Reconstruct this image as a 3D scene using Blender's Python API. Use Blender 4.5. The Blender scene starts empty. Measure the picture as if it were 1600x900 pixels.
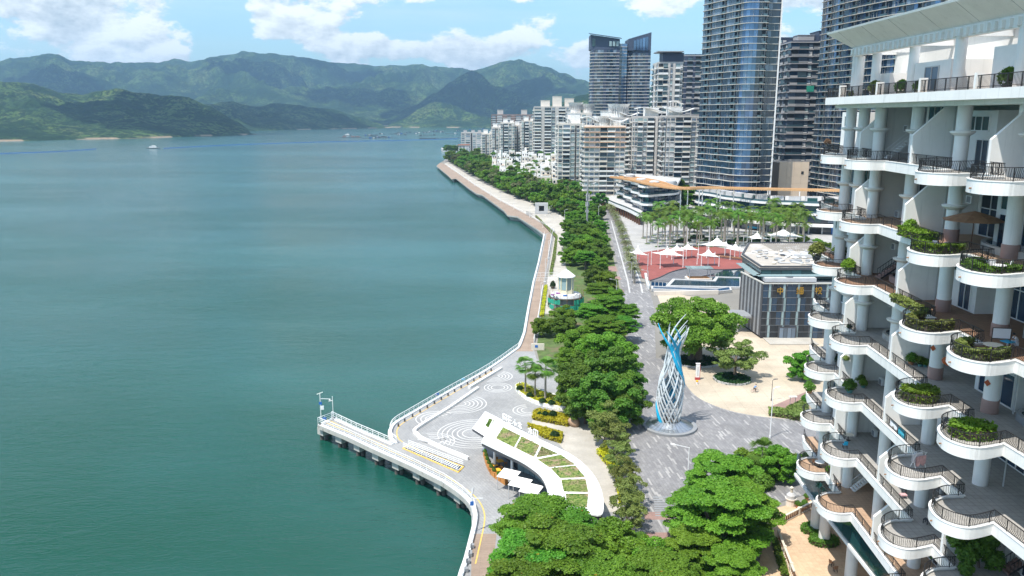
import bpy, bmesh, math, random
import numpy as np
from mathutils import Vector, Matrix, noise
from mathutils.geometry import tessellate_polygon
R = math.radians
rnd = random.Random(7)
S = bpy.context.scene
C = S.collection

# ------------------------------------------------------------------ camera
CAM_H, PITCH, F = 55.0, R(12), 1260.0
cam = bpy.data.cameras.new('camera')
cam.sensor_width = 36.0
cam.lens = F / 1600 * 36
cam.clip_start = 0.5
cam.clip_end = 90000
camo = bpy.data.objects.new('camera', cam)
C.objects.link(camo)
camo.location = (0, 0, CAM_H)
camo.rotation_euler = (R(90) - PITCH, 0, 0)
S.camera = camo
S.view_settings.view_transform = 'Standard'
S.view_settings.look = 'None'
S.view_settings.exposure = 0.56
S.view_settings.gamma = 1.0
S.cycles.max_bounces = 6
S.cycles.volume_bounces = 0
S.cycles.transparent_max_bounces = 6
S.cycles.caustics_reflective = False
S.cycles.caustics_refractive = False

# ------------------------------------------------------------------ sun and sky
SUN_EL = R(65)
SUN_AZ = Vector((-0.74, -0.67, 0)).normalized()
to_sun = Vector((SUN_AZ.x * math.cos(SUN_EL), SUN_AZ.y * math.cos(SUN_EL), math.sin(SUN_EL)))
sl = bpy.data.lights.new('sun', 'SUN')
sl.energy = 4.5
sl.angle = R(0.53)
sl.color = (1.0, 0.95, 0.87)
so = bpy.data.objects.new('sun', sl)
C.objects.link(so)
so.rotation_euler = to_sun.to_track_quat('Z', 'Y').to_euler()

W = bpy.data.worlds.new('World')
S.world = W
W.use_nodes = True


class NT:
    """small node-tree writer"""
    def __init__(s, tree):
        s.t = tree
        s.n = tree.nodes
        s.l = tree.links

    def node(s, typ, **kw):
        n = s.n.new(typ)
        for k, v in kw.items():
            setattr(n, k, v)
        return n

    def put(s, sock, v):
        if hasattr(v, 'is_output') or isinstance(v, bpy.types.NodeSocket):
            s.l.new(v, sock)
        else:
            sock.default_value = v

    def math(s, op, a, b=None, c=None, clamp=False):
        n = s.node('ShaderNodeMath', operation=op, use_clamp=clamp)
        s.put(n.inputs[0], a)
        if b is not None:
            s.put(n.inputs[1], b)
        if c is not None:
            s.put(n.inputs[2], c)
        return n.outputs[0]

    def ramp(s, v, lo, hi, a=0.0, b=1.0, smooth=True):
        n = s.node('ShaderNodeMapRange')
        n.interpolation_type = 'SMOOTHSTEP' if smooth else 'LINEAR'
        s.put(n.inputs[0], v)
        for i, x in enumerate((lo, hi, a, b)):
            s.put(n.inputs[i + 1], x)
        return n.outputs[0]

    def noise(s, vec, scale, detail=4, rough=0.55, dim='3D', dist=0.0):
        n = s.node('ShaderNodeTexNoise', noise_dimensions=dim)
        if vec is not None:
            s.l.new(vec, n.inputs['Vector'])
        n.inputs['Scale'].default_value = scale
        n.inputs['Detail'].default_value = detail
        n.inputs['Roughness'].default_value = rough
        n.inputs['Distortion'].default_value = dist
        return n.outputs[0]

    def mix(s, f, a, b):
        n = s.node('ShaderNodeMix', data_type='RGBA')
        s.put(n.inputs[0], f)
        s.put(n.inputs[6], a)
        s.put(n.inputs[7], b)
        return n.outputs[2]

    def comb(s, x, y, z):
        n = s.node('ShaderNodeCombineXYZ')
        for i, v in enumerate((x, y, z)):
            s.put(n.inputs[i], v)
        return n.outputs[0]

    def sep(s, v):
        n = s.node('ShaderNodeSeparateXYZ')
        s.l.new(v, n.inputs[0])
        return n.outputs


def c4(c):
    return (c[0], c[1], c[2], 1.0)


def build_sky():
    w = NT(W.node_tree)
    w.n.clear()
    out = w.node('ShaderNodeOutputWorld')
    sky = w.node('ShaderNodeTexSky', sky_type='NISHITA')
    sky.sun_disc = False
    sky.sun_elevation = SUN_EL
    sky.sun_rotation = math.atan2(SUN_AZ.x, SUN_AZ.y)
    sky.altitude = 60
    sky.air_density = 1.2
    sky.dust_density = 0.6
    sky.ozone_density = 2.0
    tc = w.node('ShaderNodeTexCoord')
    d = tc.outputs['Generated']
    x, y, z = w.sep(d)
    # azimuth and elevation in degrees: cumulus stand upright along the horizon all round
    az = w.math('MULTIPLY', w.math('ARCTAN2', x, y), 57.2958)
    el = w.math('MULTIPLY', w.math('ARCSINE', z), 57.2958)
    p = w.comb(w.math('MULTIPLY', az, 0.16), w.math('MULTIPLY', el, 0.30), 3.3)
    pu = w.comb(w.math('MULTIPLY', w.math('SUBTRACT', az, 0.3), 0.16), w.math('MULTIPLY', w.math('ADD', el, 0.45), 0.30), 3.3)
    n1 = w.noise(p, 1.25, 10, 0.6)
    n2 = w.noise(pu, 1.25, 10, 0.6)
    big = w.noise(w.comb(w.math('MULTIPLY', az, 0.035), w.math('MULTIPLY', el, 0.08), 1.7), 1.0, 2, 0.5)
    # cloud banks that stand where the photograph shows them: (azimuth, elevation, half widths, weight)
    banks = [(-27, 5.9, 6.0, 3.0, .22), (-31, 8.6, 8, 2.6, .14), (-14.5, 6.4, 4.6, 2.3, .21), (-7, 8.5, 7, 1.0, .24), (-9.5, 4.6, 3, .7, .13),
             (1.2, 6.1, 2.7, 1.3, .27), (-3, 4.2, 5.0, .9, .21), (-2.4, 6.4, 1.2, .8, .12),
             (9.5, 7.7, 3.4, .9, .27), (21.5, 7.2, 4.5, 1.6, .26), (5.3, 4.2, 1.6, 1.5, .22), (30, 8.5, 6, 2.5, .2),
             (-19.8, 6.3, 1.6, 3.2, -.22), (2.5, 9.2, 3.5, .9, -.12), (6.0, 6.2, 1.3, 1.2, -.16), (14.5, 4.8, 2.0, 1.4, -.1)]
    cov = w.math('ADD', n1, w.math('MULTIPLY', w.math('SUBTRACT', big, 0.5), 0.35))
    cov = w.math('ADD', cov, w.ramp(el, 10.5, 20, 0.0, 0.09))
    for a0, e0, sa, se, wt in banks:
        da = w.math('POWER', w.math('ABSOLUTE', w.math('DIVIDE', w.math('SUBTRACT', az, a0), sa)), 2.0)
        de = w.math('POWER', w.math('ABSOLUTE', w.math('DIVIDE', w.math('SUBTRACT', el, e0), se)), 2.0)
        g = w.math('EXPONENT', w.math('MULTIPLY', w.math('ADD', da, de), -1.0))
        cov = w.math('MULTIPLY_ADD', g, wt, cov)
    mask = w.ramp(cov, 0.575, 0.645)
    lit = w.math('MULTIPLY', w.math('SUBTRACT', n1, n2), 5.0)
    thick = w.ramp(cov, 0.62, 0.98)
    shade = w.math('ADD', w.math('SUBTRACT', 0.72, w.math('MULTIPLY', thick, 0.30)), lit, clamp=True)
    cloud = w.mix(shade, (2.9, 3.4, 3.7, 1), (6.7, 6.95, 6.95, 1))
    veil = w.ramp(w.noise(w.comb(w.math('MULTIPLY', az, 0.05), w.math('MULTIPLY', el, 0.5), 8.0), 1.0, 6, 0.6), 0.42, 0.75, 0.0, 0.30)
    tint = w.node('ShaderNodeMix', data_type='RGBA', blend_type='MULTIPLY')
    tint.inputs[0].default_value = 1.0
    w.l.new(sky.outputs[0], tint.inputs[6])
    tint.inputs[7].default_value = (0.70, 0.90, 1.02, 1)
    base = w.mix(veil, tint.outputs[2], (5.4, 5.9, 6.2, 1))
    col = w.mix(mask, base, cloud)
    bg = w.node('ShaderNodeBackground')
    w.l.new(col, bg.inputs[0])
    bg.inputs[1].default_value = 0.15
    w.l.new(bg.outputs[0], out.inputs[0])


build_sky()


# ------------------------------------------------------------------ survey: photograph pixel -> point of the place at height z
CP, SP = math.cos(PITCH), math.sin(PITCH)


def P(px, py, z=0.0):
    u, v = (px - 800) / F, (450 - py) / F
    d = Vector((u, CP + v * SP, -SP + v * CP))
    k = (z - CAM_H) / d.z
    return (d.x * k, d.y * k)


def X(px, y, py=182):
    v = (450 - py) / F
    return (px - 800) / F / (CP + v * SP) * y


def Z(py, y):
    return CAM_H - y * math.tan(PITCH + math.atan((py - 450) / F))


# ------------------------------------------------------------------ materials
M = {}


def mat(name, col, rough=0.7, var=0.12, scale=0.6, metal=0.0, bump=0.0, bscale=8.0, coat=0.0, dirt=None, streak=0.0, spec=0.5):
    m = bpy.data.materials.new(name)
    m.use_nodes = True
    t = NT(m.node_tree)
    b = t.n['Principled BSDF']
    b.inputs['Roughness'].default_value = rough
    b.inputs['Metallic'].default_value = metal
    b.inputs['Specular IOR Level'].default_value = spec
    if coat:
        b.inputs['Coat Weight'].default_value = coat
    g = t.node('ShaderNodeNewGeometry').outputs['Position']
    n = t.noise(g, scale, 5, 0.6)
    f = t.ramp(n, 0.3, 0.7, 1 - var, 1 + var, False)
    if streak:
        mp = t.node('ShaderNodeMapping')
        t.l.new(g, mp.inputs[0])
        mp.inputs[3].default_value = (2.2, 2.2, 0.18)
        n2 = t.noise(mp.outputs[0], 1.0, 6, 0.65)
        f = t.math('MULTIPLY', f, t.ramp(n2, 0.52, 0.78, 1.0, 1.0 - streak))
    vm = t.node('ShaderNodeVectorMath', operation='SCALE')
    vm.inputs[0].default_value = col[:3]
    t.l.new(f, vm.inputs[3])
    c = vm.outputs[0]
    if dirt:
        n3 = t.noise(g, dirt[1], 6, 0.65)
        c = t.mix(t.ramp(n3, dirt[2], dirt[3]), c, c4(dirt[0]))
    t.l.new(c, b.inputs['Base Color'])
    if bump:
        bp = t.node('ShaderNodeBump')
        bp.inputs['Strength'].default_value = bump
        bp.inputs['Distance'].default_value = 0.05
        t.l.new(t.noise(g, bscale, 4, 0.6), bp.inputs['Height'])
        t.l.new(bp.outputs[0], b.inputs['Normal'])
    M[name] = m
    return m


def tiles(name, c1, c2, mortar, bw, bh, rough=0.75, var=0.15, rot=0.0, msize=0.02, squash=1, off=0.5, light=None):
    """paving: brick pattern of stones laid on the ground plane, with stains"""
    m = bpy.data.materials.new(name)
    m.use_nodes = True
    t = NT(m.node_tree)
    b = t.n['Principled BSDF']
    b.inputs['Roughness'].default_value = rough
    g = t.node('ShaderNodeNewGeometry').outputs['Position']
    mp = t.node('ShaderNodeMapping')
    t.l.new(g, mp.inputs[0])
    mp.inputs[2].default_value = (0, 0, rot)
    br = t.node('ShaderNodeTexBrick')
    br.offset = off
    br.squash = squash
    t.l.new(mp.outputs[0], br.inputs['Vector'])
    br.inputs['Scale'].default_value = 1.0
    br.inputs['Brick Width'].default_value = bw
    br.inputs['Row Height'].default_value = bh
    br.inputs['Mortar Size'].default_value = msize
    br.inputs['Bias'].default_value = 0.0
    br.inputs['Color1'].default_value = c4(c1)
    br.inputs['Color2'].default_value = c4(c2)
    br.inputs['Mortar'].default_value = c4(mortar)
    c = br.outputs[0]
    if light:      # scattered pale stones
        br2 = t.node('ShaderNodeTexBrick')
        br2.offset = 0.37
        t.l.new(mp.outputs[0], br2.inputs['Vector'])
        br2.inputs['Scale'].default_value = 1.0
        br2.inputs['Brick Width'].default_value = light[1]
        br2.inputs['Row Height'].default_value = light[2]
        br2.inputs['Mortar Size'].default_value = 0.0
        br2.inputs['Color1'].default_value = (0, 0, 0, 1)
        br2.inputs['Color2'].default_value = (1, 1, 1, 1)
        c = t.mix(t.ramp(br2.outputs[0], light[3], light[3] + 0.06), c, c4(light[0]))
    n = t.noise(g, 0.12, 6, 0.6)
    n2 = t.noise(g, 2.5, 4, 0.6)
    f = t.math('MULTIPLY', t.ramp(n, 0.3, 0.7, 1 - var, 1 + var * 0.6), t.ramp(n2, 0.25, 0.75, 0.92, 1.06))
    vm = t.node('ShaderNodeVectorMath', operation='SCALE')
    t.l.new(c, vm.inputs[0])
    t.l.new(f, vm.inputs[3])
    t.l.new(vm.outputs[0], b.inputs['Base Color'])
    M[name] = m
    return m


def leafmat(name, c1, c2, trans=0.35, c3=None):
    m = bpy.data.materials.new(name)
    m.use_nodes = True
    t = NT(m.node_tree)
    b = t.n['Principled BSDF']
    g = t.node('ShaderNodeNewGeometry')
    oi = t.node('ShaderNodeObjectInfo')
    r = g.outputs['Random Per Island']
    n = t.noise(g.outputs['Position'], 0.22, 3, 0.6)
    f = t.math('ADD', t.math('MULTIPLY', r, 0.55), t.math('MULTIPLY', t.ramp(n, 0.3, 0.7), 0.45))
    c = t.mix(f, c4(c1), c4(c2))
    if c3:
        c = t.mix(t.ramp(r, 0.9975, 0.998), c, c4(c3))
    hs = t.node('ShaderNodeHueSaturation')
    t.put(hs.inputs['Hue'], t.math('ADD', 0.5, t.math('MULTIPLY', t.math('SUBTRACT', oi.outputs['Random'], 0.5), 0.05)))
    t.put(hs.inputs['Value'], t.math('ADD', 0.78, t.math('MULTIPLY', oi.outputs['Random'], 0.44)))
    t.l.new(c, hs.inputs['Color'])
    b.inputs['Roughness'].default_value = 0.5
    b.inputs['Specular IOR Level'].default_value = 0.25
    t.l.new(hs.outputs[0], b.inputs['Base Color'])
    tr = t.node('ShaderNodeBsdfTranslucent')
    t.l.new(hs.outputs[0], tr.inputs[0])
    mx = t.node('ShaderNodeMixShader')
    mx.inputs[0].default_value = trans
    t.l.new(b.outputs[0], mx.inputs[1])
    t.l.new(tr.outputs[0], mx.inputs[2])
    t.l.new(mx.outputs[0], t.n['Material Output'].inputs[0])
    M[name] = m
    return m


def glassmat(name, col, rough=0.06, spec=0.9, var=0.35, metal=0.0):
    """coated facade glass: dark body, sharp reflection, each pane a little different"""
    m = bpy.data.materials.new(name)
    m.use_nodes = True
    t = NT(m.node_tree)
    b = t.n['Principled BSDF']
    g = t.node('ShaderNodeNewGeometry')
    oi = t.node('ShaderNodeObjectInfo')
    r = t.math('FRACT', t.math('ADD', g.outputs['Random Per Island'], oi.outputs['Random']))
    vm = t.node('ShaderNodeVectorMath', operation='SCALE')
    vm.inputs[0].default_value = col[:3]
    t.l.new(t.ramp(r, 0, 1, 1 - var, 1 + var, False), vm.inputs[3])
    t.l.new(vm.outputs[0], b.inputs['Base Color'])
    b.inputs['Roughness'].default_value = rough
    b.inputs['Specular IOR Level'].default_value = spec
    b.inputs['Metallic'].default_value = metal
    M[name] = m
    return m


mat('white_wall', (0.80, 0.79, 0.765), 0.6, 0.06, 0.5, streak=0.16)
mat('white_fascia', (0.82, 0.81, 0.785), 0.55, 0.05, 0.5, streak=0.26)
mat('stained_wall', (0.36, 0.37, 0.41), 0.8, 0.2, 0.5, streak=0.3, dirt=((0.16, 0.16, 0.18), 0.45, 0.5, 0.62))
mat('white_metal', (0.80, 0.80, 0.79), 0.4, 0.03)
mat('cream_wall', (0.66, 0.60, 0.50), 0.7, 0.08, 0.3, streak=0.15)
mat('cream_paint', (0.74, 0.66, 0.46), 0.6, 0.05)
mat('roof_white', (0.80, 0.80, 0.785), 0.6, 0.05, 0.4, dirt=((0.5, 0.5, 0.47), 0.3, 0.54, 0.78))
mat('grey_wall', (0.40, 0.39, 0.39), 0.7, 0.08, 0.2, streak=0.1)
mat('pale_wall', (0.72, 0.655, 0.58), 0.7, 0.08, 0.2, streak=0.12)
mat('mid_grey_wall', (0.52, 0.49, 0.46), 0.7, 0.08, 0.2, streak=0.12)
mat('navy_wall', (0.045, 0.06, 0.10), 0.5, 0.1, 0.2)
mat('brown_wall', (0.22, 0.15, 0.13), 0.7, 0.1, 0.2)
mat('beige_stone', (0.60, 0.48, 0.36), 0.6, 0.06, 0.1)
mat('slab_edge', (0.54, 0.52, 0.47), 0.5, 0.05, 0.2)
mat('terracotta', (0.42, 0.20, 0.10), 0.7, 0.15)
mat('peach_trim', (0.60, 0.38, 0.25), 0.7, 0.1)
mat('dark_metal', (0.022, 0.021, 0.022), 0.45, 0.15)
mat('dark_grey', (0.06, 0.062, 0.07), 0.5, 0.15)
mat('mid_grey', (0.25, 0.26, 0.27), 0.6, 0.1)
mat('light_grey', (0.48, 0.48, 0.48), 0.6, 0.1)
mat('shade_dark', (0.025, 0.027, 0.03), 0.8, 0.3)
mat('concrete', (0.45, 0.43, 0.39), 0.85, 0.15, 0.5, dirt=((0.2, 0.19, 0.17), 0.5, 0.55, 0.75))
mat('wet_concrete', (0.10, 0.09, 0.08), 0.8, 0.3, 0.6)
mat('soil', (0.10, 0.075, 0.05), 0.95, 0.3)
mat('land', (0.22, 0.21, 0.19), 0.9, 0.2, 0.02)
mat('trunk_bark', (0.13, 0.10, 0.075), 0.9, 0.3, 3, bump=0.5)
mat('palm_bark', (0.33, 0.29, 0.24), 0.85, 0.2, 2)
mat('orange_wood', (0.50, 0.21, 0.05), 0.6, 0.15, 2)
mat('dark_wood', (0.12, 0.05, 0.025), 0.6, 0.2, 2)
mat('trellis_wood', (0.62, 0.36, 0.17), 0.65, 0.10, 1)
mat('canvas', (0.83, 0.81, 0.77), 0.8, 0.04, 0.5)
mat('yellow_paint', (0.72, 0.45, 0.09), 0.7, 0.12, 1.5)
mat('orange_cloth', (0.85, 0.42, 0.03), 0.7, 0.05)
mat('red_paint', (0.42, 0.06, 0.06), 0.55, 0.08)
mat('blue_paint', (0.03, 0.14, 0.45), 0.45, 0.06)
mat('sky_blue', (0.02, 0.42, 0.68), 0.35, 0.06)
mat('silver_tube', (0.62, 0.66, 0.68), 0.35, 0.06, metal=0.25)
mat('steel_panel', (0.50, 0.53, 0.56), 0.28, 0.10, metal=0.85)
mat('gold', (0.48, 0.28, 0.05), 0.35, 0.1, metal=0.6)
mat('roof_beige', (0.40, 0.365, 0.32), 0.8, 0.10, 0.4, dirt=((0.60, 0.58, 0.55), 0.25, 0.55, 0.65))
mat('pool_water', (0.008, 0.03, 0.045), 0.06, 0.2, spec=0.7)
mat('blue_pool', (0.01, 0.06, 0.14), 0.06, 0.2, spec=0.7)
mat('pink_stone', (0.36, 0.24, 0.21), 0.5, 0.12)
mat('lawn', (0.075, 0.12, 0.03), 0.95, 0.35, 0.5, dirt=((0.16, 0.12, 0.07), 0.15, 0.5, 0.7), bump=.5)
mat('net_green', (0.02, 0.30, 0.20), 0.8, 0.25, 2)
mat('rust', (0.28, 0.15, 0.08), 0.8, 0.25, 2)
mat('pebble', (0.26, 0.26, 0.27), 0.9, 0.2, 1)
mat('boulder', (0.36, 0.24, 0.16), 0.85, 0.3, 0.8, bump=0.4)
mat('skin', (0.45, 0.28, 0.20), 0.6, 0.03)
mat('hair', (0.02, 0.018, 0.016), 0.6, 0.1)
mat('shirt_blue', (0.08, 0.30, 0.62), 0.8, 0.05)
mat('trousers', (0.09, 0.09, 0.10), 0.8, 0.05)
mat('cloth_white', (0.75, 0.75, 0.78), 0.85, 0.05)
mat('cloth_pink', (0.60, 0.36, 0.36), 0.85, 0.25, 4)
mat('cloth_teal', (0.05, 0.40, 0.52), 0.85, 0.3, 4)
mat('cloth_mauve', (0.38, 0.32, 0.34), 0.85, 0.1)
mat('purple', (0.25, 0.08, 0.28), 0.8, 0.1)
mat('rubber', (0.015, 0.015, 0.015), 0.8, 0.1)
mat('roof_red', (0.36, 0.13, 0.07), 0.8, 0.1)
mat('raft_dark', (0.09, 0.12, 0.13), 0.8, 0.4, 0.05)
mat('raft_light', (0.35, 0.36, 0.35), 0.8, 0.3, 0.05)
mat('pot_teal', (0.10, 0.28, 0.28), 0.4, 0.1)
glassmat('glass_blue', (0.10, 0.17, 0.29), 0.05, 1.0, 0.35, 0.55)
glassmat('glass_dark', (0.018, 0.042, 0.075), 0.06, 0.8)
glassmat('glass_grey', (0.13, 0.17, 0.22), 0.15, 0.7, 0.5, 0.2)
glassmat('glass_teal', (0.02, 0.075, 0.075), 0.06, 0.7)
glassmat('glass_pale', (0.24, 0.32, 0.33), 0.15, 0.6, 0.3)
glassmat('window_glass', (0.07, 0.09, 0.11), 0.08, 0.7, 0.7)
glassmat('rail_glass', (0.055, 0.10, 0.12), 0.1, 0.7, 0.3)
leafmat('leaf_bright', (0.065, 0.17, 0.014), (0.21, 0.37, 0.035))
leafmat('leaf_mid', (0.05, 0.13, 0.014), (0.16, 0.28, 0.035))
leafmat('leaf_flame', (0.06, 0.17, 0.016), (0.185, 0.36, 0.035), 0.4, (0.40, 0.16, 0.02))
leafmat('leaf_olive', (0.11, 0.16, 0.035), (0.26, 0.31, 0.08))
leafmat('leaf_dark', (0.012, 0.045, 0.012), (0.035, 0.095, 0.022))
leafmat('leaf_yellow', (0.36, 0.40, 0.02), (0.66, 0.64, 0.03))
leafmat('leaf_palm', (0.05, 0.135, 0.015), (0.17, 0.28, 0.035))
leafmat('leaf_datepalm', (0.12, 0.15, 0.06), (0.24, 0.26, 0.11))
leafmat('grass_leaf', (0.05, 0.12, 0.015), (0.12, 0.20, 0.03))
leafmat('flower_red', (0.40, 0.05, 0.03), (0.55, 0.12, 0.06))
leafmat('dry_frond', (0.20, 0.14, 0.07), (0.30, 0.22, 0.12))
tiles('plaza_stone', (0.315, 0.315, 0.31), (0.275, 0.275, 0.275), (0.20, 0.20, 0.20), 0.9, 0.45, rot=R(62))
tiles('pale_path', (0.46, 0.43, 0.38), (0.42, 0.39, 0.34), (0.42, 0.38, 0.33), 1.8, 1.2)
tiles('beige_plaza_stone', (0.50, 0.425, 0.325), (0.455, 0.385, 0.295), (0.34, 0.285, 0.22), 3.2, 3.2, off=0.0, msize=0.03)
tiles('road_stone', (0.25, 0.245, 0.245), (0.19, 0.185, 0.19), (0.14, 0.14, 0.14), 1.1, 0.5, rot=R(84), light=((0.36, 0.35, 0.34), 2.3, 0.30, 0.90))
tiles('grove_stone', (0.42, 0.41, 0.40), (0.36, 0.355, 0.35), (0.28, 0.28, 0.28), 2.4, 1.2)
tiles('red_paving', (0.30, 0.085, 0.07), (0.25, 0.07, 0.06), (0.19, 0.06, 0.05), 0.8, 0.8, off=0.0)
tiles('deck_wood', (0.34, 0.255, 0.195), (0.29, 0.215, 0.16), (0.15, 0.11, 0.085), 4.0, 0.22, msize=0.015)
tiles('court_tile', (0.60, 0.44, 0.29), (0.54, 0.38, 0.25), (0.45, 0.33, 0.22), 0.7, 0.7, off=0.0)
tiles('floor_brown', (0.30, 0.17, 0.10), (0.25, 0.14, 0.085), (0.16, 0.10, 0.07), 0.4, 0.4, off=0.0)
tiles('floor_tan', (0.44, 0.30, 0.20), (0.40, 0.27, 0.18), (0.3, 0.2, 0.14), 0.5, 0.5, off=0.0)
tiles('floor_grey', (0.38, 0.36, 0.335), (0.34, 0.325, 0.30), (0.24, 0.23, 0.22), 0.6, 0.6, off=0.0)
tiles('stack_stone', (0.19, 0.19, 0.20), (0.12, 0.12, 0.13), (0.04, 0.04, 0.045), 1.4, 0.7, msize=0.06)
tiles('brick_pink', (0.32, 0.20, 0.17), (0.27, 0.17, 0.15), (0.2, 0.15, 0.13), 1.2, 0.6)


# ------------------------------------------------------------------ mesh writer
class MB:
    """collects faces; build() links them as ONE mesh object"""
    def __init__(s):
        s.v, s.f, s.m, s.mats = [], [], [], []

    def mi(s, m):
        if m not in s.mats:
            s.mats.append(m)
        return s.mats.index(m)

    def add(s, vs, fs, m):
        o = len(s.v)
        s.v.extend(vs)
        k = s.mi(m)
        for f in fs:
            s.f.append([o + i for i in f])
            s.m.append(k)

    def box(s, c, size, m, rz=0.0):
        hx, hy, hz = size[0] / 2, size[1] / 2, size[2] / 2
        ca, sa = math.cos(rz), math.sin(rz)
        vs = []
        for dz in (-hz, hz):
            for dx, dy in ((-hx, -hy), (hx, -hy), (hx, hy), (-hx, hy)):
                vs.append((c[0] + dx * ca - dy * sa, c[1] + dx * sa + dy * ca, c[2] + dz))
        s.add(vs, [(3, 2, 1, 0), (4, 5, 6, 7), (0, 1, 5, 4), (1, 2, 6, 5), (2, 3, 7, 6), (3, 0, 4, 7)], m)
        return s

    def bar(s, a, b, w, h, m):
        """box from a to b, w wide (horizontal), h high, a/b at its axis"""
        a, b = Vector(a), Vector(b)
        d = b - a
        L = d.length
        if L < 1e-6:
            return s
        d /= L
        side = d.cross(Vector((0, 0, 1)))
        side = Vector((1, 0, 0)) if side.length < 1e-4 else side.normalized()
        up = side.cross(d)
        vs = []
        for p in (a, b):
            for i, j in ((-1, -1), (1, -1), (1, 1), (-1, 1)):
                vs.append(tuple(p + side * (i * w / 2) + up * (j * h / 2)))
        s.add(vs, [(0, 1, 2, 3), (7, 6, 5, 4), (0, 4, 5, 1), (1, 5, 6, 2), (2, 6, 7, 3), (3, 7, 4, 0)], m)
        return s

    def prism(s, poly, z0, z1, m, mtop=None, bottom=True):
        n = len(poly)
        a = sum(poly[i][0] * poly[(i + 1) % n][1] - poly[(i + 1) % n][0] * poly[i][1] for i in range(n))
        if a < 0:
            poly = poly[::-1]
        vs = [(p[0], p[1], z0) for p in poly] + [(p[0], p[1], z1) for p in poly]
        s.add(vs, [(i, (i + 1) % n, n + (i + 1) % n, n + i) for i in range(n)], m)
        tri = tessellate_polygon([[Vector((p[0], p[1], 0)) for p in poly]])
        top, bot = [], []
        for t in tri:
            p, q, r = [poly[i] for i in t]
            if (q[0] - p[0]) * (r[1] - p[1]) - (q[1] - p[1]) * (r[0] - p[0]) < 0:
                t = t[::-1]
            top.append(tuple(t))
            bot.append(tuple(t[::-1]))
        s.add([(p[0], p[1], z1) for p in poly], top, mtop or m)
        if bottom:
            s.add([(p[0], p[1], z0) for p in poly], bot, m)
        return s

    def sheet(s, poly, z, m):
        tri = tessellate_polygon([[Vector((p[0], p[1], 0)) for p in poly]])
        fs = []
        for t in tri:
            p, q, r = [poly[i] for i in t]
            if (q[0] - p[0]) * (r[1] - p[1]) - (q[1] - p[1]) * (r[0] - p[0]) < 0:
                t = t[::-1]
            fs.append(tuple(t))
        s.add([(p[0], p[1], z) for p in poly], fs, m)
        return s

    def strip(s, path, w, z0, z1, m, closed=False):
        """wall of width w that follows a ground path, from z0 to z1"""
        L, Rr = offset(path, w / 2, closed), offset(path, -w / 2, closed)
        n = len(path)
        vs = [(p[0], p[1], z0) for p in L] + [(p[0], p[1], z1) for p in L] + [(p[0], p[1], z0) for p in Rr] + [(p[0], p[1], z1) for p in Rr]
        fs = []
        for i in range(n if closed else n - 1):
            j = (i + 1) % n
            fs += [(i, n + i, n + j, j), (2 * n + i, 2 * n + j, 3 * n + j, 3 * n + i), (n + i, 3 * n + i, 3 * n + j, n + j), (i, j, 2 * n + j, 2 * n + i)]
        if not closed:
            fs += [(0, 2 * n, 3 * n, n), (n - 1, 2 * n - 1, 4 * n - 1, 3 * n - 1)]
        s.add(vs, fs, m)
        return s

    def tube(s, path, r, m, n=6, cap=True):
        path = [Vector(p) for p in path]
        rs = r if isinstance(r, (list, tuple)) else [r] * len(path)
        rings = []
        ref = None
        for i, p in enumerate(path):
            d = (path[min(i + 1, len(path) - 1)] - path[max(i - 1, 0)]).normalized()
            if ref is None:
                ref = Vector((1, 0, 0)) if abs(d.x) < 0.9 else Vector((0, 1, 0))
            a = (ref - d * ref.dot(d)).normalized()
            b = d.cross(a)
            ref = a
            rings.append([tuple(p + (a * math.cos(2 * math.pi * k / n) + b * math.sin(2 * math.pi * k / n)) * rs[i]) for k in range(n)])
        vs = [v for q in rings for v in q]
        fs = []
        for i in range(len(path) - 1):
            for k in range(n):
                fs.append((i * n + k, i * n + (k + 1) % n, (i + 1) * n + (k + 1) % n, (i + 1) * n + k))
        if cap:
            fs.append(tuple(range(n))[::-1])
            fs.append(tuple((len(path) - 1) * n + k for k in range(n)))
        s.add(vs, fs, m)
        return s

    def lathe(s, c, prof, m, n=16):
        """profile of (radius, z) turned about the upright axis at c"""
        vs = []
        for r, z in prof:
            for k in range(n):
                vs.append((c[0] + r * math.cos(2 * math.pi * k / n), c[1] + r * math.sin(2 * math.pi * k / n), c[2] + z))
        fs = []
        for i in range(len(prof) - 1):
            for k in range(n):
                fs.append((i * n + k, i * n + (k + 1) % n, (i + 1) * n + (k + 1) % n, (i + 1) * n + k))
        if prof[0][0] > 1e-4:
            fs.append(tuple(range(n))[::-1])
        if prof[-1][0] > 1e-4:
            fs.append(tuple((len(prof) - 1) * n + k for k in range(n)))
        s.add(vs, fs, m)
        return s

    def mesh(s, name, smooth=False):
        me = bpy.data.meshes.new(name)
        me.from_pydata([tuple(v) for v in s.v], [], s.f)
        for m in s.mats:
            me.materials.append(M[m])
        if len(s.mats) > 1:
            me.polygons.foreach_set('material_index', s.m)
        if smooth:
            me.shade_smooth()
            me.set_sharp_from_angle(angle=R(40))
        me.update()
        return me

    def build(s, name, parent=None, smooth=False, kind=None):
        return link(name, s.mesh(name, smooth), parent, kind)


def link(name, me, parent=None, kind=None):
    o = bpy.data.objects.new(name, me)
    C.objects.link(o)
    if parent is not None:
        o.parent = parent
    if kind:
        o['kind'] = kind
    return o


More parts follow.
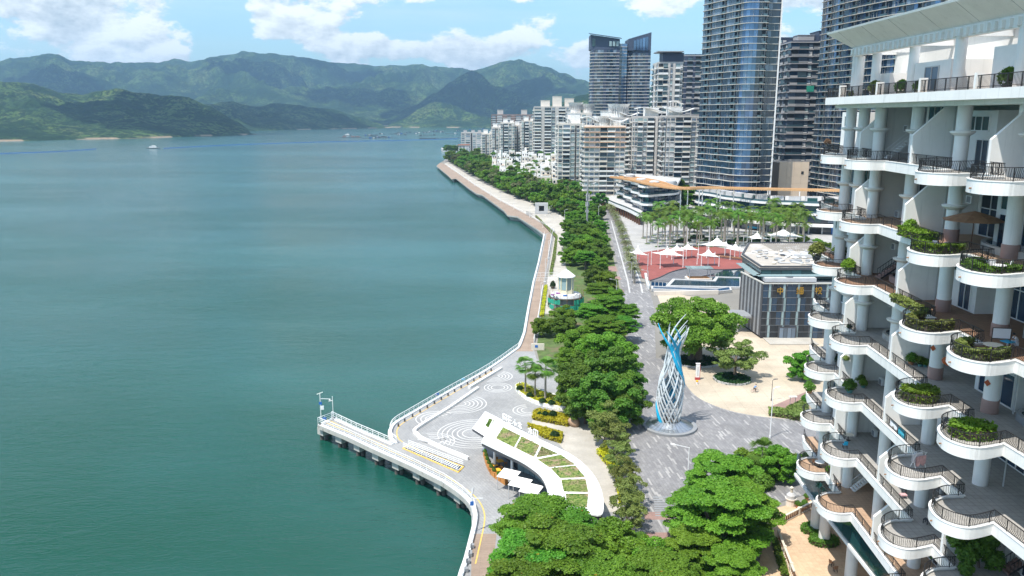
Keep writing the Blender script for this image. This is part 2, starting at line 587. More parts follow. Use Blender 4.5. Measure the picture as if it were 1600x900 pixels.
def offset(path, d, closed=False):
    out = []
    n = len(path)
    for i, p in enumerate(path):
        a = path[(i - 1) % n] if closed or i > 0 else p
        b = path[(i + 1) % n] if closed or i < n - 1 else p
        t1 = Vector((p[0] - a[0], p[1] - a[1]))
        t2 = Vector((b[0] - p[0], b[1] - p[1]))
        t1 = t1.normalized() if t1.length > 1e-6 else t2.normalized()
        t2 = t2.normalized() if t2.length > 1e-6 else t1
        t = t1 + t2
        t = t.normalized() if t.length > 1e-3 else t1
        k = max(0.5, t.dot(t1))
        out.append((p[0] - t.y * d / k, p[1] + t.x * d / k))
    return out


def curve(pts, n=6, closed=False):
    """Catmull-Rom through points"""
    pts = [Vector(p) for p in pts]
    out = []
    N = len(pts)
    for i in range(N if closed else N - 1):
        p0 = pts[(i - 1) % N] if closed or i > 0 else pts[i]
        p1, p2 = pts[i], pts[(i + 1) % N]
        p3 = pts[(i + 2) % N] if closed or i + 2 < N else p2
        for k in range(n):
            t = k / n
            out.append(tuple(0.5 * ((2 * p1) + (p2 - p0) * t + (2 * p0 - 5 * p1 + 4 * p2 - p3) * t * t + (3 * p1 - p0 - 3 * p2 + p3) * t ** 3)))
    if not closed:
        out.append(tuple(pts[-1]))
    return out


def resample(path, step):
    """points every step metres along a path, with directions"""
    out = []
    acc = 0.0
    for a, b in zip(path[:-1], path[1:]):
        a, b = Vector(a), Vector(b)
        L = (b - a).length
        if L < 1e-6:
            continue
        while acc < L:
            p = a + (b - a) * (acc / L)
            out.append((p, (b - a) / L))
            acc += step
        acc -= L
    return out


def thing(name, label, cat, loc=(0, 0, 0), rz=0.0, group=None):
    o = bpy.data.objects.new(name, None)
    o.empty_display_size = 0.5
    C.objects.link(o)
    o.location = loc
    o.rotation_euler = (0, 0, rz)
    return tag(o, label, cat, group)


def tag(o, label, cat, group=None):
    o['label'] = label
    o['category'] = cat
    if group:
        o['group'] = group
    return o


def structure(name, mb, smooth=False, parent=None):
    return mb.build(name, parent, smooth, 'structure')


def copy_thing(root, loc, rz=0.0, scale=None, label=None):
    """a copy of a thing with copies of its parts and their parts"""
    r = root.copy()
    C.objects.link(r)
    r.location = loc
    r.rotation_euler = (0, 0, rz)
    if scale is not None:
        r.scale = scale if isinstance(scale, (tuple, list)) else (scale,) * 3
    if label:
        r['label'] = label
    for ch in KIDS.get(root.name, []):
        c = ch.copy()
        C.objects.link(c)
        c.parent = r
        for g in KIDS.get(ch.name, []):
            d = g.copy()
            C.objects.link(d)
            d.parent = c
    return r


KIDS = {}


def remember(root):
    KIDS[root.name] = [o for o in root.children]
    for o in root.children:
        KIDS[o.name] = list(o.children)
    return root


ORD = 'first second third fourth fifth sixth seventh eighth ninth tenth eleventh twelfth thirteenth fourteenth fifteenth sixteenth seventeenth eighteenth nineteenth twentieth'.split()


def nth(i):
    if i < 20:
        return ORD[i]
    t = {2: 'twenty', 3: 'thirty', 4: 'forty', 5: 'fifty', 6: 'sixty', 7: 'seventy', 8: 'eighty', 9: 'ninety'}[(i + 1) // 10]
    u = (i + 1) % 10
    return t + '-' + ORD[u - 1] if u else t[:-1] + 'ieth'

# ------------------------------------------------------------------ water
SEA = -3.2


def build_water():
    m = bpy.data.materials.new('sea_water')
    m.use_nodes = True
    t = NT(m.node_tree)
    b = t.n['Principled BSDF']
    g = t.node('ShaderNodeNewGeometry').outputs['Position']
    big = t.noise(g, 0.006, 5, 0.6, dist=0.6)
    mp0 = t.node('ShaderNodeMapping')
    t.l.new(g, mp0.inputs[0])
    mp0.inputs[3].default_value = (0.35, 1.3, 1)
    banks = t.noise(mp0.outputs[0], 0.004, 5, 0.6)
    c = t.mix(t.ramp(big, 0.35, 0.68), (0.004, 0.054, 0.032, 1), (0.011, 0.074, 0.062, 1))
    c = t.mix(t.math('MULTIPLY', t.ramp(banks, 0.42, 0.66), 0.5), c, (0.045, 0.155, 0.155, 1))
    t.l.new(c, b.inputs['Base Color'])
    b.inputs['Roughness'].default_value = 0.12
    b.inputs['IOR'].default_value = 1.333
    mp = t.node('ShaderNodeMapping')
    t.l.new(g, mp.inputs[0])
    mp.inputs[2].default_value = (0, 0, R(-18))
    mp.inputs[3].default_value = (0.55, 1.25, 1.0)
    h = t.math('ADD', t.math('MULTIPLY', t.noise(mp.outputs[0], 0.35, 5, 0.62, dist=0.5), 1.0), t.math('MULTIPLY', t.noise(mp.outputs[0], 1.6, 3, 0.65), 0.40))
    h = t.math('ADD', h, t.math('MULTIPLY', t.noise(mp.outputs[0], 0.07, 3, 0.5), 1.2))
    calm = t.noise(mp0.outputs[0], 0.011, 4, 0.6)
    bp = t.node('ShaderNodeBump')
    t.put(bp.inputs['Strength'], t.ramp(calm, 0.36, 0.66, 0.45, 0.8))
    bp.inputs['Distance'].default_value = 0.36
    t.l.new(h, bp.inputs['Height'])
    t.l.new(bp.outputs[0], b.inputs['Normal'])
    M['sea_water'] = m
    w = MB()
    n = 24
    E = [-32000, -8000, -2000, -500, 0, 500, 2000, 8000, 32000]
    for i in range(len(E) - 1):
        for j in range(len(E) - 1):
            w.add([(E[i], E[j], SEA), (E[i + 1], E[j], SEA), (E[i + 1], E[j + 1], SEA), (E[i], E[j + 1], SEA)], [(0, 1, 2, 3)], 'sea_water')
    structure('water', w)


build_water()


# ------------------------------------------------------------------ hills across the bay
def hillmat():
    m = bpy.data.materials.new('hill_scrub')
    m.use_nodes = True
    t = NT(m.node_tree)
    b = t.n['Principled BSDF']
    b.inputs['Roughness'].default_value = 0.95
    b.inputs['Specular IOR Level'].default_value = 0.1
    g = t.node('ShaderNodeNewGeometry').outputs['Position']
    n1 = t.noise(g, 0.0028, 6, 0.62)
    n2 = t.noise(g, 0.028, 4, 0.7)
    n3 = t.noise(g, 0.06, 3, 0.7)
    n4 = t.noise(g, 0.0105, 6, 0.72)
    c = t.mix(t.ramp(n1, 0.38, 0.62), (0.022, 0.058, 0.016, 1), (0.105, 0.175, 0.043, 1))
    c = t.mix(t.ramp(n4, 0.46, 0.54, 0, 0.85), c, (0.012, 0.040, 0.011, 1))
    c = t.mix(t.ramp(t.math('ADD', t.math('MULTIPLY', n1, 0.5), t.math('MULTIPLY', n2, 0.5)), 0.52, 0.62, 0, 0.8), c, (0.16, 0.195, 0.07, 1))
    c = t.mix(t.ramp(n3, 0.46, 0.55, 0, 0.9), c, (0.010, 0.030, 0.010, 1))
    x, y, z = t.sep(g)
    sand = t.math('MULTIPLY', t.ramp(z, SEA + 1.5, SEA + 5.5, 1, 0), t.ramp(t.noise(g, 0.008, 2, 0.5), 0.5, 0.56))
    c = t.mix(sand, c, (0.42, 0.32, 0.22, 1))
    t.l.new(c, b.inputs['Base Color'])
    bp = t.node('ShaderNodeBump')
    bp.inputs['Strength'].default_value = 1.0
    bp.inputs['Distance'].default_value = 26
    t.l.new(t.noise(g, 0.03, 6, 0.75), bp.inputs['Height'])
    t.l.new(bp.outputs[0], b.inputs['Normal'])
    M['hill_scrub'] = m


hillmat()


def interp(tab, x):
    if x <= tab[0][0]:
        return tab[0][1]
    for a, b in zip(tab[:-1], tab[1:]):
        if x <= b[0]:
            t = (x - a[0]) / (b[0] - a[0])
            t = t * t * (3 - 2 * t) * 0.5 + t * 0.5
            return a[1] + (b[1] - a[1]) * t
    return tab[-1][1]


def hill(name, ridge, shore, crest, seed, ncol, nrow, rough=0.5, wav=700.0, back=0.5):
    """terrain fanned out from its shore to its crest and down behind it.
    ridge: (pixel x, pixel y) of the skyline; shore, crest: (pixel x, metres away)"""
    x0, x1 = ridge[0][0], ridge[-1][0]
    vs, fs = [], []
    off = Vector((seed * 13.7, seed * 7.1, seed * 3.3))
    T = [i / (nrow - 1) for i in range(nrow)]
    for i in range(ncol + 1):
        px = x0 + (x1 - x0) * i / ncol
        ds, dc = interp(shore, px), interp(crest, px)
        zt = Z(interp(ridge, px), dc) - SEA
        zt *= 1 + 0.035 * noise.fractal(Vector((px * .045, seed * 9, 0)), .8, 2.1, 4)
        zt = max(zt, 2.0)
        for j, t in enumerate(T):
            tt = t * (1 + back)
            d = ds + (dc - ds) * tt
            x = X(px, d)
            q = Vector((x / wav, d / wav, 0)) + off
            rg = 1 - abs(noise.fractal(q, 1.0, 2.0, 5)) * 1.6
            fine = noise.fractal(q * 4.3, 0.75, 2.1, 5)
            if tt <= 1:
                base = tt ** 0.85 * (0.72 + 0.28 * tt)
                amp = (1 - tt ** 6) * min(1, tt * 6)
            else:
                base = 1 - (tt - 1) * 1.1
                amp = min(1.0, (tt - 1) * 4)
            h = base + amp * base * rough * (rg - 0.62) * 1.15 + amp * 0.10 * fine * base
            edge = min(1, i / 4, (ncol - i) / 4)
            z = SEA - 1.5 + zt * h * (0.05 + 0.95 * edge) + (1.5 if tt > 0.01 else 0)
            # nothing in front of the crest stands higher than the line of sight to the skyline
            lim = CAM_H + (SEA + zt - CAM_H) * d / dc if dc else z
            if tt < 0.995 and z > lim - 2:
                z = lim - 2 - 0.1 * (z - lim)
            vs.append((x, d, z))
    for i in range(ncol):
        for j in range(nrow - 1):
            a = i * nrow + j
            fs.append((a, a + nrow, a + nrow + 1, a + 1))
    w = MB()
    w.add(vs, fs, 'hill_scrub')
    me = w.mesh(name)
    me.shade_smooth()
    return link(name, me, None, 'structure')


# near headland, its tail, the long range, the dark pyramid and the low hill before it
hill('hill', [(-420, 150), (-200, 118), (-60, 122), (0, 126), (40, 128), (70, 134), (95, 143), (130, 148), (150, 143), (190, 138), (235, 146), (290, 150), (330, 166), (370, 190), (400, 214)],
     [(-420, 1500), (0, 1960), (200, 2200), (345, 2560), (400, 2700)], [(-420, 2900), (0, 3200), (200, 3300), (345, 2960), (400, 2760)], 1.0, 240, 90, 0.6, 430)
hill('hill', [(240, 175), (300, 165), (330, 162), (365, 157), (380, 163), (405, 167), (425, 161), (455, 162), (490, 167), (520, 170), (560, 182), (590, 192), (606, 199), (612, 202)],
     [(240, 3000), (345, 3100), (420, 3500), (520, 3900), (612, 4300)], [(240, 3900), (400, 4300), (520, 4600), (612, 4400)], 2.0, 180, 60, 0.5, 380)
hill('hill', [(-420, 70), (-250, 110), (-120, 88), (-40, 98), (0, 96), (25, 92), (50, 90), (85, 84), (100, 85), (120, 93), (150, 97), (185, 98), (215, 97), (250, 98), (280, 92), (305, 96), (345, 88), (370, 83), (400, 80), (415, 82), (440, 85), (480, 89), (520, 97), (560, 100), (600, 103), (650, 101), (700, 105), (735, 109), (750, 108), (775, 99), (800, 94), (825, 97), (850, 104), (880, 115), (905, 123), (935, 135), (980, 150), (1030, 132), (1090, 140), (1180, 120), (1280, 140), (1400, 128), (1560, 145), (1700, 130), (1900, 150)],
     [(-420, 4200), (0, 4600), (300, 5000), (600, 5500), (760, 5700), (900, 4300), (1200, 3000), (1900, 2600)], [(-420, 6500), (0, 7000), (400, 8600), (650, 9000), (800, 8200), (920, 7200), (1200, 5200), (1900, 4600)], 3.0, 560, 130, 0.7, 1000)
hill('hill', [(575, 198), (600, 188), (640, 168), (680, 146), (705, 128), (725, 115), (738, 110), (752, 115), (775, 133), (800, 142), (820, 158), (835, 172), (850, 188)],
     [(575, 5300), (700, 5200), (850, 4900)], [(575, 5600), (740, 6300), (850, 5300)], 4.0, 140, 60, 0.6, 500)
hill('hill', [(600, 197), (630, 186), (655, 171), (675, 160), (690, 159), (710, 165), (735, 176), (765, 184), (800, 192), (830, 196)],
     [(600, 4550), (700, 4450), (830, 4400)], [(600, 4700), (690, 5000), (830, 4600)], 5.0, 110, 50, 0.5, 380)
hill('hill', [(780, 197), (800, 188), (825, 179), (850, 168), (880, 158), (910, 148), (940, 140), (990, 136), (1060, 142), (1180, 150), (1300, 146)],
     [(780, 3300), (900, 2300), (1300, 1900)], [(780, 3600), (900, 3300), (1300, 2800)], 6.0, 160, 60, 0.5, 450)


# clouds that hang over the bay's far side and shade it
def cloudmat():
    m = bpy.data.materials.new('cloud_white')
    m.use_nodes = True
    t = NT(m.node_tree)
    b = t.n['Principled BSDF']
    b.inputs['Base Color'].default_value = (0.9, 0.9, 0.9, 1)
    b.inputs['Roughness'].default_value = 1.0
    b.inputs['Specular IOR Level'].default_value = 0.0
    M['cloud_white'] = m


cloudmat()


def cloud(cx, cy, z, rx, ry, seed):
    r = random.Random(seed)
    bm = bmesh.new()
    for k in range(11):
        a, q = r.uniform(0, 6.28), math.sqrt(r.random()) * 0.75
        s = r.uniform(0.28, 0.5)
        mx = Matrix.Translation((cx + rx * q * math.cos(a), cy + ry * q * math.sin(a), z + r.uniform(0, 60))) @ Matrix.Diagonal((rx * s, ry * s, 130, 1))
        bmesh.ops.create_icosphere(bm, subdivisions=3, radius=1, matrix=mx)
    for v in bm.verts:
        n = noise.fractal(v.co / 170 + Vector((seed, 0, 0)), 0.9, 2, 4)
        c = Vector((v.co.x - cx, v.co.y - cy, (v.co.z - z) * 0.8))
        v.co += c * (n * 0.28)
    me = bpy.data.meshes.new('cloud')
    bm.to_mesh(me)
    bm.free()
    me.materials.append(M['cloud_white'])
    me.shade_smooth()
    link('cloud', me, None, 'structure')


def cloud_over(px, d, zc, rx, ry, seed):
    """a cloud whose shade falls on the slope seen at pixel x, d metres off"""
    k = 1500.0 - zc
    cloud(X(px, d) + to_sun.x / to_sun.z * k, d + to_sun.y / to_sun.z * k, 1500, rx, ry, seed)


cloud_over(720, 5900, 250, 720, 750, 1)
cloud_over(640, 5300, 120, 420, 420, 8)
cloud_over(265, 2750, 120, 330, 420, 2)
cloud_over(440, 4100, 110, 560, 480, 3)
cloud_over(90, 5900, 250, 480, 560, 4)
cloud_over(560, 6500, 220, 480, 300, 5)
cloud_over(400, 7300, 330, 420, 260, 6)
cloud_over(545, 8300, 450, 450, 300, 7)
cloud_over(880, 7000, 350, 300, 400, 9)


# ------------------------------------------------------------------ land, quay and pavings
def poly(*pp, z=0.0):
    return [P(a, b, z) for a, b in pp]


# the built quay edge from the foreground round the pier and away to the far point
EDGE_NEAR = [(713, 905), (722, 880), (731, 845), (737, 820), (738, 803), (731, 786), (716, 771), (690, 753), (640, 728), (580, 701), (540, 682), (496, 664)]
PIER_TIP = [(496, 664), (522, 652)]
EDGE_PIER_N = [(522, 652), (560, 670), (600, 687), (616, 694)]
EDGE_BAY = [(616, 694), (609, 688), (606, 680), (607, 671), (615, 661), (640, 646), (700, 611), (760, 577), (800, 549), (809, 541), (817, 520), (824, 480), (832, 440), (840, 410), (848, 372), (849, 366), (838, 357)]
EDGE_FAR = [(838, 357), (807, 337), (792, 335), (786, 328), (752, 303), (743, 301), (730, 292), (712, 278), (705, 279), (699, 273), (680, 258), (687, 253)]
near_pts = [(-30 + P(713, 905)[0] * 1.0, 40)]
p0, p1 = Vector(P(731, 845)), Vector(P(713, 905))
dirn = (p1 - p0).normalized()
start = p1 + dirn * 60
E_near = [tuple(start)] + [P(*q) for q in EDGE_NEAR]
E_pn = [P(*q) for q in EDGE_PIER_N]
E_bay = [P(*q) for q in EDGE_BAY]
E_far = [P(*q) for q in EDGE_FAR]
E_nearc = [E_near[0], E_near[1]] + curve(E_near[2:9], 5)[0:] + E_near[9:]
E_bayc = curve(E_bay[:11], 5) + E_bay[11:]

# solid ground: stands behind the piled decks
SOLID = [(start.x + 4, start.y)] + [(P(*q)[0] + 4.0, P(*q)[1]) for q in ((713, 905), (735, 830))] + [(P(738, 800)[0] + 4, P(738, 800)[1] + 3), P(726, 762), P(690, 738), P(655, 718), P(628, 704), P(622, 690)] + \
    [(x + 1.2, y) for x, y in E_bayc[6:]] + [(x + 2.5, y) for x, y in E_far[1:]]
COAST = [P(700, 246), P(745, 239.5), P(747, 233.5), P(692, 233.5), P(690, 231), P(716, 226), P(752, 222), P(775, 214), P(845, 205), P(960, 199)]
SOLID_ALL = SOLID + COAST + [(2500, P(960, 199)[1] + 400), (2500, -200), (start.x + 4, -200)]
lb = MB()
lb.prism(SOLID_ALL, SEA - 2, -0.06, 'concrete', 'land')
structure('ground', lb)

# pier deck and plaza deck on piles
deck = MB()
plaza_poly = E_nearc + [P(522, 652)] + E_pn[1:] + E_bayc[1:] + [P(838, 357)]
inner = [P(866, 357), P(860, 400), P(850, 445), P(842, 500), P(834, 545), P(838, 560), P(880, 590), P(905, 640), P(960, 700), P(1000, 760), P(1010, 905), (P(900, 905)[0], start.y)]
deck.prism(plaza_poly + inner, -0.75, 0.0, 'concrete', 'plaza_stone')
structure('promenade', deck)

pv = MB()   # boardwalk in wood along the quay, far and near lengths
bw_out = [P(a + 3.0, b) for a, b in ((803, 549), (811, 541), (819, 520), (826, 480), (834, 440), (842, 410), (850, 372), (851, 366))]
bw_in = [P(*q) for q in ((865, 361), (862, 370), (856, 406), (849, 446), (842, 491), (834, 535), (833, 549))]
pv.sheet(bw_out + bw_in, 0.006, 'deck_wood')
structure('boardwalk', pv)
pv = MB()
fout = [P(851, 366), P(839, 357.5), P(808, 338), P(793, 336), P(787, 328.5), P(753, 304), P(744, 302), P(731, 293), P(713, 279), P(706, 280), P(700, 274), P(682, 259), P(688, 254)]
fin_ = [P(694, 256), P(740, 288), P(778, 312), P(828, 338), P(865, 361)]
pv.prism(fout + fin_, -0.8, 0.004, 'concrete', 'deck_wood')
structure('boardwalk', pv)
pv = MB()
nb = [P(737, 834), P(776, 834), P(768, 905), tuple(Vector(P(768, 905)) + dirn * 60), tuple(start + Vector((1.8, 0))), tuple(p1 + Vector((1.8, 0)))]
pv.sheet(nb, 0.006, 'deck_wood')
structure('boardwalk', pv)
pv = MB()   # pale path behind the boardwalk
pv.sheet([P(694, 256), P(740, 288), P(778, 312), P(828, 338), P(868, 361), P(866, 372), P(860, 406), P(854, 446), P(847, 490), P(862, 490), P(884, 420), P(879, 387), P(885, 344), P(875, 335), P(780, 298), P(735, 276), P(700, 253)], -0.02, 'pale_path')
pv.sheet([P(838, 640), P(905, 640), P(955, 690), P(978, 745), P(968, 800), P(900, 800), P(905, 730), P(870, 690), P(828, 668)], 0.010, 'pale_path')
structure('path', pv)
pv = MB()   # lawns under the trees
pv.sheet([P(*q) for q in ((700, 252), (740, 274), (782, 297), (876, 334), (886, 345), (880, 387), (885, 420), (864, 490), (846, 492), (838, 545), (852, 600), (905, 640), (955, 690), (965, 660), (982, 560), (972, 470), (958, 400), (940, 330), (925, 300), (990, 292), (1000, 280), (760, 244))], -0.035, 'lawn')
structure('lawn', pv)
pv = MB()   # the broad paved avenue
pv.sheet([(-4, 60), P(1010, 905), P(985, 780), P(975, 700), P(960, 640), P(985, 560), P(975, 470), P(962, 400), P(945, 330), P(930, 300), P(942, 297), P(968, 335), P(990, 392), P(1000, 437), P(1015, 452), P(1022, 480), P(1025, 560), P(1060, 560),
          P(1300, 640), P(1300, 760), P(1200, 790), P(1100, 905), (30, 60)], 0.004, 'road_stone')
structure('road', pv)
pv = MB()
arc = curve([P(1058, 560), P(1064, 582), P(1072, 602), P(1088, 620), P(1115, 634), P(1150, 645), P(1200, 653), P(1290, 660)], 5)
pv.prism(arc + [P(1330, 620), P(1300, 530), P(1190, 520), P(1120, 470), P(1025, 455), P(1040, 500)], -0.05, 0.12, 'light_grey', 'beige_plaza_stone')
structure('plaza', pv)
pv = MB()   # darker wedge of stone on the plaza
pv.sheet([P(1200, 638), P(1262, 612), P(1268, 630), P(1225, 641)], 0.126, 'brick_pink')
structure('pavement', pv)
pv = MB()
pv.sheet([P(945, 297), P(1330, 345), P(1330, 398), P(1160, 398), P(1110, 384), P(1040, 390), P(994, 396), P(968, 335)], -0.012, 'grove_stone')
structure('plaza', pv)
pv = MB()
rp = curve([P(993, 397), P(1040, 389), P(1100, 384), P(1150, 392), P(1172, 398)], 4) + curve([P(1172, 418), P(1130, 421), P(1100, 419), P(1075, 418), P(1050, 424), P(1030, 433), P(1016, 438), P(1003, 434)], 4)
pv.prism(rp, -0.05, 0.06, 'red_paving', 'red_paving')
structure('plaza', pv)
# kerb lines and pink crossings of the avenue
pv = MB()
for a in ([(955, 345), (970, 400), (981, 440), (984, 458)], [(962, 340), (985, 400), (1000, 440), (1004, 458)]):
    pv.strip([P(*q) for q in a], 0.5, -0.02, 0.12, 'light_grey')
structure('kerb', pv)
pv = MB()
for (x0, y0, x1, y1) in ((946, 432, 968, 437), (955, 452, 973, 457), (940, 416, 962, 424), (930, 365, 946, 371), (1005, 800, 1045, 812), (1008, 832, 1050, 856)):
    pv.sheet([P(x0, y0), P(x1, y0), P(x1 + 3, y1), P(x0 + 3, y1)], 0.010, 'brick_pink')
structure('pavement', pv)
pv = MB()   # steps of dark stone across the avenue near the trees
for k in range(9):
    y = 776 + k * 3.6
    pv.sheet([P(1020 + k * .5, y), P(1050, y), P(1050, y + 1.7), P(1020 + k * .5, y + 1.7)], 0.010 + k * 0.0005, 'mid_grey')
structure('pavement', pv)
# courtyard of warm tiles under the terraced block
pv = MB()
pv.prism([P(1210, 795), P(1272, 780), P(1290, 760), (75, 110), (75, 40), P(1300, 905), P(1215, 905)], -0.04, 0.07, 'concrete', 'court_tile')
structure('courtyard', pv)
pv = MB()
pv.sheet([P(1215, 795), P(1200, 820), P(1180, 905), P(1225, 905), P(1222, 850)], 0.03, 'court_tile')
structure('courtyard', pv)

mat('light_stone', (0.60, 0.59, 0.57), 0.7, 0.1)
# white rings laid in the plaza paving
rg = MB()


def rings(px, py, radii, a0, a1, w=0.16):
    cx, cy = P(px, py)
    for r in radii:
        n = max(8, int(abs(a1 - a0) / 6))
        vs, fs = [], []
        for k in range(n + 1):
            a = R(a0 + (a1 - a0) * k / n)
            for q in (r - w / 2, r + w / 2):
                vs.append((cx + q * math.cos(a), cy + q * math.sin(a), 0.005))
        for k in range(n):
            fs.append((2 * k, 2 * k + 1, 2 * k + 3, 2 * k + 2))
        rg.add(vs, fs, 'light_stone')


rings(773, 588, (1.0, 1.7, 2.4, 3.1, 3.8), -115, 62)
rings(778, 605.4, (1.4, 2.1, 2.85), 0, 360)
rings(720, 631, (1.0, 1.8, 2.6, 3.4, 4.2, 5.0), -125, 55)
rings(681, 654, (1.0, 1.9, 2.8, 3.7), 45, 235)
rings(741, 677, (2.1, 3.0, 3.9, 4.8, 5.7, 6.5), 60, 300)
rings(675, 690, (1.6, 2.4, 3.2, 3.9), -30, 110)
rings(826, 641, (1.4, 2.2, 3.0), 100, 290)
structure('pavement', rg)
# yellow line inside the quay rail
yl = MB()
for path, dd in ((E_nearc[2:], -1.7), (E_pn, -1.5), (E_bayc[:36], -1.6)):
    q = offset(path, dd)
    L1, L2 = offset(q, 0.08), offset(q, -0.08)
    for i in range(len(q) - 1):
        yl.add([(*L1[i], 0.011), (*L2[i], 0.011), (*L2[i + 1], 0.011), (*L1[i + 1], 0.011)], [(0, 1, 2, 3)], 'yellow_paint')
structure('pavement', yl)
# white kerb band under the rail
kb = MB()
for path in (E_nearc, [P(*q) for q in PIER_TIP], E_pn, E_bayc[:-1]):
    kb.strip(offset(path, -0.40), 0.6, 0.0, 0.16, 'roof_white')
structure('kerb', kb)

# ------------------------------------------------------------------ the terraced block
LV = [0.0, 10.9, 17.55, 24.15, 30.7, 37.3, 43.9, 50.5, 57.2]      # tops of the fascias, lowest first (index 1)
LOBE2 = [(39.3, 89.6), (37.6, 89.4), (36.2, 88.3), (35.7, 86.6), (36.0, 85.0), (37.0, 84.2), (38.6, 84.3)]
LOBE1 = [(40.3, 99.8), (38.6, 99.5), (37.4, 98.4), (37.0, 97.0), (37.3, 95.6), (38.3, 94.8), (39.7, 94.8)]
LOBE3 = [(37.9, 70.4), (36.0, 70.2), (34.4, 69.0), (33.7, 67.2), (34.0, 65.7), (35.2, 65.0), (37.6, 65.7)]
LOBE4 = [(37.5, 62.1), (35.6, 61.8), (34.1, 60.6), (33.5, 58.7), (33.9, 57.3), (35.1, 56.7), (37.4, 57.5)]
LOBE5 = [(x + 0.3, y - 28) for x, y in LOBE3]


def edge_line(level):
    p = [(41.2, 107.2), (40.6, 105)]
    for L in (LOBE1, LOBE2, LOBE3, LOBE4, LOBE5):
        p += curve(L, 5)
    p += [(38, 33)]
    return p


blk = thing('terraced_building', 'white terraced apartment block with wavy balcony slabs and thick round columns', 'apartment block', (47, 75, 0))


def bl(o):
    """parent to the block, keeping the place"""
    o.parent = blk
    o.location = (-47, -75, 0)
    return o


FASCIA = 0.95
floor_of = {1: 'floor_tan', 2: 'floor_grey', 3: 'floor_grey', 4: 'floor_grey', 5: 'floor_brown', 6: 'floor_tan', 7: 'floor_grey'}
balcony_parts = []
for k in range(1, 8):
    e = edge_line(k)
    zt = LV[k]
    back = [(64, 33), (64, 107.2)]
    s = MB()
    # the fascia is an upstand round the floor, its outer face curved with the slab
    s.strip(e, 0.22, zt - FASCIA, zt, 'white_fascia')
    ins = offset(e, 0.10)
    s.prism(ins + back, zt - 0.80, zt - 0.16, 'white_wall', floor_of[k])
    s.strip(offset(e, 0.03), 0.36, zt, zt + 0.05, 'white_fascia')
    fl = bl(s.build('balcony_slab'))
    # railing
    r = MB()
    path = offset(e, 0.06)
    h = 1.02
    solid = k in (4,)
    for a, b in zip(path[:-1], path[1:]):
        r.bar((a[0], a[1], zt + h), (b[0], b[1], zt + h), 0.07, 0.05, 'dark_metal')
        r.bar((a[0], a[1], zt + 0.14), (b[0], b[1], zt + 0.14), 0.035, 0.03, 'dark_metal')
    o = r.build('handrail', fl)
    r = MB()
    for i, (p, d) in enumerate(resample(path, 0.17)):
        nx, ny = d.y, -d.x           # outward is to the water side
        if (i % 12) == 0:
            r.bar((p.x, p.y, zt), (p.x, p.y, zt + h), 0.06, 0.06, 'dark_metal')
        else:
            b1, b2, b3 = (p.x, p.y, zt + 0.14), (p.x + nx * -0.13, p.y + ny * -0.13, zt + 0.42), (p.x, p.y, zt + h)
            r.bar(b1, b2, 0.026, 0.026, 'dark_metal')
            r.bar(b2, b3, 0.026, 0.026, 'dark_metal')
    r.build('baluster', fl, kind='stuff')
    # round drain spouts under the lobes
    for L in (LOBE1, LOBE2, LOBE3, LOBE4):
        q = L[3]
        r = MB()
        r.tube([(q[0] + 0.1, q[1] + 0.2, zt - 0.55), (q[0] - 0.25, q[1] + 0.2, zt - 0.6)], 0.06, 'rust', 6)
        r.build('drain_spout', fl)

COLY_TOP = (94.9, 91.2, 82.8, 73.2, 64.2, 55.0, 45.8)
# top terrace: straight edge beam, railing with posts
zt = LV[8]
te = [(39.6, 99.6), (37.6, 99.0), (36.8, 97.2), (36.9, 60), (37.2, 33)]
s = MB()
s.prism(te + [(64, 33), (64, 99.6)], zt - 0.85, zt - 0.05, 'white_fascia', 'floor_tan')
top = bl(s.build('roof_terrace_slab'))
for x in (38.6, 41):
    s = MB()
    s.box((x, 65, zt - 1.05), (0.5, 66, 0.4), 'white_wall')
    s.build('beam', top)
r = MB()
path = offset(te, 0.2)
for a, b in zip(path[:-1], path[1:]):
    r.bar((a[0], a[1], zt + 1.0), (b[0], b[1], zt + 1.0), 0.08, 0.06, 'dark_metal')
    r.bar((a[0], a[1], zt + 0.12), (b[0], b[1], zt + 0.12), 0.04, 0.04, 'dark_metal')
r.build('handrail', top)
r = MB()
for i, (p, d) in enumerate(resample(path, 0.16)):
    w = 0.07 if i % 11 == 0 else 0.022
    r.bar((p.x, p.y, zt - 0.05), (p.x, p.y, zt + 1.0), w, w, 'dark_metal')
r.build('baluster', top, kind='stuff')
# bellied outer grille of the corner
# roof: flared cornice over a beam with a row of small brackets
rl = [(38.2, 98.5), (38.2, 33)]
s = MB()
zb = 61.7
xo, xi = 36.4, 38.6
ya, yb = 97.2, 33
prof = [(xi, zb + 0.95), (xo, zb + 2.55), (xo - 0.05, zb + 2.75), (xi + 0.6, zb + 2.75)]
vs = []
for y, f in ((ya, 1.9), (yb, 0)):
    for i, (x, z) in enumerate(prof):
        vs.append((x, y + (f if i in (1, 2) else 0) - (1.9 if f else 0) + (0 if not f else 0.0), z))
s.add(vs, [(0, 1, 5, 4), (1, 2, 6, 5), (2, 3, 7, 6), (3, 2, 1, 0)], 'white_wall')
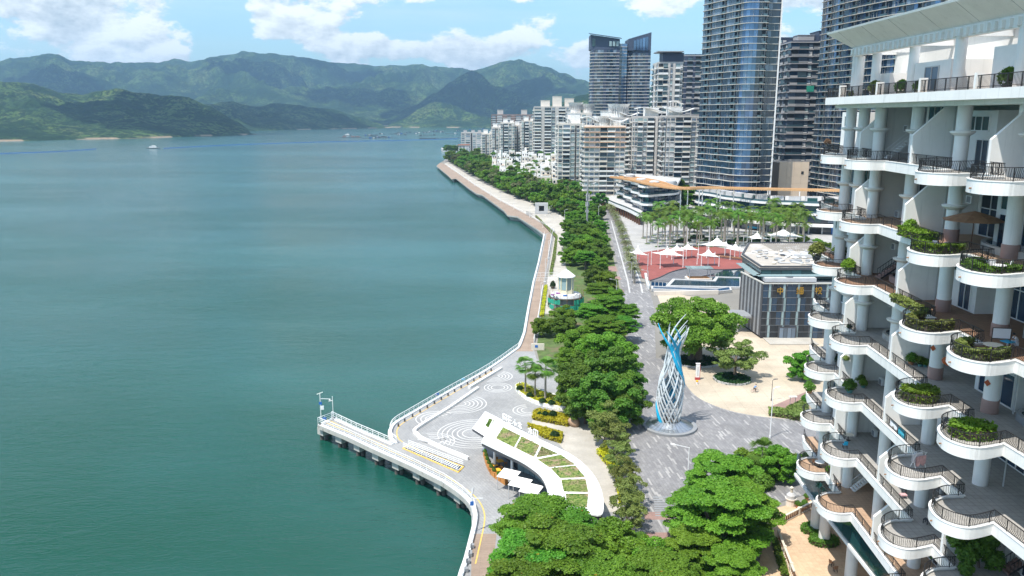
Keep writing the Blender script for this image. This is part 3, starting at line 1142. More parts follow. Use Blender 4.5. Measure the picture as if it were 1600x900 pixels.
# end cornice turned round the corner
s.add([(xi, ya - 1.9, zb + 0.95), (xo, ya, zb + 2.55), (44, ya, zb + 2.55), (44, ya - 1.9, zb + 0.95), (xo, ya, zb + 2.75), (44, ya, zb + 2.75)],
      [(0, 3, 2, 1), (1, 2, 5, 4)], 'white_wall')
roof = bl(s.build('cornice'))
s = MB()
s.prism([(xo + 0.4, ya - 0.6), (xo + 0.4, yb), (xi + 0.5, yb), (xi + 0.5, ya - 0.6)], zb + 2.56, zb + 2.70, 'white_wall')
s.prism([(43.3, 95.5), (43.3, yb), (64, yb), (64, 95.5)], zb + 0.82, zb + 1.1, 'white_wall')
s.build('roof_slab', roof)
s = MB()
s.box((xi + 0.35, (95.2 + yb) / 2, zb + 0.48), (0.5, 95.2 - yb, 1.02), 'white_fascia')
s.build('beam', roof)
for y in COLY_TOP:
    s = MB()
    s.box((41.1, y, zb + .45), (5.0, 0.35, 0.6), 'white_wall')
    s.build('cross_beam', roof)
for i in range(62):
    s = MB() if i == 0 else s
    if i == 0:
        s.box((0, 0, 0), (0.28, 0.34, 0.66), 'white_wall')
        bme = s.mesh('bracket')
    o = link('bracket', bme, roof)
    o.location = (xi - 0.02, 94.9 - i * 1.02, zb + 0.42)
for i in range(10):
    s = MB()
    y = 94 - i * 6.1
    s.bar((xi - 0.02, y, zb + 0.97), (xo - 0.01, y, zb + 2.54), 0.05, 0.03, 'light_grey')
    s.build('joint', roof)

# columns: one mesh per storey, shared
COLY = [99.6, 96.6, 91.6, 83.2, 73.6, 64.6, 55.4, 46.2, 37]
colx = lambda y: 41.0 if y > 80 else 40.4


def column_mesh(h, ring, rad=0.62):
    s = MB()
    s.lathe((0, 0, 0), [(rad, 0), (rad, h)], 'white_wall', 20)
    me = s.mesh('column')
    me.shade_smooth()
    me.set_sharp_from_angle(angle=R(50))
    rm = None
    if ring:
        s = MB()
        s.lathe((0, 0, 0), [(rad, 0), (rad + 0.42, 0.28), (rad + 0.45, 0.42), (rad + 0.02, 0.48)], 'white_fascia', 20)
        rm = s.mesh('column_ring', True)
    return me, rm


CM, CR = column_mesh(6.65, True)
CB, _ = column_mesh(4.6, False, 0.48)
plinth = MB()
plinth.lathe((0, 0, 0), [(0.68, 0), (0.68, 1.15), (0.63, 1.16)], 'pink_stone', 20)
plinth_me = plinth.mesh('column_base', True)
for k in range(1, 8):
    for i, y in enumerate(COLY):
        x = colx(y)
        if i == 1:
            x += 0.3
        o = bl(link('column', CM))
        o.location = (x - 47, y - 75, LV[k] - 0.2)
        if k in (5, 6, 7) or (k >= 4 and y > 80):
            if not (y < 68 and k < 7) and not (k == 5 and y < 80):
                q = link('column_ring', CR, o)
                q.location = (0, 0, 3.0)
        if (k, i) in ((5, 4), (5, 5), (5, 6), (4, 5), (4, 4), (6, 4), (6, 5)):
            q = link('column_base', plinth_me, o)
            q.location = (0, 0, 0.05)
for i, y in enumerate(COLY):
    o = bl(link('column', CB))
    o.location = (colx(y) - 47 - 1.2, min(y, 96.9 - i) - 75 - 0.4 if i < 2 else y - 75 - .4, zt - 0.05)
# ground columns carrying the lowest slab
CG, _ = column_mesh(10.3, False, 0.72)
for i, y in enumerate([100, 97, 88.5, 79, 70, 61, 52]):
    o = bl(link('column', CG))
    o.location = (41.1 - 47, y - 75, 0.05)

# sloped white party walls
def fin(y, k, x0=38.3, x1=46.8):
    z0 = LV[k] - 0.9
    z1 = LV[k] + 2.75
    z2 = LV[k] + 4.6
    s = MB()
    prof = [(x0, z0), (x1, z0), (x1, z2 + 1.2), (x0 + 3.6, z2 + 0.55), (x0 + 3.0, z2 + 0.2), (x0, z1)]
    prof = [(x0, z0), (x1, z0), (x1, z2 + 1.3), (x0 + 3.4, z2 + 1.3), (x0, z1)]
    n = len(prof)
    vs = [(x, y - 0.16, z) for x, z in prof] + [(x, y + 0.16, z) for x, z in prof]
    s.add(vs, [tuple(range(n)), tuple(range(2 * n - 1, n - 1, -1))] + [(i, n + i, n + (i + 1) % n, (i + 1) % n) for i in range(n)], 'white_wall')
    bl(s.build('party_wall'))


for k in range(1, 8):
    fin(92.6, k, 39.3)
    fin(78.4, k, 38.25)
    if k in (2, 1, 7):
        fin(64.2, k, 37.5)
    fin(50.5, k, 37.2)

# back walls, bay by bay, with glazing
BAYS = [(107, 92.8), (92.4, 78.6), (78.2, 64.4), (64.0, 50.7), (50.3, 33)]
br = random.Random(5)


def glazing(y0, y1, x, z0, z1, cols, rows, gm='glass_dark', fm='white_metal'):
    """window facing the water: panes set behind a frame"""
    fr = MB()
    t = 0.09
    for i in range(cols + 1):
        y = y0 + (y1 - y0) * i / cols
        fr.box((x - 0.05, y, (z0 + z1) / 2), (0.12, t, z1 - z0 + t), fm)
    for j in range(rows + 1):
        z = z0 + (z1 - z0) * j / rows
        fr.box((x - 0.045, (y0 + y1) / 2, z), (0.10, abs(y1 - y0), t), fm)
    w = bl(fr.build('window'))
    for i in range(cols):
        for j in range(rows):
            g = MB()
            g.box((x - 0.03, y0 + (y1 - y0) * (i + .5) / cols, z0 + (z1 - z0) * (j + .5) / rows), (0.03, abs(y1 - y0) / cols - t, (z1 - z0) / rows - t), gm)
            g.build('pane', w)
    return w


def room(y0, y1, x0, z0, z1, m='white_wall'):
    s = MB()
    s.box(((x0 + 56) / 2, (y0 + y1) / 2, (z0 + z1) / 2), (56 - x0, abs(y1 - y0), z1 - z0), m)
    return bl(s.build('wall'))


for k in range(0, 8):
    z0 = (LV[k] - 0.15) if k else 0.06
    z1 = LV[k + 1] - 0.82
    for bi, (ya, yb) in enumerate(BAYS):
        if k == 0:
            room(yb, ya, 49, z0, z1, 'mid_grey')
            continue
        n = (k * 3 + bi * 5) % 6
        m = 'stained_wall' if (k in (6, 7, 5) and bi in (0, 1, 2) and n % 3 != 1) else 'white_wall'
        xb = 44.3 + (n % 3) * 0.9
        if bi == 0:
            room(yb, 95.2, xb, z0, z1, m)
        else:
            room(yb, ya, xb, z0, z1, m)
        W_ = ya - yb
        if n in (0, 4):
            room(yb + 0.1, yb + W_ * 0.45, 42.5, z0, z1 - 0.05)
            glazing(yb + 0.5, yb + W_ * 0.40, 42.5, z0 + 0.15, z0 + 3.0, 3, 1)
            glazing(yb + 0.5, yb + W_ * 0.40, 42.5, z0 + 3.4, z1 - 0.5, 3, 1, 'glass_teal')
            glazing(yb + W_ * 0.5, yb + W_ * 0.95, xb, z0 + 0.1, z1 - .6, 4, 2)
        elif n in (1, 3):
            glazing(yb + W_ * 0.12, yb + W_ * 0.5, xb, z0 + 0.1, z1 - 0.6, 4, 2, 'glass_dark')
            room(yb + W_ * 0.58, yb + W_ * 0.97, 42.7, z0, z0 + 5.2)
            glazing(yb + W_ * 0.64, yb + W_ * 0.78, 42.7, z0 + 0.1, z0 + 2.6, 2, 1)
            glazing(yb + W_ * 0.66, yb + W_ * 0.9, 42.7, z0 + 3.4, z0 + 4.7, 3, 1, 'glass_teal')
        elif n == 2:
            room(yb + 0.1, yb + W_ * 0.5, 43.0, z0 + 3.1, z1 - 0.05)
            glazing(yb + 0.6, yb + W_ * 0.46, 43.0, z0 + 3.5, z1 - 0.4, 5, 1, 'glass_teal')
            glazing(yb + 0.6, yb + W_ * 0.8, xb, z0 + 0.1, z0 + 2.8, 6, 1)
        else:
            glazing(yb + W_ * 0.5, yb + W_ * 0.92, xb, z0 + 0.15, z1 - .8, 5, 2, 'glass_dark', 'dark_metal')
            glazing(yb + W_ * 0.2, yb + W_ * 0.4, xb, z0 + 3.3, z0 + 4.8, 2, 1)

# penthouse on the top terrace
room(33, 95.2, 43.6, zt - 0.05, zb + 0.8)
for (y0, y1, x0, h) in ((89.5, 93.2, 40.6, 2.4), (75.5, 82.2, 39.7, 2.9), (59, 69, 39.7, 3.4), (46, 55, 39.7, 3.4)):
    room(y0, y1, x0, zt - 0.05, zt + h)
glazing(84, 88.5, 43.6, zt + 0.1, zt + 2.6, 3, 1, 'glass_grey')
glazing(77.5, 80.0, 39.7, zt + 0.2, zt + 2.4, 2, 1, 'glass_grey', 'light_grey')
for y0 in (68, 72.5, 55, 58):
    glazing(y0, y0 + 2.2, 43.6, zt + 0.2, zt + 3.4, 2, 1, 'glass_grey', 'light_grey')
glazing(70.2, 71.8, 43.6, zt + 3.0, zb + 0.3, 2, 1, 'glass_dark')
for y in (93.6, 84.2, 75.4, 66.4, 57):
    s = MB()
    s.box((37.3, y, zt + 0.6), (0.7, 0.3, 1.25), 'white_wall')
    bl(s.build('parapet_pier'))

# lowest band of green glass under the first slab, hung on a white rim
s = MB()
gl = [(39.3, 104), (39.0, 97), (39.0, 62), (39.2, 45), (39.2, 36)]
s.strip(gl, 0.35, LV[1] - 4.6, LV[1] - 4.2, 'white_wall')
s.prism([(39.2, 104), (39.0, 60), (39.2, 36), (49, 36), (49, 104)], LV[1] - 4.55, LV[1] - 4.3, 'white_wall')
can = bl(s.build('canopy_slab'))
for i, (p, d) in enumerate(resample([(q[0] + 0.05, q[1]) for q in gl], 2.4)):
    g = MB()
    g.box((p.x, p.y - 1.2, LV[1] - 2.7), (0.08, 2.32, 2.9), 'glass_teal')
    g.build('pane', can)

# plunge pools on the terraces (pool > water)
def pool(k, cx, cy, rx, ry, wm='pool_water', curb='concrete', square=False):
    z = LV[k] - 0.16
    n = 28
    ring = [(cx + rx * math.copysign(abs(math.cos(a)) ** (0.4 if square else 1), math.cos(a)), cy + ry * math.copysign(abs(math.sin(a)) ** (0.4 if square else 1), math.sin(a))) for a in [2 * math.pi * i / n for i in range(n)]]
    s = MB()
    s.strip(ring, 0.34, z, z + 0.62, curb, True)
    o = bl(s.build('pool'))
    s = MB()
    s.sheet(ring, z + 0.5, wm)
    s.build('pool_water', o)


pool(6, 43.5, 66.5, 3.0, 5.2)
pool(6, 44.6, 86.5, 2.2, 2.6, 'blue_pool')
pool(5, 43.9, 86.8, 2.0, 2.6, 'blue_pool', 'pink_stone')
pool(4, 44.0, 87.0, 2.1, 2.8, 'pool_water')
pool(4, 44.4, 57.5, 3.0, 6.2, 'pool_water', 'mid_grey', True)
pool(2, 43.2, 54.5, 2.6, 3.8, 'pool_water', 'pale_wall')
pool(1, 44.4, 80.5, 2.6, 3.2, 'blue_pool')
pool(1, 43.2, 60.5, 2.3, 3.2, 'blue_pool', 'pale_wall')


# outside stairs between the half floors
def stair(k, x, y, dx, n, up, m, railm):
    """n steps rising away from the water, from (x, y) toward +x"""
    z = LV[k] - 0.1
    s = MB()
    for i in range(n):
        s.box((x + dx * i, y, z + up * (i + .5)), (abs(dx) * 1.1, 1.1, 0.07 if railm == 'white_metal' else up), m)
    o = bl(s.build('stair'))
    s = MB()
    for sy in (-0.55, 0.55):
        s.bar((x, y + sy, z + 1.0), (x + dx * n, y + sy, z + up * n + 1.0), 0.05, 0.05, railm)
        s.bar((x, y + sy, z + 0.1), (x + dx * n, y + sy, z + up * n + 0.1), 0.04, 0.16, railm)
        for i in range(0, n + 1, 1):
            s.bar((x + dx * i, y + sy, z + up * i), (x + dx * i, y + sy, z + up * i + 1.0), 0.03, 0.03, railm)
    s.build('stair_rail', o)


stair(1, 41.2, 90.3, 0.27, 14, 0.24, 'white_metal', 'white_metal')
stair(7, 41.5, 90.2, 0.3, 11, 0.25, 'white_metal', 'white_metal')
stair(5, 41.3, 89.0, 0.3, 13, 0.22, 'brick_pink', 'dark_metal')
stair(2, 41.6, 61.5, 0.3, 13, 0.22, 'brick_pink', 'dark_metal')
stair(1, 40.6, 66.5, 0.3, 13, 0.22, 'dark_grey', 'white_metal')
# little gabled playhouse doors on the seventh floor, dark wood
s = MB()
for z in (0, 3.1):
    zf = LV[7] - 0.1 + z
    s.box((42.6, 59.5, zf + 1.1), (1.6, 2.0, 2.2), 'dark_wood')
    s.bar((41.5, 60.8, zf + 2.3), (41.5, 59.5, zf + 3.3), 1.2, 0.16, 'white_wall')
    s.bar((41.5, 59.5, zf + 3.3), (41.5, 58.2, zf + 2.3), 1.2, 0.16, 'white_wall')
    s.box((42.4, 59.5, zf + 2.32), (2.0, 2.6, 0.14), 'white_wall')
ph = bl(s.build('porch'))
s = MB()
for z in (0, 3.1):
    for dy in (-0.45, 0.45):
        s.box((41.78, 59.5 + dy, LV[7] + z + 1.1), (0.05, 0.7, 1.3), 'glass_dark')
s.build('pane', ph)

# drain pipes on the party walls, air conditioners and curtains along the back walls
ac = MB()
ac.box((0, 0, 0), (.36, .95, .75), 'white_metal')
ac.box((-.19, 0, 0), (.02, .62, .58), 'mid_grey')
acm = ac.mesh('air_conditioner')
vr_ = random.Random(19)
for k in range(1, 8):
    for y0 in (92.6, 78.4, 64.2, 50.5):
        w = MB()
        w.tube([(42.0, y0 - .26, LV[k] - .1), (42.0, y0 - .26, LV[k] + 5.6)], .07, 'light_grey', 6)
        bl(w.build('drain_pipe'))
        o = bl(link('air_conditioner', acm))
        o.location = (43.6 + vr_.uniform(-.2, .2) - 47, y0 - 1.2 - 75 - vr_.uniform(0, 1), LV[k] + vr_.choice([.3, 3.2, 3.4]))

# ------------------------------------------------------------------ towers and blocks
_unit = {}


def unit_box(m, name):
    """a shared unit box per material"""
    k = (m, name)
    if k not in _unit:
        b = MB()
        b.box((0, 0, 0), (1, 1, 1), m)
        _unit[k] = b.mesh(name)
    return _unit[k]


def put_box(name, m, c, size, rz, parent):
    o = link(name, unit_box(m, name), parent)
    o.location = c
    o.scale = size
    o.rotation_euler = (0, 0, rz)
    return o


def along(path, s):
    for a, b in zip(path[:-1], path[1:]):
        L = math.hypot(b[0] - a[0], b[1] - a[1])
        if s <= L:
            t = s / L
            return (a[0] + (b[0] - a[0]) * t, a[1] + (b[1] - a[1]) * t), math.atan2(b[1] - a[1], b[0] - a[0])
        s -= L
    a, b = path[-2:]
    return b, math.atan2(b[1] - a[1], b[0] - a[0])


def plen(path):
    return sum(math.hypot(b[0] - a[0], b[1] - a[1]) for a, b in zip(path[:-1], path[1:]))


def glass_tower(label, path, back, z1, fh, bay, kinds, slab_m='slab_edge', over=0.7, seed=1, z0=0.0, wave=0.0, thick=0.42, group=None, top_from=None, rail=True, base_fl=0):
    """path: visible facade from its left to its right end; back: points that close the plan behind.
    kinds(s, floor) -> 'g' glass, 'w' window with pale frame, 'b' balcony, 'p' pier"""
    r = random.Random(seed)
    cx = sum(p[0] for p in path) / len(path)
    cy = sum(p[1] for p in path) / len(path)
    t = thing('residential_tower', label, 'tower', (cx, cy, z0), 0, group)

    def rel(o):
        o.parent = t
        return o
    sh = lambda p: (p[0] - cx, p[1] - cy)
    path = [sh(p) for p in path]
    back = [sh(p) for p in back]
    inner = offset(path, 0.9)       # recessed wall behind balconies (path runs left to right, inside is to the left of travel)
    core = MB()
    core.prism(inner + back, 0, z1 - z0 - 0.3, 'navy_wall')
    core.build('wall', t)
    nfl = int((z1 - z0) / fh)
    L = plen(path)
    nb = max(1, round(L / bay))
    bw = L / nb
    cells = []
    for f in range(nfl):
        w = MB()
        o = offset(path, -over)
        if wave:
            a = wave * max(0.0, 1 - f / (nfl * 0.55))
            q = []
            tot = 0
            o2 = [along(o, plen(o) * i / 60)[0] for i in range(61)]
            nrm = offset(o2, -1)
            for i, p in enumerate(o2):
                kx = a * (0.5 + 0.5 * math.sin(i * 0.42 + 0.6))
                q.append((p[0] + (nrm[i][0] - p[0]) * kx, p[1] + (nrm[i][1] - p[1]) * kx))
            o = q
        w.prism(o + back, f * fh - thick / 2, f * fh + thick / 2, slab_m, None, True)
        w.build('floor_slab', t)
        for b in range(nb):
            cells.append((f, b))
    # the panes that show largest are parts, the others stay joined
    cells.sort(key=lambda c: abs(t.location.z + (c[0] + .5) * fh - CAM_H) + 0.01 * c[1])
    quota = 300
    rest, rest_b, rails = MB(), MB(), MB()
    for f, b in cells:
        (px, py), a = along(path, (b + .5) * bw)
        zc = (f + .5) * fh
        k = kinds(b, nb, f, nfl, r)
        hh = fh - thick
        nx, ny = -math.sin(a), math.cos(a)
        if k == 'b':
            if rail:
                c = (px - nx * (over - 0.12), py - ny * (over - 0.12), f * fh + thick / 2 + 0.5)
                rails.box(c, (bw, 0.06, 1.0), 'rail_glass', a)
            rest_b.box((px + nx * 0.85, py + ny * 0.85, zc), (bw * 0.85, 0.1, hh * .8), r.choice(['glass_dark', 'glass_dark', 'glass_grey', 'shade_dark']), a)
            rest_b.box((px + nx * 0.5 + math.cos(a) * bw / 2, py + ny * 0.5 + math.sin(a) * bw / 2, zc), (0.2, 0.8, hh), 'grey_wall', a)
        elif k == 'p':
            rest.box((px + nx * .1, py + ny * .1, zc), (bw, 0.4, hh), 'navy_wall', a)
        elif k == 'P':
            rest.box((px + nx * .1, py + ny * .1, zc), (bw, 0.4, hh), 'pale_wall', a)
        else:
            m = {'g': 'glass_dark', 'w': 'glass_grey', 's': 'glass_blue'}[k]
            if k == 'g' and r.random() < 0.12:
                m = 'glass_grey'
            if quota > 0:
                quota -= 1
                put_box('window', m, (px + nx * .15, py + ny * .15, zc), (bw * 0.95, 0.12, hh), a, t)
            else:
                rest.box((px + nx * .15, py + ny * .15, zc), (bw * 0.95, 0.12, hh), m, a)
            if r.random() < 0.35:      # opened sash or mullion
                rest_b.box((px - nx * .0 + math.cos(a) * bw * .2, py + math.sin(a) * bw * .2, zc), (0.08, 0.14, hh), 'light_grey', a)
                rest_b.box((px, py, zc + hh * .15), (bw * .45, 0.14, 0.07), 'light_grey', a)
    if rest.v:
        rest.build('window', t, kind='stuff')
    if rest_b.v:
        rest_b.build('balcony_wall', t, kind='stuff')
    if rails.v:
        rails.build('balcony_rail', t, kind='stuff')
    return t, path, back, nfl * fh


# main tower
yc = 440
A = (X(1092, yc + 36), yc + 36)
B = (X(1153, yc + 1), yc + 1)
Cc = (X(1165, yc - 2), yc - 2)
D = (X(1190, yc - 2), yc - 2)
D2 = (X(1191, yc), yc + 1.6)
E = (X(1211, yc), yc + 1.6)


def k_main(b, nb, f, nfl, r):
    s = b / nb
    if s < 0.60:
        i = b % 6
        return 'b' if (i in (2, 3) and f > 8) else ('w' if f > 26 else 'g')
    if s < 0.72:
        return 's'
    if s < 0.76:
        return 'g'
    if s < 0.88:
        return 'b'
    return 'w' if f > 40 and r.random() < .6 else 'g'


t1, p1_, b1_, h1 = glass_tower('tall blue glass tower with thin white floor edges and a bright rounded corner', curve([A, ((A[0] + B[0]) / 2, (A[1] + B[1]) / 2), B, Cc], 4) + [D, D2, E],
                               [(E[0] + 2, yc + 34), (A[0] + 8, A[1] + 22)], 148, 3.42, 2.2, k_main, over=0.75, seed=3, wave=1.6, thick=0.26)
w = MB()
e = p1_[-1]
w.box((e[0] + 0.1, e[1] - 0.9, 74), (0.7, 0.7, 148), 'white_metal')
w.build('corner_post', t1)

# second glass tower, curved
pts = [(X(1284, 455), 466), (X(1287, 455), 455), (X(1310, 440), 440), (X(1350, 418), 418), (X(1400, 396), 396), (X(1445, 380), 380), (X(1458, 379), 379)]


def k_two(b, nb, f, nfl, r):
    return {0: 'g', 1: 'g', 2: 's', 3: 'b', 4: 'b', 5: 'g', 6: 'w', 7: 's', 8: 'b', 9: 'b'}[b % 10]


t2, p2_, b2_, h2 = glass_tower('dark glass tower with a curved front of white floor edges beside the terraced block', curve(pts, 3),
                               [(X(1478, 384), 384), (X(1478, 384) + 30, 440), (X(1330, 480) + 30, 490)], 150, 3.42, 2.4, k_two, over=0.75, seed=4, thick=0.26)
w = MB()
q = p2_[-1]
w.box((q[0] + 3.5, q[1] + 6, 75), (6.8, 12, 150), 'pale_wall')
w.build('stair_core', t2)
w = MB()
for f in range(43):
    for dx in (-1.6, 0.2):
        w.box((q[0] + 3.5 + dx, q[1] - 0.02, f * 3.42 + 1.7), (0.8, 0.1, 1.7), 'glass_dark')
w.build('window', t2, kind='stuff')
# sliver of a far tower over the cornice
t_, p_, b_, h_ = glass_tower('narrow grey tower top showing over the cornice of the terraced block', [(X(1521, 420), 420), (X(1570, 415), 415), (X(1640, 415), 415)], [(X(1640, 415), 450), (X(1521, 420) + 8, 450)], 123, 3.4, 2.4, lambda b, nb, f, nfl, r: 'g' if b % 2 else 'P', seed=9, rail=False)


# dark twin block far up the avenue
def k_twin(b, nb, f, nfl, r):
    return r.choice('gggwb') if b % 4 else 'p'


yt = 820
tw = [(X(922, yt), yt + 14), (X(926, yt), yt), (X(965, yt), yt - 2)]
ta, pa, ba, ha = glass_tower('dark navy tower with a glazed lantern room on its slanted top', curve(tw, 3), [(X(965, yt), yt + 30), (X(922, yt) + 2, yt + 30)], Z(76, yt), 3.05, 3.0, k_twin, 'mid_grey_wall', 0.5, 5, thick=0.5)
z = Z(76, yt)
w = MB()
x0, x1 = pa[0][0], pa[-1][0]
w.add([(x0, pa[1][1], z), (x1, pa[-1][1], z), (x1, pa[-1][1], z + 9), (x0, pa[1][1], z + 14), (x0, 26, z), (x1, 26, z), (x1, 26, z + 9), (x0, 26, z + 14)],
      [(0, 1, 2, 3), (1, 5, 6, 2), (5, 4, 7, 6), (4, 0, 3, 7), (3, 2, 6, 7)], 'navy_wall')
w.build('roof', ta)
w = MB()
w.box((x0 + 6, pa[1][1] - 1.2, z + 6.5), (9, 1.6, 7), 'glass_teal')
w.build('lantern_room', ta)
w = MB()
w.bar((x0 - 1.5, pa[1][1] - 2, z + 14.8), (x1 + 1, pa[-1][1] - 2, z + 9.4), 5, 0.6, 'navy_wall')
w.build('roof_edge', ta)
for i in range(3):
    w = MB()
    w.box((x1 - 9 + i * 3.4, pa[-1][1] - .1, z + 4.5), (2.4, 0.3, 4.6), 'glass_pale')
    w.build('opening', ta)
tb, pb, bb, hb = glass_tower('slim blue middle tower joining the dark twin blocks', [(X(966, yt), yt + 4), (X(978, yt), yt + 4)], [(X(978, yt), yt + 30), (X(966, yt), yt + 30)], Z(67, yt), 3.05, 2.6, lambda b, nb, f, nfl, r: 's' if b else 'g', 'mid_grey_wall', 0.5, 6, thick=0.5)
tc_, pc, bc, hc = glass_tower('dark navy tower whose top slants up toward the main glass tower', [(X(979, yt), yt + 6), (X(986, yt), yt), (X(1013, yt), yt - 2)], [(X(1014, yt), yt + 30), (X(979, yt), yt + 30)], Z(79, yt), 3.05, 2.6, k_twin, 'mid_grey_wall', 0.5, 7, thick=0.5)
z = Z(79, yt)
w = MB()
x0, x1 = pc[0][0], pc[-1][0]
w.add([(x0, pc[1][1], z), (x1, pc[-1][1], z), (x1, pc[-1][1], z + 17), (x0, pc[1][1], z + 11), (x0, 26, z), (x1, 26, z), (x1, 26, z + 17), (x0, 26, z + 11)],
      [(0, 1, 2, 3), (1, 5, 6, 2), (5, 4, 7, 6), (4, 0, 3, 7), (3, 2, 6, 7)], 'navy_wall')
w.build('roof', tc_)
for i in range(5):
    w = MB()
    w.box((x0 + 6 + i * 2.9, pc[1][1] - 1.9, z + 5.0 + i * .3), (2.5, 0.3, 9 + i), 'glass_blue')
    w.build('pane', tc_)


# ---- masonry apartment blocks
def block(label, x0, x1, y, ytop, depth, fh, bays, wall='pale_wall', band=None, seed=1, cat='apartment block', name='apartment_block', left=True, lbays=None, zbase=0.0, group=None, roofm='roof_white', band_from=0, win_h=0.5, ang=0.0):
    """upright block: front faces the camera side, its left flank the water. x0,x1: pixels of the front"""
    r = random.Random(seed)
    xa, xb = X(x0, y), X(x1, y)
    z1 = Z(ytop, y)
    Wd = xb - xa
    t = thing(name, label, cat, (xa, y, zbase), ang, group)
    H = z1 - zbase
    w = MB()
    w.box((Wd / 2, depth / 2, H / 2), (Wd, depth, H), wall)
    body = w.build('wall', t)
    n = int(H / fh)
    win, bal, ban, pier = MB(), MB(), MB(), MB()

    def face(p, ux, uy, L, pattern):
        # p: start corner; (ux,uy) along; outward = (uy,-ux)
        ox, oy = uy, -ux
        tot = sum({'.': .6, 'w': 1.0, 'W': 1.5, 'b': 1.7, 'B': 2.2, 'P': 0.8, 'g': .35}[c] for c in pattern)
        a = math.atan2(uy, ux)
        s = 0.0
        for ch in pattern:
            bw = {'.': .6, 'w': 1.0, 'W': 1.5, 'b': 1.7, 'B': 2.2, 'P': 0.8, 'g': .35}[ch] / tot * L
            m = s + bw / 2
            cx, cy = p[0] + ux * m, p[1] + uy * m
            if ch == 'P':
                pier.box((cx + ox * .3, cy + oy * .3, H / 2), (bw, 0.7, H), wall, a)
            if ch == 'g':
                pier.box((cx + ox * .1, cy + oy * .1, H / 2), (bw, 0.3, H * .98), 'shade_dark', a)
            for f in range(n):
                zf = f * fh + (H - n * fh)
                if ch in 'wW':
                    win.box((cx + ox * .12, cy + oy * .12, zf + fh * .52), (bw * .72, 0.3, fh * win_h), r.choice(['window_glass', 'glass_grey', 'glass_grey', 'glass_pale', 'glass_pale', 'light_grey']), a)
                    ban.box((cx + ox * .25, cy + oy * .25, zf + fh * .2), (bw * .8, 0.6, fh * .12), 'white_wall', a)
                elif ch in 'bB':
                    win.box((cx + ox * .06, cy + oy * .06, zf + fh * .56), (bw * .9, 0.2, fh * .72), r.choice(['window_glass', 'glass_dark', 'window_glass', 'shade_dark', 'glass_grey', 'glass_pale']), a)
                    bal.box((cx + ox * .75, cy + oy * .75, zf + fh * .04), (bw * .98, 1.5, fh * .1), ('white_wall' if wall != 'navy_wall' else 'grey_wall') if not band else band, a)
                    bal.box((cx + ox * 1.45, cy + oy * 1.45, zf + fh * .22), (bw * .98, 0.12, fh * .27), r.choice(['grey_wall', 'rail_glass', 'mid_grey'] if wall == 'navy_wall' else ['white_wall', 'white_wall', 'rail_glass', 'cream_wall']), a)
            s += bw
        if band:
            for f in range(band_from, n + 1):
                zf = f * fh + (H - n * fh)
                ban.box((p[0] + ux * L / 2 + ox * .3, p[1] + uy * L / 2 + oy * .3, zf), (L + .6, 0.8, fh * .14), band, a)
    face((0, 0), 1, 0, Wd, bays)
    if left:
        face((0, depth), 0, -1, depth, lbays or bays)
    for m, nm in ((win, 'window'), (bal, 'balcony'), (ban, 'floor_band'), (pier, 'pier')):
        if m.v:
            m.build(nm, t, kind='stuff')
    w = MB()
    w.strip([(0.1, 0.1), (Wd - .1, 0.1), (Wd - .1, depth - .1), (.1, depth - .1)], 0.4, H, H + 1.1, wall, True)
    w.build('parapet', t)
    return t, Wd, depth, H


def roofbox(t, x, y, z, sx, sy, sz, m='white_wall', name='roof_house'):
    w = MB()
    w.box((x, y, z + sz / 2), (sx, sy, sz), m)
    w.box((x, y, z + sz + 0.15), (sx + .5, sy + .5, 0.3), m)
    return w.build(name, t)


def crown_house(t, x, y, z, r, h):
    """white drum with a flared top and a comb of fins"""
    w = MB()
    w.lathe((x, y, z), [(r, 0), (r, h * .62), (r * 1.35, h * .95), (r * 1.4, h)], 'white_wall', 20)
    o = w.build('roof_drum', t)
    f = MB()
    for k in range(24):
        a = 2 * math.pi * k / 24
        f.box((x + r * 1.1 * math.cos(a), y + r * 1.1 * math.sin(a), z + h * .62), (r * .3, 0.25, h * .5), 'light_grey', a)
    f.build('fin', o, kind='stuff')
    return o


def swoosh(t, x0, x1, y, z, amp, sign=1):
    """winged white roof blade on posts"""
    w = MB()
    n = 10
    pts = [(x0 + (x1 - x0) * i / n, y, z + amp * math.sin(math.pi * (i / n) * 1.2 * sign + .4)) for i in range(n + 1)]
    for a, b in zip(pts[:-1], pts[1:]):
        w.bar(a, b, 5.0, 0.5, 'white_wall')
    o = w.build('roof_blade', t)
    for i in (1, 5, 9):
        w = MB()
        w.box((pts[i][0], y, pts[i][2] - 2.5), (0.5, 0.5, 5), 'white_wall')
        w.build('post', o)
    return o


# behind the main tower, right
t, w_, d_, h_ = block('brown grey high-rise of open balcony frames between the two glass towers', 1229, 1296, 520, 66, 30, 4.3, 'bBwbwB', 'navy_wall', 'grey_wall', 11)
roofbox(t, 12, 14, h_, 10, 10, 5, 'grey_wall')
roofbox(t, 26, 12, h_, 16, 16, 7, 'navy_wall')
w = MB()
w.box((13, -1.7, h_ - 28), (4.5, 0.2, 3.6), 'net_green')
w.build('green_screen', t)
t, w_, d_, h_ = block('narrow navy high-rise with small square windows beside the main glass tower', 1208, 1231, 540, 61, 24, 3.2, 'wwP.', 'navy_wall', None, 12)
w = MB()
w.box((w_ * .72, -0.6, h_ * .36), (w_ * .5, 1.0, h_ * .72), 'mid_grey_wall')
w.build('lower_front', t)
w = MB()
for f in range(22):
    for i in range(2):
        w.box((w_ * .62 + i * 3.2, -1.15, 2 + f * 3.2), (1.6, 0.2, 1.8), 'shade_dark')
w.build('window', t, kind='stuff')
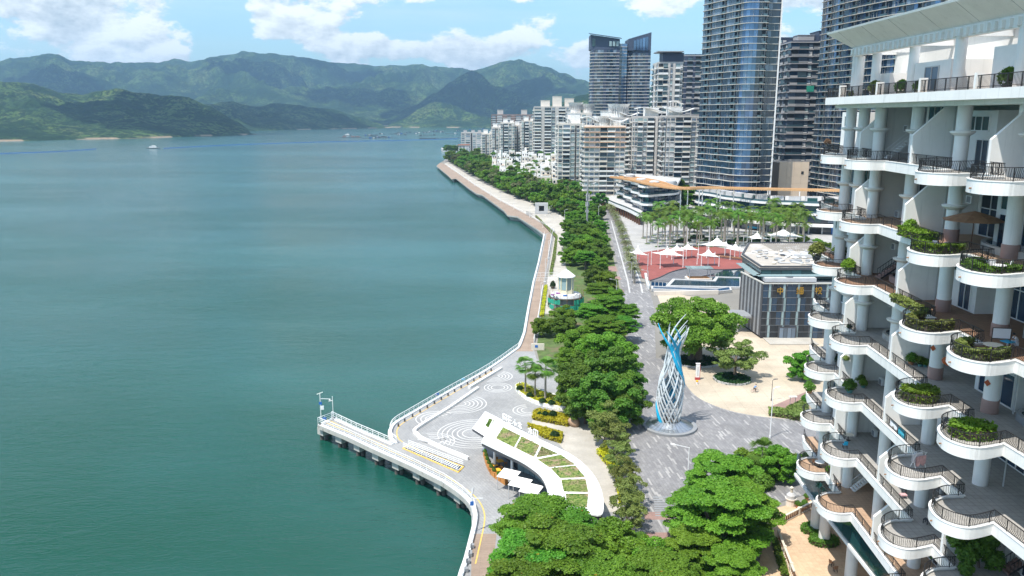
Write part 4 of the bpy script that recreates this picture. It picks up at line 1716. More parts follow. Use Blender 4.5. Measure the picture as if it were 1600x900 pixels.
# grey topped block left of the main tower
t, w_, d_, h_ = block('grey apartment tower with an overhanging dark roof left of the main glass tower', 1026, 1064, 600, 99, 24, 3.9, 'bbPwPbw', 'mid_grey_wall', None, 13)
roofbox(t, w_ * .6, 8, h_, w_ * .85, 14, 7, 'navy_wall')
w = MB()
w.box((w_ * .45, 6, h_ + 8), (w_ * 1.05, 18, 0.7), 'mid_grey')
w.build('roof', t)
t, w_, d_, h_ = block('dark apartment tower tucked behind the left edge of the main glass tower', 1066, 1100, 640, 87, 24, 4.0, 'PbPbb', 'navy_wall', 'grey_wall', 14)
# beige stone blank block
bx0, bx1, by = X(1223, 455), X(1270, 455), 455
t = thing('stone_block', 'blank beige stone block with a planted roof between the two glass towers', 'building', (bx0, by, 0))
zt_ = Z(253, 455)
for j in range(8):
    for i in range(4):
        if zt_ - 4 * (j + 1) < -4:
            continue
        put_box('panel', 'beige_stone', ((bx1 - bx0) * (i + .5) / 4, 0, zt_ - 4 * j - 2.0), ((bx1 - bx0) / 4 - .06, 0.4, 3.94), 0, t)
w = MB()
w.box(((bx1 - bx0) / 2, 10.2, zt_ / 2 - .2), (bx1 - bx0, 20, zt_ - .4), 'beige_stone')
w.build('wall', t)
w = MB()
w.box((bx1 - bx0 - 3.5, -0.25, zt_ - 6), (1.4, 0.2, 1.6), 'shade_dark')
w.build('window', t)

# pale seafront blocks
wb = 'bWgbWPbW'
t, w_, d_, h_ = block('pale rounded apartment block with peach balcony bands nearest the avenue trees', 914, 978, 520, 199, 22, 3.1, 'WWWBBWW', 'pale_wall', 'slab_edge', 21, lbays='WbW')
crown_house(t, w_ * .45, 9, h_, 4.6, 7)
swoosh(t, -2, w_ * .35, 4, h_ + 5, 1.6)
swoosh(t, w_ * .6, w_ + 2, 4, h_ + 5, 1.6, -1)
roofbox(t, w_ * .75, 12, h_, 9, 8, 4)
w = MB()
for f in range(5):
    w.box((w_ / 2, -.85, h_ - f * 3.1 + .1), (w_ + 1.6, 1.4, 0.45), 'peach_trim')
w.build('floor_band', t, kind='stuff')
t, w_, d_, h_ = block('pale apartment block with a big white roof drum behind the peach banded block', 940, 992, 560, 186, 24, 3.1, 'bWWgWbW', 'mid_grey_wall', None, 22)
crown_house(t, w_ * .55, 8, h_, 5.6, 10)
swoosh(t, w_ * .55, w_ + 3, 3, h_ + 4, 1.6, -1)
roofbox(t, w_ * .2, 8, h_, 8, 8, 5)
t, w_, d_, h_ = block('pale grey apartment block with winged white roof blades beside the roof drum', 992, 1040, 545, 184, 24, 3.15, 'wbWBgPWw', 'mid_grey_wall', None, 23)
swoosh(t, 0, w_, 3, h_ + 5, 1.8)
roofbox(t, w_ * .6, 10, h_, 9, 8, 6)
t, w_, d_, h_ = block('pale grey apartment block with winged roof against the main glass tower', 1042, 1096, 520, 183, 24, 3.15, 'wWBBWwg', 'mid_grey_wall', None, 24)
swoosh(t, -1, w_ * .8, 3, h_ + 5, 1.8, -1)
swoosh(t, w_ * .1, w_ * .5, 6, h_ + 9, 1.0)
roofbox(t, w_ * .3, 10, h_, 9, 8, 6)
t, w_, d_, h_ = block('white apartment block with rounded balconies in front of the grey slab block', 872, 914, 600, 195, 22, 3.1, 'WBWgwW', 'pale_wall', None, 25, lbays='wbw')
roofbox(t, w_ * .62, 8, h_, 9, 8, 8)
swoosh(t, -1, w_ * .45, 3, h_ + 5, 1.5)
t, w_, d_, h_ = block('white apartment block stepping behind the rounded balconies', 890, 925, 660, 178, 22, 3.1, 'WbWW', 'pale_wall', None, 26)
crown_house(t, w_ * .3, 8, h_, 4.4, 9)
crown_house(t, w_ * .85, 8, h_, 4.4, 8)
t, w_, d_, h_ = block('tall grey slab block with white roof boxes on the seafront', 835, 893, 840, 168, 26, 3.05, 'bPbwPbW', 'mid_grey_wall', None, 27, lbays='wPbw')
for fx, s in ((.3, 7), (.62, 11), (.95, 9)):
    roofbox(t, w_ * fx, 10, h_, 9, 9, s, 'pale_wall')
w = MB()
for fx in (0.24, .62):
    w.box((w_ * fx, -.7, h_ * .16), (w_ * .11, 0.6, h_ * .32), 'mid_grey')
w.build('pier', t)
t, w_, d_, h_ = block('brown and navy slab block far along the seafront', 768, 836, 1120, 180, 24, 3.1, 'wWPwPWwPw', 'brown_wall', 'grey_wall', 28)
roofbox(t, w_ * .2, 8, h_, 8, 8, 7, 'mid_grey_wall')
roofbox(t, w_ * .75, 8, h_, 8, 8, 7, 'mid_grey_wall')
t, w_, d_, h_ = block('low grey apartment block on the far point by the water', 720, 761, 1230, 208, 30, 3.2, 'wWgwWgw', 'mid_grey_wall', None, 29)
for fx in (.15, .45, .7, .9):
    roofbox(t, w_ * fx, 10, h_, 5, 6, 4, 'grey_wall')
t, w_, d_, h_ = block('small white house with a red roof at the root of the far point', 716, 732, 1180, 228, 10, 3.2, 'www', 'white_wall', None, 30, 'house', 'house')
w = MB()
w.box((w_ / 2, 5, h_ + 1.4), (w_ + 2, 12, 1.0), 'roof_red')
w.build('roof', t)
mids = [(768, 784, 940, 200, 'white stepped block beside the brown slab block'), (782, 804, 900, 193, 'white block with a square stair tower in front of the brown slab block'),
        (803, 818, 920, 197, 'white block of narrow bays between two square stair towers'), (815, 836, 880, 190, 'tall white block next to the grey slab block'),
        (752, 771, 960, 210, 'low white block with a hipped terrace at the end of the seafront row')]
for i, (a, b, y, yt_, lab) in enumerate(mids):
    t, w_, d_, h_ = block(lab, a, b, y, yt_, 22, 3.1, 'wgbWw' if i % 2 else 'WgwW', 'pale_wall', None, 40 + i, lbays='wbw', group='white mid-rise blocks on the seafront')
    roofbox(t, w_ * .35, 6, h_, 5, 6, 5)
    roofbox(t, w_ * .8, 8, h_, 4, 5, 3)

# terraced villas stepping down to the tree belt
vr = random.Random(12)
vil = [(768, 800, 760, 240, 'peach awnings over the first steps'), (795, 835, 735, 236, 'a garden of shrubs on its middle step'), (830, 872, 705, 240, 'a broad green roof garden'),
       (780, 822, 690, 252, 'plain white window walls near the trees'), (822, 868, 665, 252, 'tan awnings on two steps'), (862, 912, 640, 238, 'a tall white stair tower'),
       (845, 912, 610, 256, 'a pink roof terrace'), (808, 850, 640, 264, 'square windows just above the tree tops')]
for i, (a, b, y, yt_, lab) in enumerate(vil):
    t = thing('terraced_villas', 'white stepped villas with ' + lab, 'houses', (X(a, y), y, 0), 0, 'white stepped villas behind the tree belt')
    Wd = X(b, y) - X(a, y)
    H = Z(yt_, y)
    n = 4
    win = MB()
    for j in range(n):
        cx = Wd * (j + .5) / n
        for s in range(3):
            h = H * (1 - 0.2 * s) - vr.uniform(0, 3)
            d0 = -s * 5 + 4
            w = MB()
            sx = Wd / n * vr.uniform(.75, .96)
            w.box((cx, d0 + 4, h / 2), (sx, 9, h), vr.choice(['white_wall', 'cream_wall', 'white_wall', 'pale_wall']))
            w.strip([(cx - sx / 2 + .2, d0 - .3), (cx + sx / 2 - .2, d0 - .3), (cx + sx / 2 - .2, d0 + 8.2), (cx - sx / 2 + .2, d0 + 8.2)], 0.3, h, h + 1.0, 'white_wall', True)
            w.build('house_step', t)
            for q in range(int(h / 3.2)):
                for k in range(2 if vr.random() < .6 else 1):
                    win.box((cx + (k - .5) * sx * .5, d0 - .55, h - 1.9 - q * 3.2), (sx * .2, 0.15, 1.5), vr.choice(['window_glass', 'shade_dark', 'glass_dark']))
                win.box((cx - sx / 2 - .03, d0 + 2, h - 1.9 - q * 3.2), (0.15, 1.8, 1.5), 'window_glass')
            if vr.random() < .5:
                w = MB()
                w.box((cx, d0 - 1, h - 2.6), (sx * .7, 2.0, 0.15), vr.choice(['cream_wall', 'peach_trim', 'cream_wall', 'red_paint' if i == 6 else 'cream_wall']))
                w.build('awning', t)
            if vr.random() < .4 and s == 0:
                w = MB()
                w.box((cx + sx * .2, d0 + 6, h + 2), (sx * .4, 4, 4), 'white_wall')
                w.build('stair_tower', t)
    win.build('window', t, kind='stuff')

# ------------------------------------------------------------------ shopping terraces and the timber trellis
def terraces(label, front, back, z0, fh, n, seed, setback=2.5, bays=3.0, first='light_grey', roof_things=True):
    """curved glazed storeys between wavy white slab edges"""
    cx, cy = front[0]
    t = thing('shopping_terrace', label, 'shopping mall', (cx, cy, 0))
    sh = lambda p: (p[0] - cx, p[1] - cy)
    fr = [sh(p) for p in front]
    bk = [sh(p) for p in back]
    g = MB()
    for f in range(n):
        p = offset(fr, setback * (f * 0.25 + 1.0))
        zf = z0 + f * fh
        w = MB()
        w.prism(p + bk, zf, zf + fh - .4, 'glass_dark')
        w.build('storey', t)
        L = plen(p)
        for k in range(int(L / bays)):
            q, a = along(p, (k + .5) * bays)
            o = put_box('pane', ['glass_teal', 'glass_dark', 'glass_grey', 'glass_dark'][(k * 7 + f * 3 + seed) % 4], (q[0] + math.sin(a) * .1, q[1] - math.cos(a) * .1, zf + fh * .45), (bays * .93, 0.12, fh * .8), a, t)
        w = MB()
        sl_ = offset(fr, setback * f * 0.25)
        sl2 = []
        m = 50
        for i in range(m + 1):
            q, a = along(sl_, plen(sl_) * i / m)
            k = 0.9 * math.sin(i * 0.55 + f)
            sl2.append((q[0] + math.sin(a) * k, q[1] - math.cos(a) * k))
        w.prism(sl2 + bk, zf + fh - .75, zf + fh + .35, 'white_fascia', 'light_grey')
        w.build('slab_edge', t)
        w = MB()
        w.strip(offset(sl2, .5), 0.08, zf + fh + .35, zf + fh + 1.3, 'rail_glass')
        w.build('glass_rail', t)
    return t, fr, bk


lf = [P(962, 322, 0), P(980, 333, 0), P(1000, 345, 0), P(1030, 345, 0), P(1062, 340, 0)]
lf = curve(lf, 6)
tl, fr, bk = terraces('white shopping terrace with wavy slab edges at the avenue end of the timber trellis', lf, [P(1062, 327, 0), P(1000, 318, 0), P(975, 314, 0)], 4.6, 4.6, 3, 1)
for i in range(4):
    w = MB()
    q = Vector(fr[4 + i * 5])
    w.lathe((q.x + 5, q.y + 7, 4.6 + 3 * 4.6 + .35), [(2.8, 0), (2.8, 2.0), (2.0, 2.5), (0.01, 2.7)], 'light_grey', 18)
    w.build('rooflight', tl)
pod = curve([P(938, 322, 0), P(955, 331, 0), P(978, 341, 0), P(998, 352, 0)], 5)
w_t = thing('shop_podium', 'low white podium of shops stepping along the avenue under the shopping terrace', 'shops', (pod[0][0], pod[0][1], 0))
sh = [(p[0] - pod[0][0], p[1] - pod[0][1]) for p in pod]
bk2 = [(P(1004, 345, 0)[0] - pod[0][0], P(1004, 345, 0)[1] - pod[0][1]), (P(962, 318, 0)[0] - pod[0][0], P(962, 318, 0)[1] - pod[0][1])]
w = MB()
w.prism(offset(sh, 1.5) + bk2, 0, 4.2, 'dark_grey', 'light_grey')
w.build('wall', w_t)
w = MB()
w.prism(sh + bk2, 4.0, 5.4, 'white_fascia', 'light_grey')
w.build('slab_edge', w_t)
w = MB()
w.strip(offset(sh, .6), .08, 5.4, 6.3, 'rail_glass')
w.build('glass_rail', w_t)
for i, (p, d) in enumerate(resample(offset(sh, .7), 5.0)):
    put_box('column', 'dark_wood', (p.x, p.y, 2), (0.9, 0.9, 4), 0, w_t)

rf = curve([P(1084, 341, 0), P(1130, 352, 0), P(1170, 359, 0), P(1230, 364, 0), P(1330, 368, 0), P(1400, 371, 0)], 6)
tr, fr2, bk2 = terraces('long white shopping terrace with wavy slab edges behind the palm grove', rf, [P(1400, 352, 0), P(1200, 349, 0), P(1100, 336, 0)], 4.8, 4.7, 2, 2, 3.0)
w = MB()
w.prism(offset(fr2, 2.0) + bk2, 0, 4.8, 'dark_grey')
w.build('shop_front', tr)
w = MB()
w.strip(offset(fr2, -1.0), 3.0, 3.7, 4.9, 'white_fascia')
w.build('shop_fascia', tr)
for i, (p, d) in enumerate(resample(offset(fr2, .6), 6.0)):
    put_box('column', 'light_grey', (p.x, p.y, 1.9), (0.5, 0.5, 3.8), 0, tr)
for i, (s0, m, ww) in enumerate([(60, 'mid_grey', 5), (70, 'light_grey', 4), (80, 'shade_dark', 5), (88, 'blue_paint', 1.6), (93.5, 'blue_paint', 6), (101, 'shade_dark', 4), (46, 'mid_grey', 5)]):
    q, a = along(offset(fr2, 1.6), s0)
    o = put_box('shop_panel', m, (q[0], q[1], 1.9), (ww, 0.3, 3.5), a, tr)
q, a = along(offset(fr2, 1.3), 93.5)
w = MB()
for j in range(2):
    for i in range(9 - j * 2):
        w.box((q[0] + (i - 4 + j) * .45, q[1] - .05, 2.1 - j * .75), (0.3, 0.06, 0.35), 'white_metal', a)
w.build('shop_lettering', tr, kind='stuff')
q, a = along(offset(fr2, 1.3), 52)
put_box('shop_sign', 'sky_blue', (q[0], q[1], 1.2), (9, 0.3, 0.9), a, tr)
for i, (p, d) in enumerate(resample(offset(fr2, 5), 7.5)):
    w = MB()
    w.box((p.x, p.y + 3, 4.8 + 2 * 4.7 + 1.6), (5.5, 3.2, 2.4), 'light_grey', math.atan2(d.y, d.x))
    w.box((p.x, p.y + 1.35, 4.8 + 2 * 4.7 + 1.5), (4.6, .1, 1.8), 'glass_teal', math.atan2(d.y, d.x))
    w.build('roof_room', tr)

# timber trellis bridging both terraces
tz = 20.0
tp = curve([P(962, 277, 18.5), P(985, 281, 19), P(1020, 288, tz), P(1060, 295, tz), P(1110, 294.5, tz), P(1200, 296.5, tz), P(1300, 298.5, tz), P(1380, 300, tz)], 6)
tt = thing('timber_trellis', 'long orange timber trellis roof on white masts over the shopping terraces', 'trellis', (tp[0][0], tp[0][1], 0))
ox, oy = tp[0]
wide = [13 if i < 14 else max(5, 13 - (i - 14) * .9) for i in range(len(tp))]
w = MB()
for i, (p, d) in enumerate(resample(tp, 1.1)):
    wd = 13 if i < 60 else max(5.5, 13 - (i - 60) * .25)
    zz = 18.6 + min(1.4, i * 0.03)
    n_ = Vector((-d.y, d.x))
    a_, b_ = p - n_ * wd * .3, p + n_ * wd * .7
    w.bar((a_.x - ox, a_.y - oy, zz), (b_.x - ox, b_.y - oy, zz), 0.34, 0.7, 'trellis_wood')
w.build('slat', tt, kind='stuff')
for off_ in (-.25, 0.2, .66):
    w = MB()
    pts_ = []
    for i, (p, d) in enumerate(resample(tp, 4.4)):
        wd = 13 if i < 15 else max(5.5, 13 - (i - 15) * 1.0)
        n_ = Vector((-d.y, d.x))
        q = p + n_ * wd * off_
        pts_.append((q.x - ox, q.y - oy, 18.9 + min(1.4, i * .12)))
    for a_, b_ in zip(pts_[:-1], pts_[1:]):
        w.bar(a_, b_, 0.5, 0.9, 'trellis_wood')
    w.build('beam', tt)
for px in (1064, 1075, 1093, 1098, 1121, 1126, 1147, 1200, 1250):
    b_ = P(px, 296, tz - .5)
    w = MB()
    w.lathe((b_[0] - ox, b_[1] - oy, 0), [(0.32, 0), (0.25, tz - 1)], 'white_metal', 8)
    w.build('mast', tt)

# ------------------------------------------------------------------ foliage
def mesh_np(name, co, nverts_per_face, m):
    """quads from an (n*4,3) array"""
    n = len(co) // nverts_per_face
    me = bpy.data.meshes.new(name)
    me.vertices.add(len(co))
    me.vertices.foreach_set('co', co.astype(np.float32).ravel())
    me.loops.add(len(co))
    me.loops.foreach_set('vertex_index', np.arange(len(co), dtype=np.int32))
    me.polygons.add(n)
    me.polygons.foreach_set('loop_start', np.arange(0, len(co), nverts_per_face, dtype=np.int32))
    me.polygons.foreach_set('loop_total', np.full(n, nverts_per_face, dtype=np.int32))
    me.materials.append(M[m])
    me.update(calc_edges=True)
    me.validate()
    return me


def leaves(blobs, n, size, seed, flat=0.0, under=0.25, droop=0.0):
    """n leaf clumps spread over and into ellipsoid blobs (x,y,z,rx,ry,rz)"""
    g = np.random.RandomState(seed)
    B = np.array(blobs, dtype=float)
    wt = (B[:, 3] * B[:, 4] + B[:, 4] * B[:, 5])
    idx = g.choice(len(B), n, p=wt / wt.sum())
    d = g.normal(size=(n, 3))
    d /= np.linalg.norm(d, axis=1)[:, None]
    flip = (d[:, 2] < -0.1) & (g.rand(n) > under)
    d[flip, 2] *= -1
    rad = 1 - 0.42 * g.rand(n) ** 2.2
    rad += g.normal(size=n) * 0.06
    b = B[idx]
    p = b[:, :3] + d * rad[:, None] * b[:, 3:6]
    nn = d / b[:, 3:6]
    nn /= np.linalg.norm(nn, axis=1)[:, None]
    nn = nn + g.normal(size=(n, 3)) * 0.55 + np.array([0, 0, 0.35 + flat])
    nn /= np.linalg.norm(nn, axis=1)[:, None]
    r = g.normal(size=(n, 3))
    u = np.cross(nn, r)
    u /= np.linalg.norm(u, axis=1)[:, None]
    v = np.cross(nn, u)
    s = size * (0.6 + 0.8 * g.rand(n))[:, None]
    w = s * (0.55 + 0.2 * g.rand(n))[:, None]
    bend = nn * s * -0.18
    q = np.empty((n, 4, 3))
    q[:, 0] = p - u * s + bend
    q[:, 1] = p - v * w
    q[:, 2] = p + u * s + bend
    q[:, 3] = p + v * w
    return q.reshape(-1, 3)


def crown_blobs(r, R_, H, n, base, flat=1.0, seed_shape=0.5, layers=None):
    """blob centres through a crown of radius R_, height H above base"""
    out = []
    for k in range(n):
        if layers:
            li = k % layers
            t = (li + 0.5) / layers
            z = base + H * t + r.uniform(-.25, .25)
            prof = math.sqrt(max(0.05, 1 - abs(t - 0.32) ** 2 * 1.9))
            a = r.uniform(0, 6.283)
            q = R_ * prof * math.sqrt(r.random()) * 0.92
            s = R_ * r.uniform(.11, .27)
            out.append((q * math.cos(a), q * math.sin(a), z, s, s, s * 0.30 * flat))
        else:
            a = r.uniform(0, 6.283)
            c = r.uniform(-0.75, 1)
            q = math.sqrt(max(0, 1 - c * c)) if c > 0 else 1 + c * .5
            f = r.uniform(.45, 1.06)
            x, y, z = R_ * q * f * math.cos(a), R_ * q * f * math.sin(a), base + H * (0.3 + 0.62 * c * f)
            s = R_ * r.uniform(.09, .28)
            out.append((x, y, z, s, s * r.uniform(.85, 1.15), s * r.uniform(.6, .85) * flat))
    return out


def limbs(blobs, r, trunk_h, tr, base_z=0.0, n=7, lean=0.0, trunks=1):
    w = MB()
    for t in range(trunks):
        ox, oy = (0, 0) if trunks == 1 else (tr * 1.1 * math.cos(t * 2.4), tr * 1.1 * math.sin(t * 2.4))
        w.tube([(ox, oy, base_z - .3), (ox + lean * .4, oy, trunk_h * .5), (ox * .6 + lean, oy * .6, trunk_h)], [tr * 1.35, tr, tr * .8], 'trunk_bark', 8)
    for k in range(n):
        b = blobs[(k * 5) % len(blobs)]
        p0 = Vector((lean, 0, trunk_h * r.uniform(.75, 1)))
        p1 = Vector((b[0] * .5 + lean * .5, b[1] * .5, trunk_h + (b[2] - trunk_h) * .45))
        p2 = Vector((b[0] * .9, b[1] * .9, b[2]))
        w.tube([p0, p1, p2], [tr * .55, tr * .38, tr * .12], 'trunk_bark', 6)
    return w


TREE = {}


def proto_tree(key, R_, H, trunk_h, tr, nb, nl, size, mat_, seed, flat=1.0, layers=None, under=.25, trunks=1, limbn=8, sx=1.0):
    r = random.Random(seed)
    bl_ = crown_blobs(r, R_, H, nb, trunk_h - H * .1, flat, layers=layers)
    if sx != 1:
        bl_ = [(b[0] * sx, b[1], b[2], b[3], b[4], b[5]) for b in bl_]
    # sprays that break the outline
    extra = [(b[0] * 1.12, b[1] * 1.12, b[2] + b[5] * .3, b[3] * .5, b[4] * .5, b[5] * .6) for b in bl_[::2]]
    co = leaves(bl_ + extra, nl, size, seed, flat=0.3 if layers else 0.0, under=under)
    cm = mesh_np('crown', co, 4, mat_)
    tm = limbs(bl_, r, trunk_h, tr, n=limbn, trunks=trunks).mesh('trunk', True)
    TREE[key] = (cm, tm)


proto_tree('broad_a', 5.0, 6.8, 3.0, .30, 100, 27000, .20, 'leaf_mid', 1)
proto_tree('broad_b', 5.0, 7.4, 3.0, .30, 92, 27000, .20, 'leaf_mid', 2, .9)
proto_tree('bright_a', 5.0, 6.6, 2.9, .28, 96, 27000, .20, 'leaf_bright', 3)
proto_tree('bright_b', 5.0, 6.0, 2.8, .28, 84, 26000, .20, 'leaf_bright', 4, .85)
proto_tree('flame_a', 6.0, 4.8, 4.2, .34, 120, 38000, .155, 'leaf_flame', 5, .8, layers=5, under=.1)
proto_tree('flame_b', 6.0, 4.6, 4.2, .34, 110, 36000, .155, 'leaf_flame', 6, .8, layers=5, under=.1)
proto_tree('tier_a', 6.5, 7.5, 3.4, .30, 130, 50000, .165, 'leaf_bright', 7, .62, layers=6, under=.08)
proto_tree('tier_b', 6.0, 6.5, 3.4, .28, 115, 44000, .165, 'leaf_bright', 8, .66, layers=5, under=.08)
proto_tree('banyan', 7.2, 7.0, 4.6, .55, 150, 60000, .20, 'leaf_bright', 9, .9, trunks=7, limbn=14)
proto_tree('olive', 5.6, 5.0, 3.8, .30, 50, 15000, .19, 'leaf_olive', 10, .75, limbn=12)
proto_tree('light', 2.6, 4.6, 2.2, .09, 60, 5200, .12, 'leaf_olive', 11, .9)
proto_tree('small', 2.4, 2.8, 1.4, .10, 20, 3000, .22, 'leaf_mid', 12)
proto_tree('dark', 2.2, 4.5, 1.2, .14, 24, 3600, .24, 'leaf_dark', 13, 1.1)
proto_tree('far_a', 5.0, 6.5, 3.2, .3, 38, 9000, .36, 'leaf_mid', 14)
proto_tree('far_b', 5.0, 6.0, 3.0, .3, 34, 8500, .38, 'leaf_bright', 15)
proto_tree('far_c', 4.6, 6.0, 3.2, .3, 36, 8500, .36, 'leaf_datepalm', 16)


KIND = {'flame_a': 'feathery_tree', 'flame_b': 'feathery_tree', 'tier_a': 'tiered_tree', 'tier_b': 'tiered_tree', 'banyan': 'banyan_tree', 'olive': 'olive_tree', 'light': 'airy_tree', 'far_a': 'seafront_tree', 'far_b': 'seafront_tree', 'far_c': 'seafront_tree'}


def tree(key, xy, s, label, name='broadleaf_tree', cat='tree', group=None, rz=None, z=0.0, sz=None):
    cm, tm = TREE[key]
    t = thing(KIND.get(key, name), label, cat, (xy[0], xy[1], z), rnd.uniform(0, 6.28) if rz is None else rz, group)
    t.scale = (s, s, sz or s)
    link('trunk', tm, t)
    link('crown', cm, t)
    return t


def tree_px(key, px, py, hc, s, label, **kw):
    """a tree whose crown centre, hc metres up, is seen at the pixel"""
    return tree(key, P(px, py, hc), s, label, **kw)


# palms ------------------------------------------------------------
def frond_mesh(n_fr, L, droop, leaf, lw, up0, seed, m='leaf_palm', nleaf=11, spread=0.9, taper=True):
    g = random.Random(seed)
    co = []
    for k in range(n_fr):
        a = 2 * math.pi * k / n_fr * 1.0 + g.uniform(-.25, .25)
        e0 = up0 + g.uniform(-.55, .5)
        l = L * g.uniform(.85, 1.1)
        d = Vector((math.cos(a), math.sin(a), 0))
        side = Vector((-d.y, d.x, 0))
        p = Vector((0, 0, 0))
        e = e0
        for i in range(nleaf):
            t = (i + .5) / nleaf
            st = l / nleaf
            tang = d * math.cos(e) + Vector((0, 0, math.sin(e)))
            up = Vector((0, 0, 1)) * math.cos(e) - d * math.sin(e)
            q = p + tang * st
            # midrib
            wr = 0.05 * (1 - t) + .02
            co += [p - side * wr, p + side * wr, q + side * wr, q - side * wr]
            ll = leaf * math.sin(math.pi * (0.12 + .83 * t)) * g.uniform(.85, 1.1)
            for sgn in (-1, 1):
                tip = p + side * (sgn * ll * spread) + tang * ll * .55 - Vector((0, 0, ll * .35)) + up * ll * .12
                co += [p + tang * (lw * .2), p + tang * (lw * 1.2) + side * sgn * .03, tip + tang * lw * .5, tip]
            p = q
            e -= droop / nleaf * (0.6 + t)
    return mesh_np('crown', np.array([tuple(c) for c in co]), 4, m)


def palm_proto(key, h, rad, crown, base=1.25):
    w = MB()
    w.lathe((0, 0, 0), [(rad * base * 1.1, -.2), (rad * base, .5), (rad * 1.1, h * .35), (rad, h * .6), (rad * .75, h)], 'palm_bark', 8)
    tm = w.mesh('trunk', True)
    TREE[key] = (crown, tm, h)


# royal palm: smooth grey stem, green shaft, feathery drooping fronds
ca = frond_mesh(15, 4.6, 1.9, 1.15, .30, .75, 1, nleaf=12)
cb = frond_mesh(13, 4.4, 2.2, 1.15, .30, .6, 2, nleaf=12)
palm_proto('royal_a', 10.0, .22, ca)
palm_proto('royal_b', 12.0, .22, cb)
cd = frond_mesh(26, 3.2, 1.5, .62, .2, .55, 3, 'leaf_datepalm', 12, .7)
palm_proto('date', 4.6, .30, cd)


def fan_mesh(n, L, seed, m='leaf_palm'):
    """fan leaves on stalks"""
    g = random.Random(seed)
    co = []
    for k in range(n):
        a = g.uniform(0, 6.28)
        e = g.uniform(-.55, 1.3)
        d = Vector((math.cos(a) * math.cos(e), math.sin(a) * math.cos(e), math.sin(e)))
        side = d.cross(Vector((0, 0, 1))).normalized()
        up = side.cross(d)
        p0 = Vector((0, 0, 0))
        p1 = d * L * .5
        co += [p0 - side * .03, p0 + side * .03, p1 + side * .03, p1 - side * .03]
        ns = 11
        for i in range(ns):
            f = (i / (ns - 1) - .5) * 2.6
            dd = (d * math.cos(f) + side * math.sin(f)).normalized()
            tip = p1 + dd * L * .5 - Vector((0, 0, .25 * L * .5)) - up * .05
            mid = p1 + dd * L * .3
            s2 = dd.cross(up).normalized() * .09
            co += [p1, mid - s2, tip, mid + s2]
    return mesh_np('crown', np.array([tuple(c) for c in co]), 4, m)


palm_proto('fan', 6.2, .17, fan_mesh(30, 2.5, 4))
palm_proto('fan_low', 3.4, .2, fan_mesh(34, 3.4, 5))


def palm(key, xy, s, label, name='palm_tree', group=None, hs=1.0, z=0.0):
    cm, tm, h = TREE[key]
    t = thing(name, label, 'palm tree', (xy[0], xy[1], z), rnd.uniform(0, 6.28), group)
    a = link('trunk', tm, t)
    a.scale = (s, s, s * hs)
    b = link('crown', cm, t)
    b.location = (0, 0, h * s * hs - .1)
    b.scale = (s, s, s)
    b.rotation_euler = (rnd.uniform(-.08, .08), rnd.uniform(-.08, .08), rnd.uniform(0, 6))
    return t


def hedge(name, label, cat, pts, h, m, nl, size, z=0.0, group=None, seed=1, bushes=0, box_m=None):
    """clipped or loose planting over a polygon"""
    g = np.random.RandomState(seed)
    r = random.Random(seed)
    xs, ys = [p[0] for p in pts], [p[1] for p in pts]
    tri = tessellate_polygon([[Vector((p[0], p[1], 0)) for p in pts]])
    T = np.array([[pts[i] for i in t] for t in tri])
    ar = np.abs((T[:, 1, 0] - T[:, 0, 0]) * (T[:, 2, 1] - T[:, 0, 1]) - (T[:, 2, 0] - T[:, 0, 0]) * (T[:, 1, 1] - T[:, 0, 1]))
    k = g.choice(len(T), nl, p=ar / ar.sum())
    a, b = g.rand(nl), g.rand(nl)
    f = a + b > 1
    a[f], b[f] = 1 - a[f], 1 - b[f]
    xy = T[k, 0] + a[:, None] * (T[k, 1] - T[k, 0]) + b[:, None] * (T[k, 2] - T[k, 0])
    # a share of leaves stands on the sides
    ne = nl // 3
    per = np.array(pts + [pts[0]])
    L = np.linalg.norm(np.diff(per, axis=0), axis=1)
    e = g.choice(len(L), ne, p=L / L.sum())
    t = g.rand(ne)[:, None]
    side = per[e] * (1 - t) + per[e + 1] * t + g.normal(size=(ne, 2)) * .07
    p = np.empty((nl + ne, 3))
    p[:nl, :2] = xy
    lump = np.array([noise.noise(Vector((q[0] * .9, q[1] * .9, seed))) for q in xy])
    p[:nl, 2] = z + h * (0.9 + 0.22 * lump) + g.normal(size=nl) * .05
    p[nl:, :2] = side
    p[nl:, 2] = z + h * g.rand(ne)
    n = nl + ne
    nn = np.tile(np.array([0, 0, 1.0]), (n, 1)) + g.normal(size=(n, 3)) * .6
    nn /= np.linalg.norm(nn, axis=1)[:, None]
    u = np.cross(nn, g.normal(size=(n, 3)))
    u /= np.linalg.norm(u, axis=1)[:, None]
    v = np.cross(nn, u)
    s = size * (.6 + .8 * g.rand(n))[:, None]
    q = np.empty((n, 4, 3))
    q[:, 0], q[:, 1], q[:, 2], q[:, 3] = p - u * s, p - v * s * .6, p + u * s, p + v * s * .6
    cx, cy = sum(xs) / len(xs), sum(ys) / len(ys)
    q = q.reshape(-1, 3) - np.array([cx, cy, z])
    o = thing(name, label, cat, (cx, cy, z), 0, group)
    link('foliage', mesh_np('foliage', q, 4, m), o, 'stuff')
    w = MB()
    w.prism([(cx + (p_[0] - cx) * .96 - cx, cy + (p_[1] - cy) * .96 - cy) for p_ in pts], 0, h * .78, 'soil' if not box_m else box_m)
    w.build('bed', o)
    return o


_ball = {}


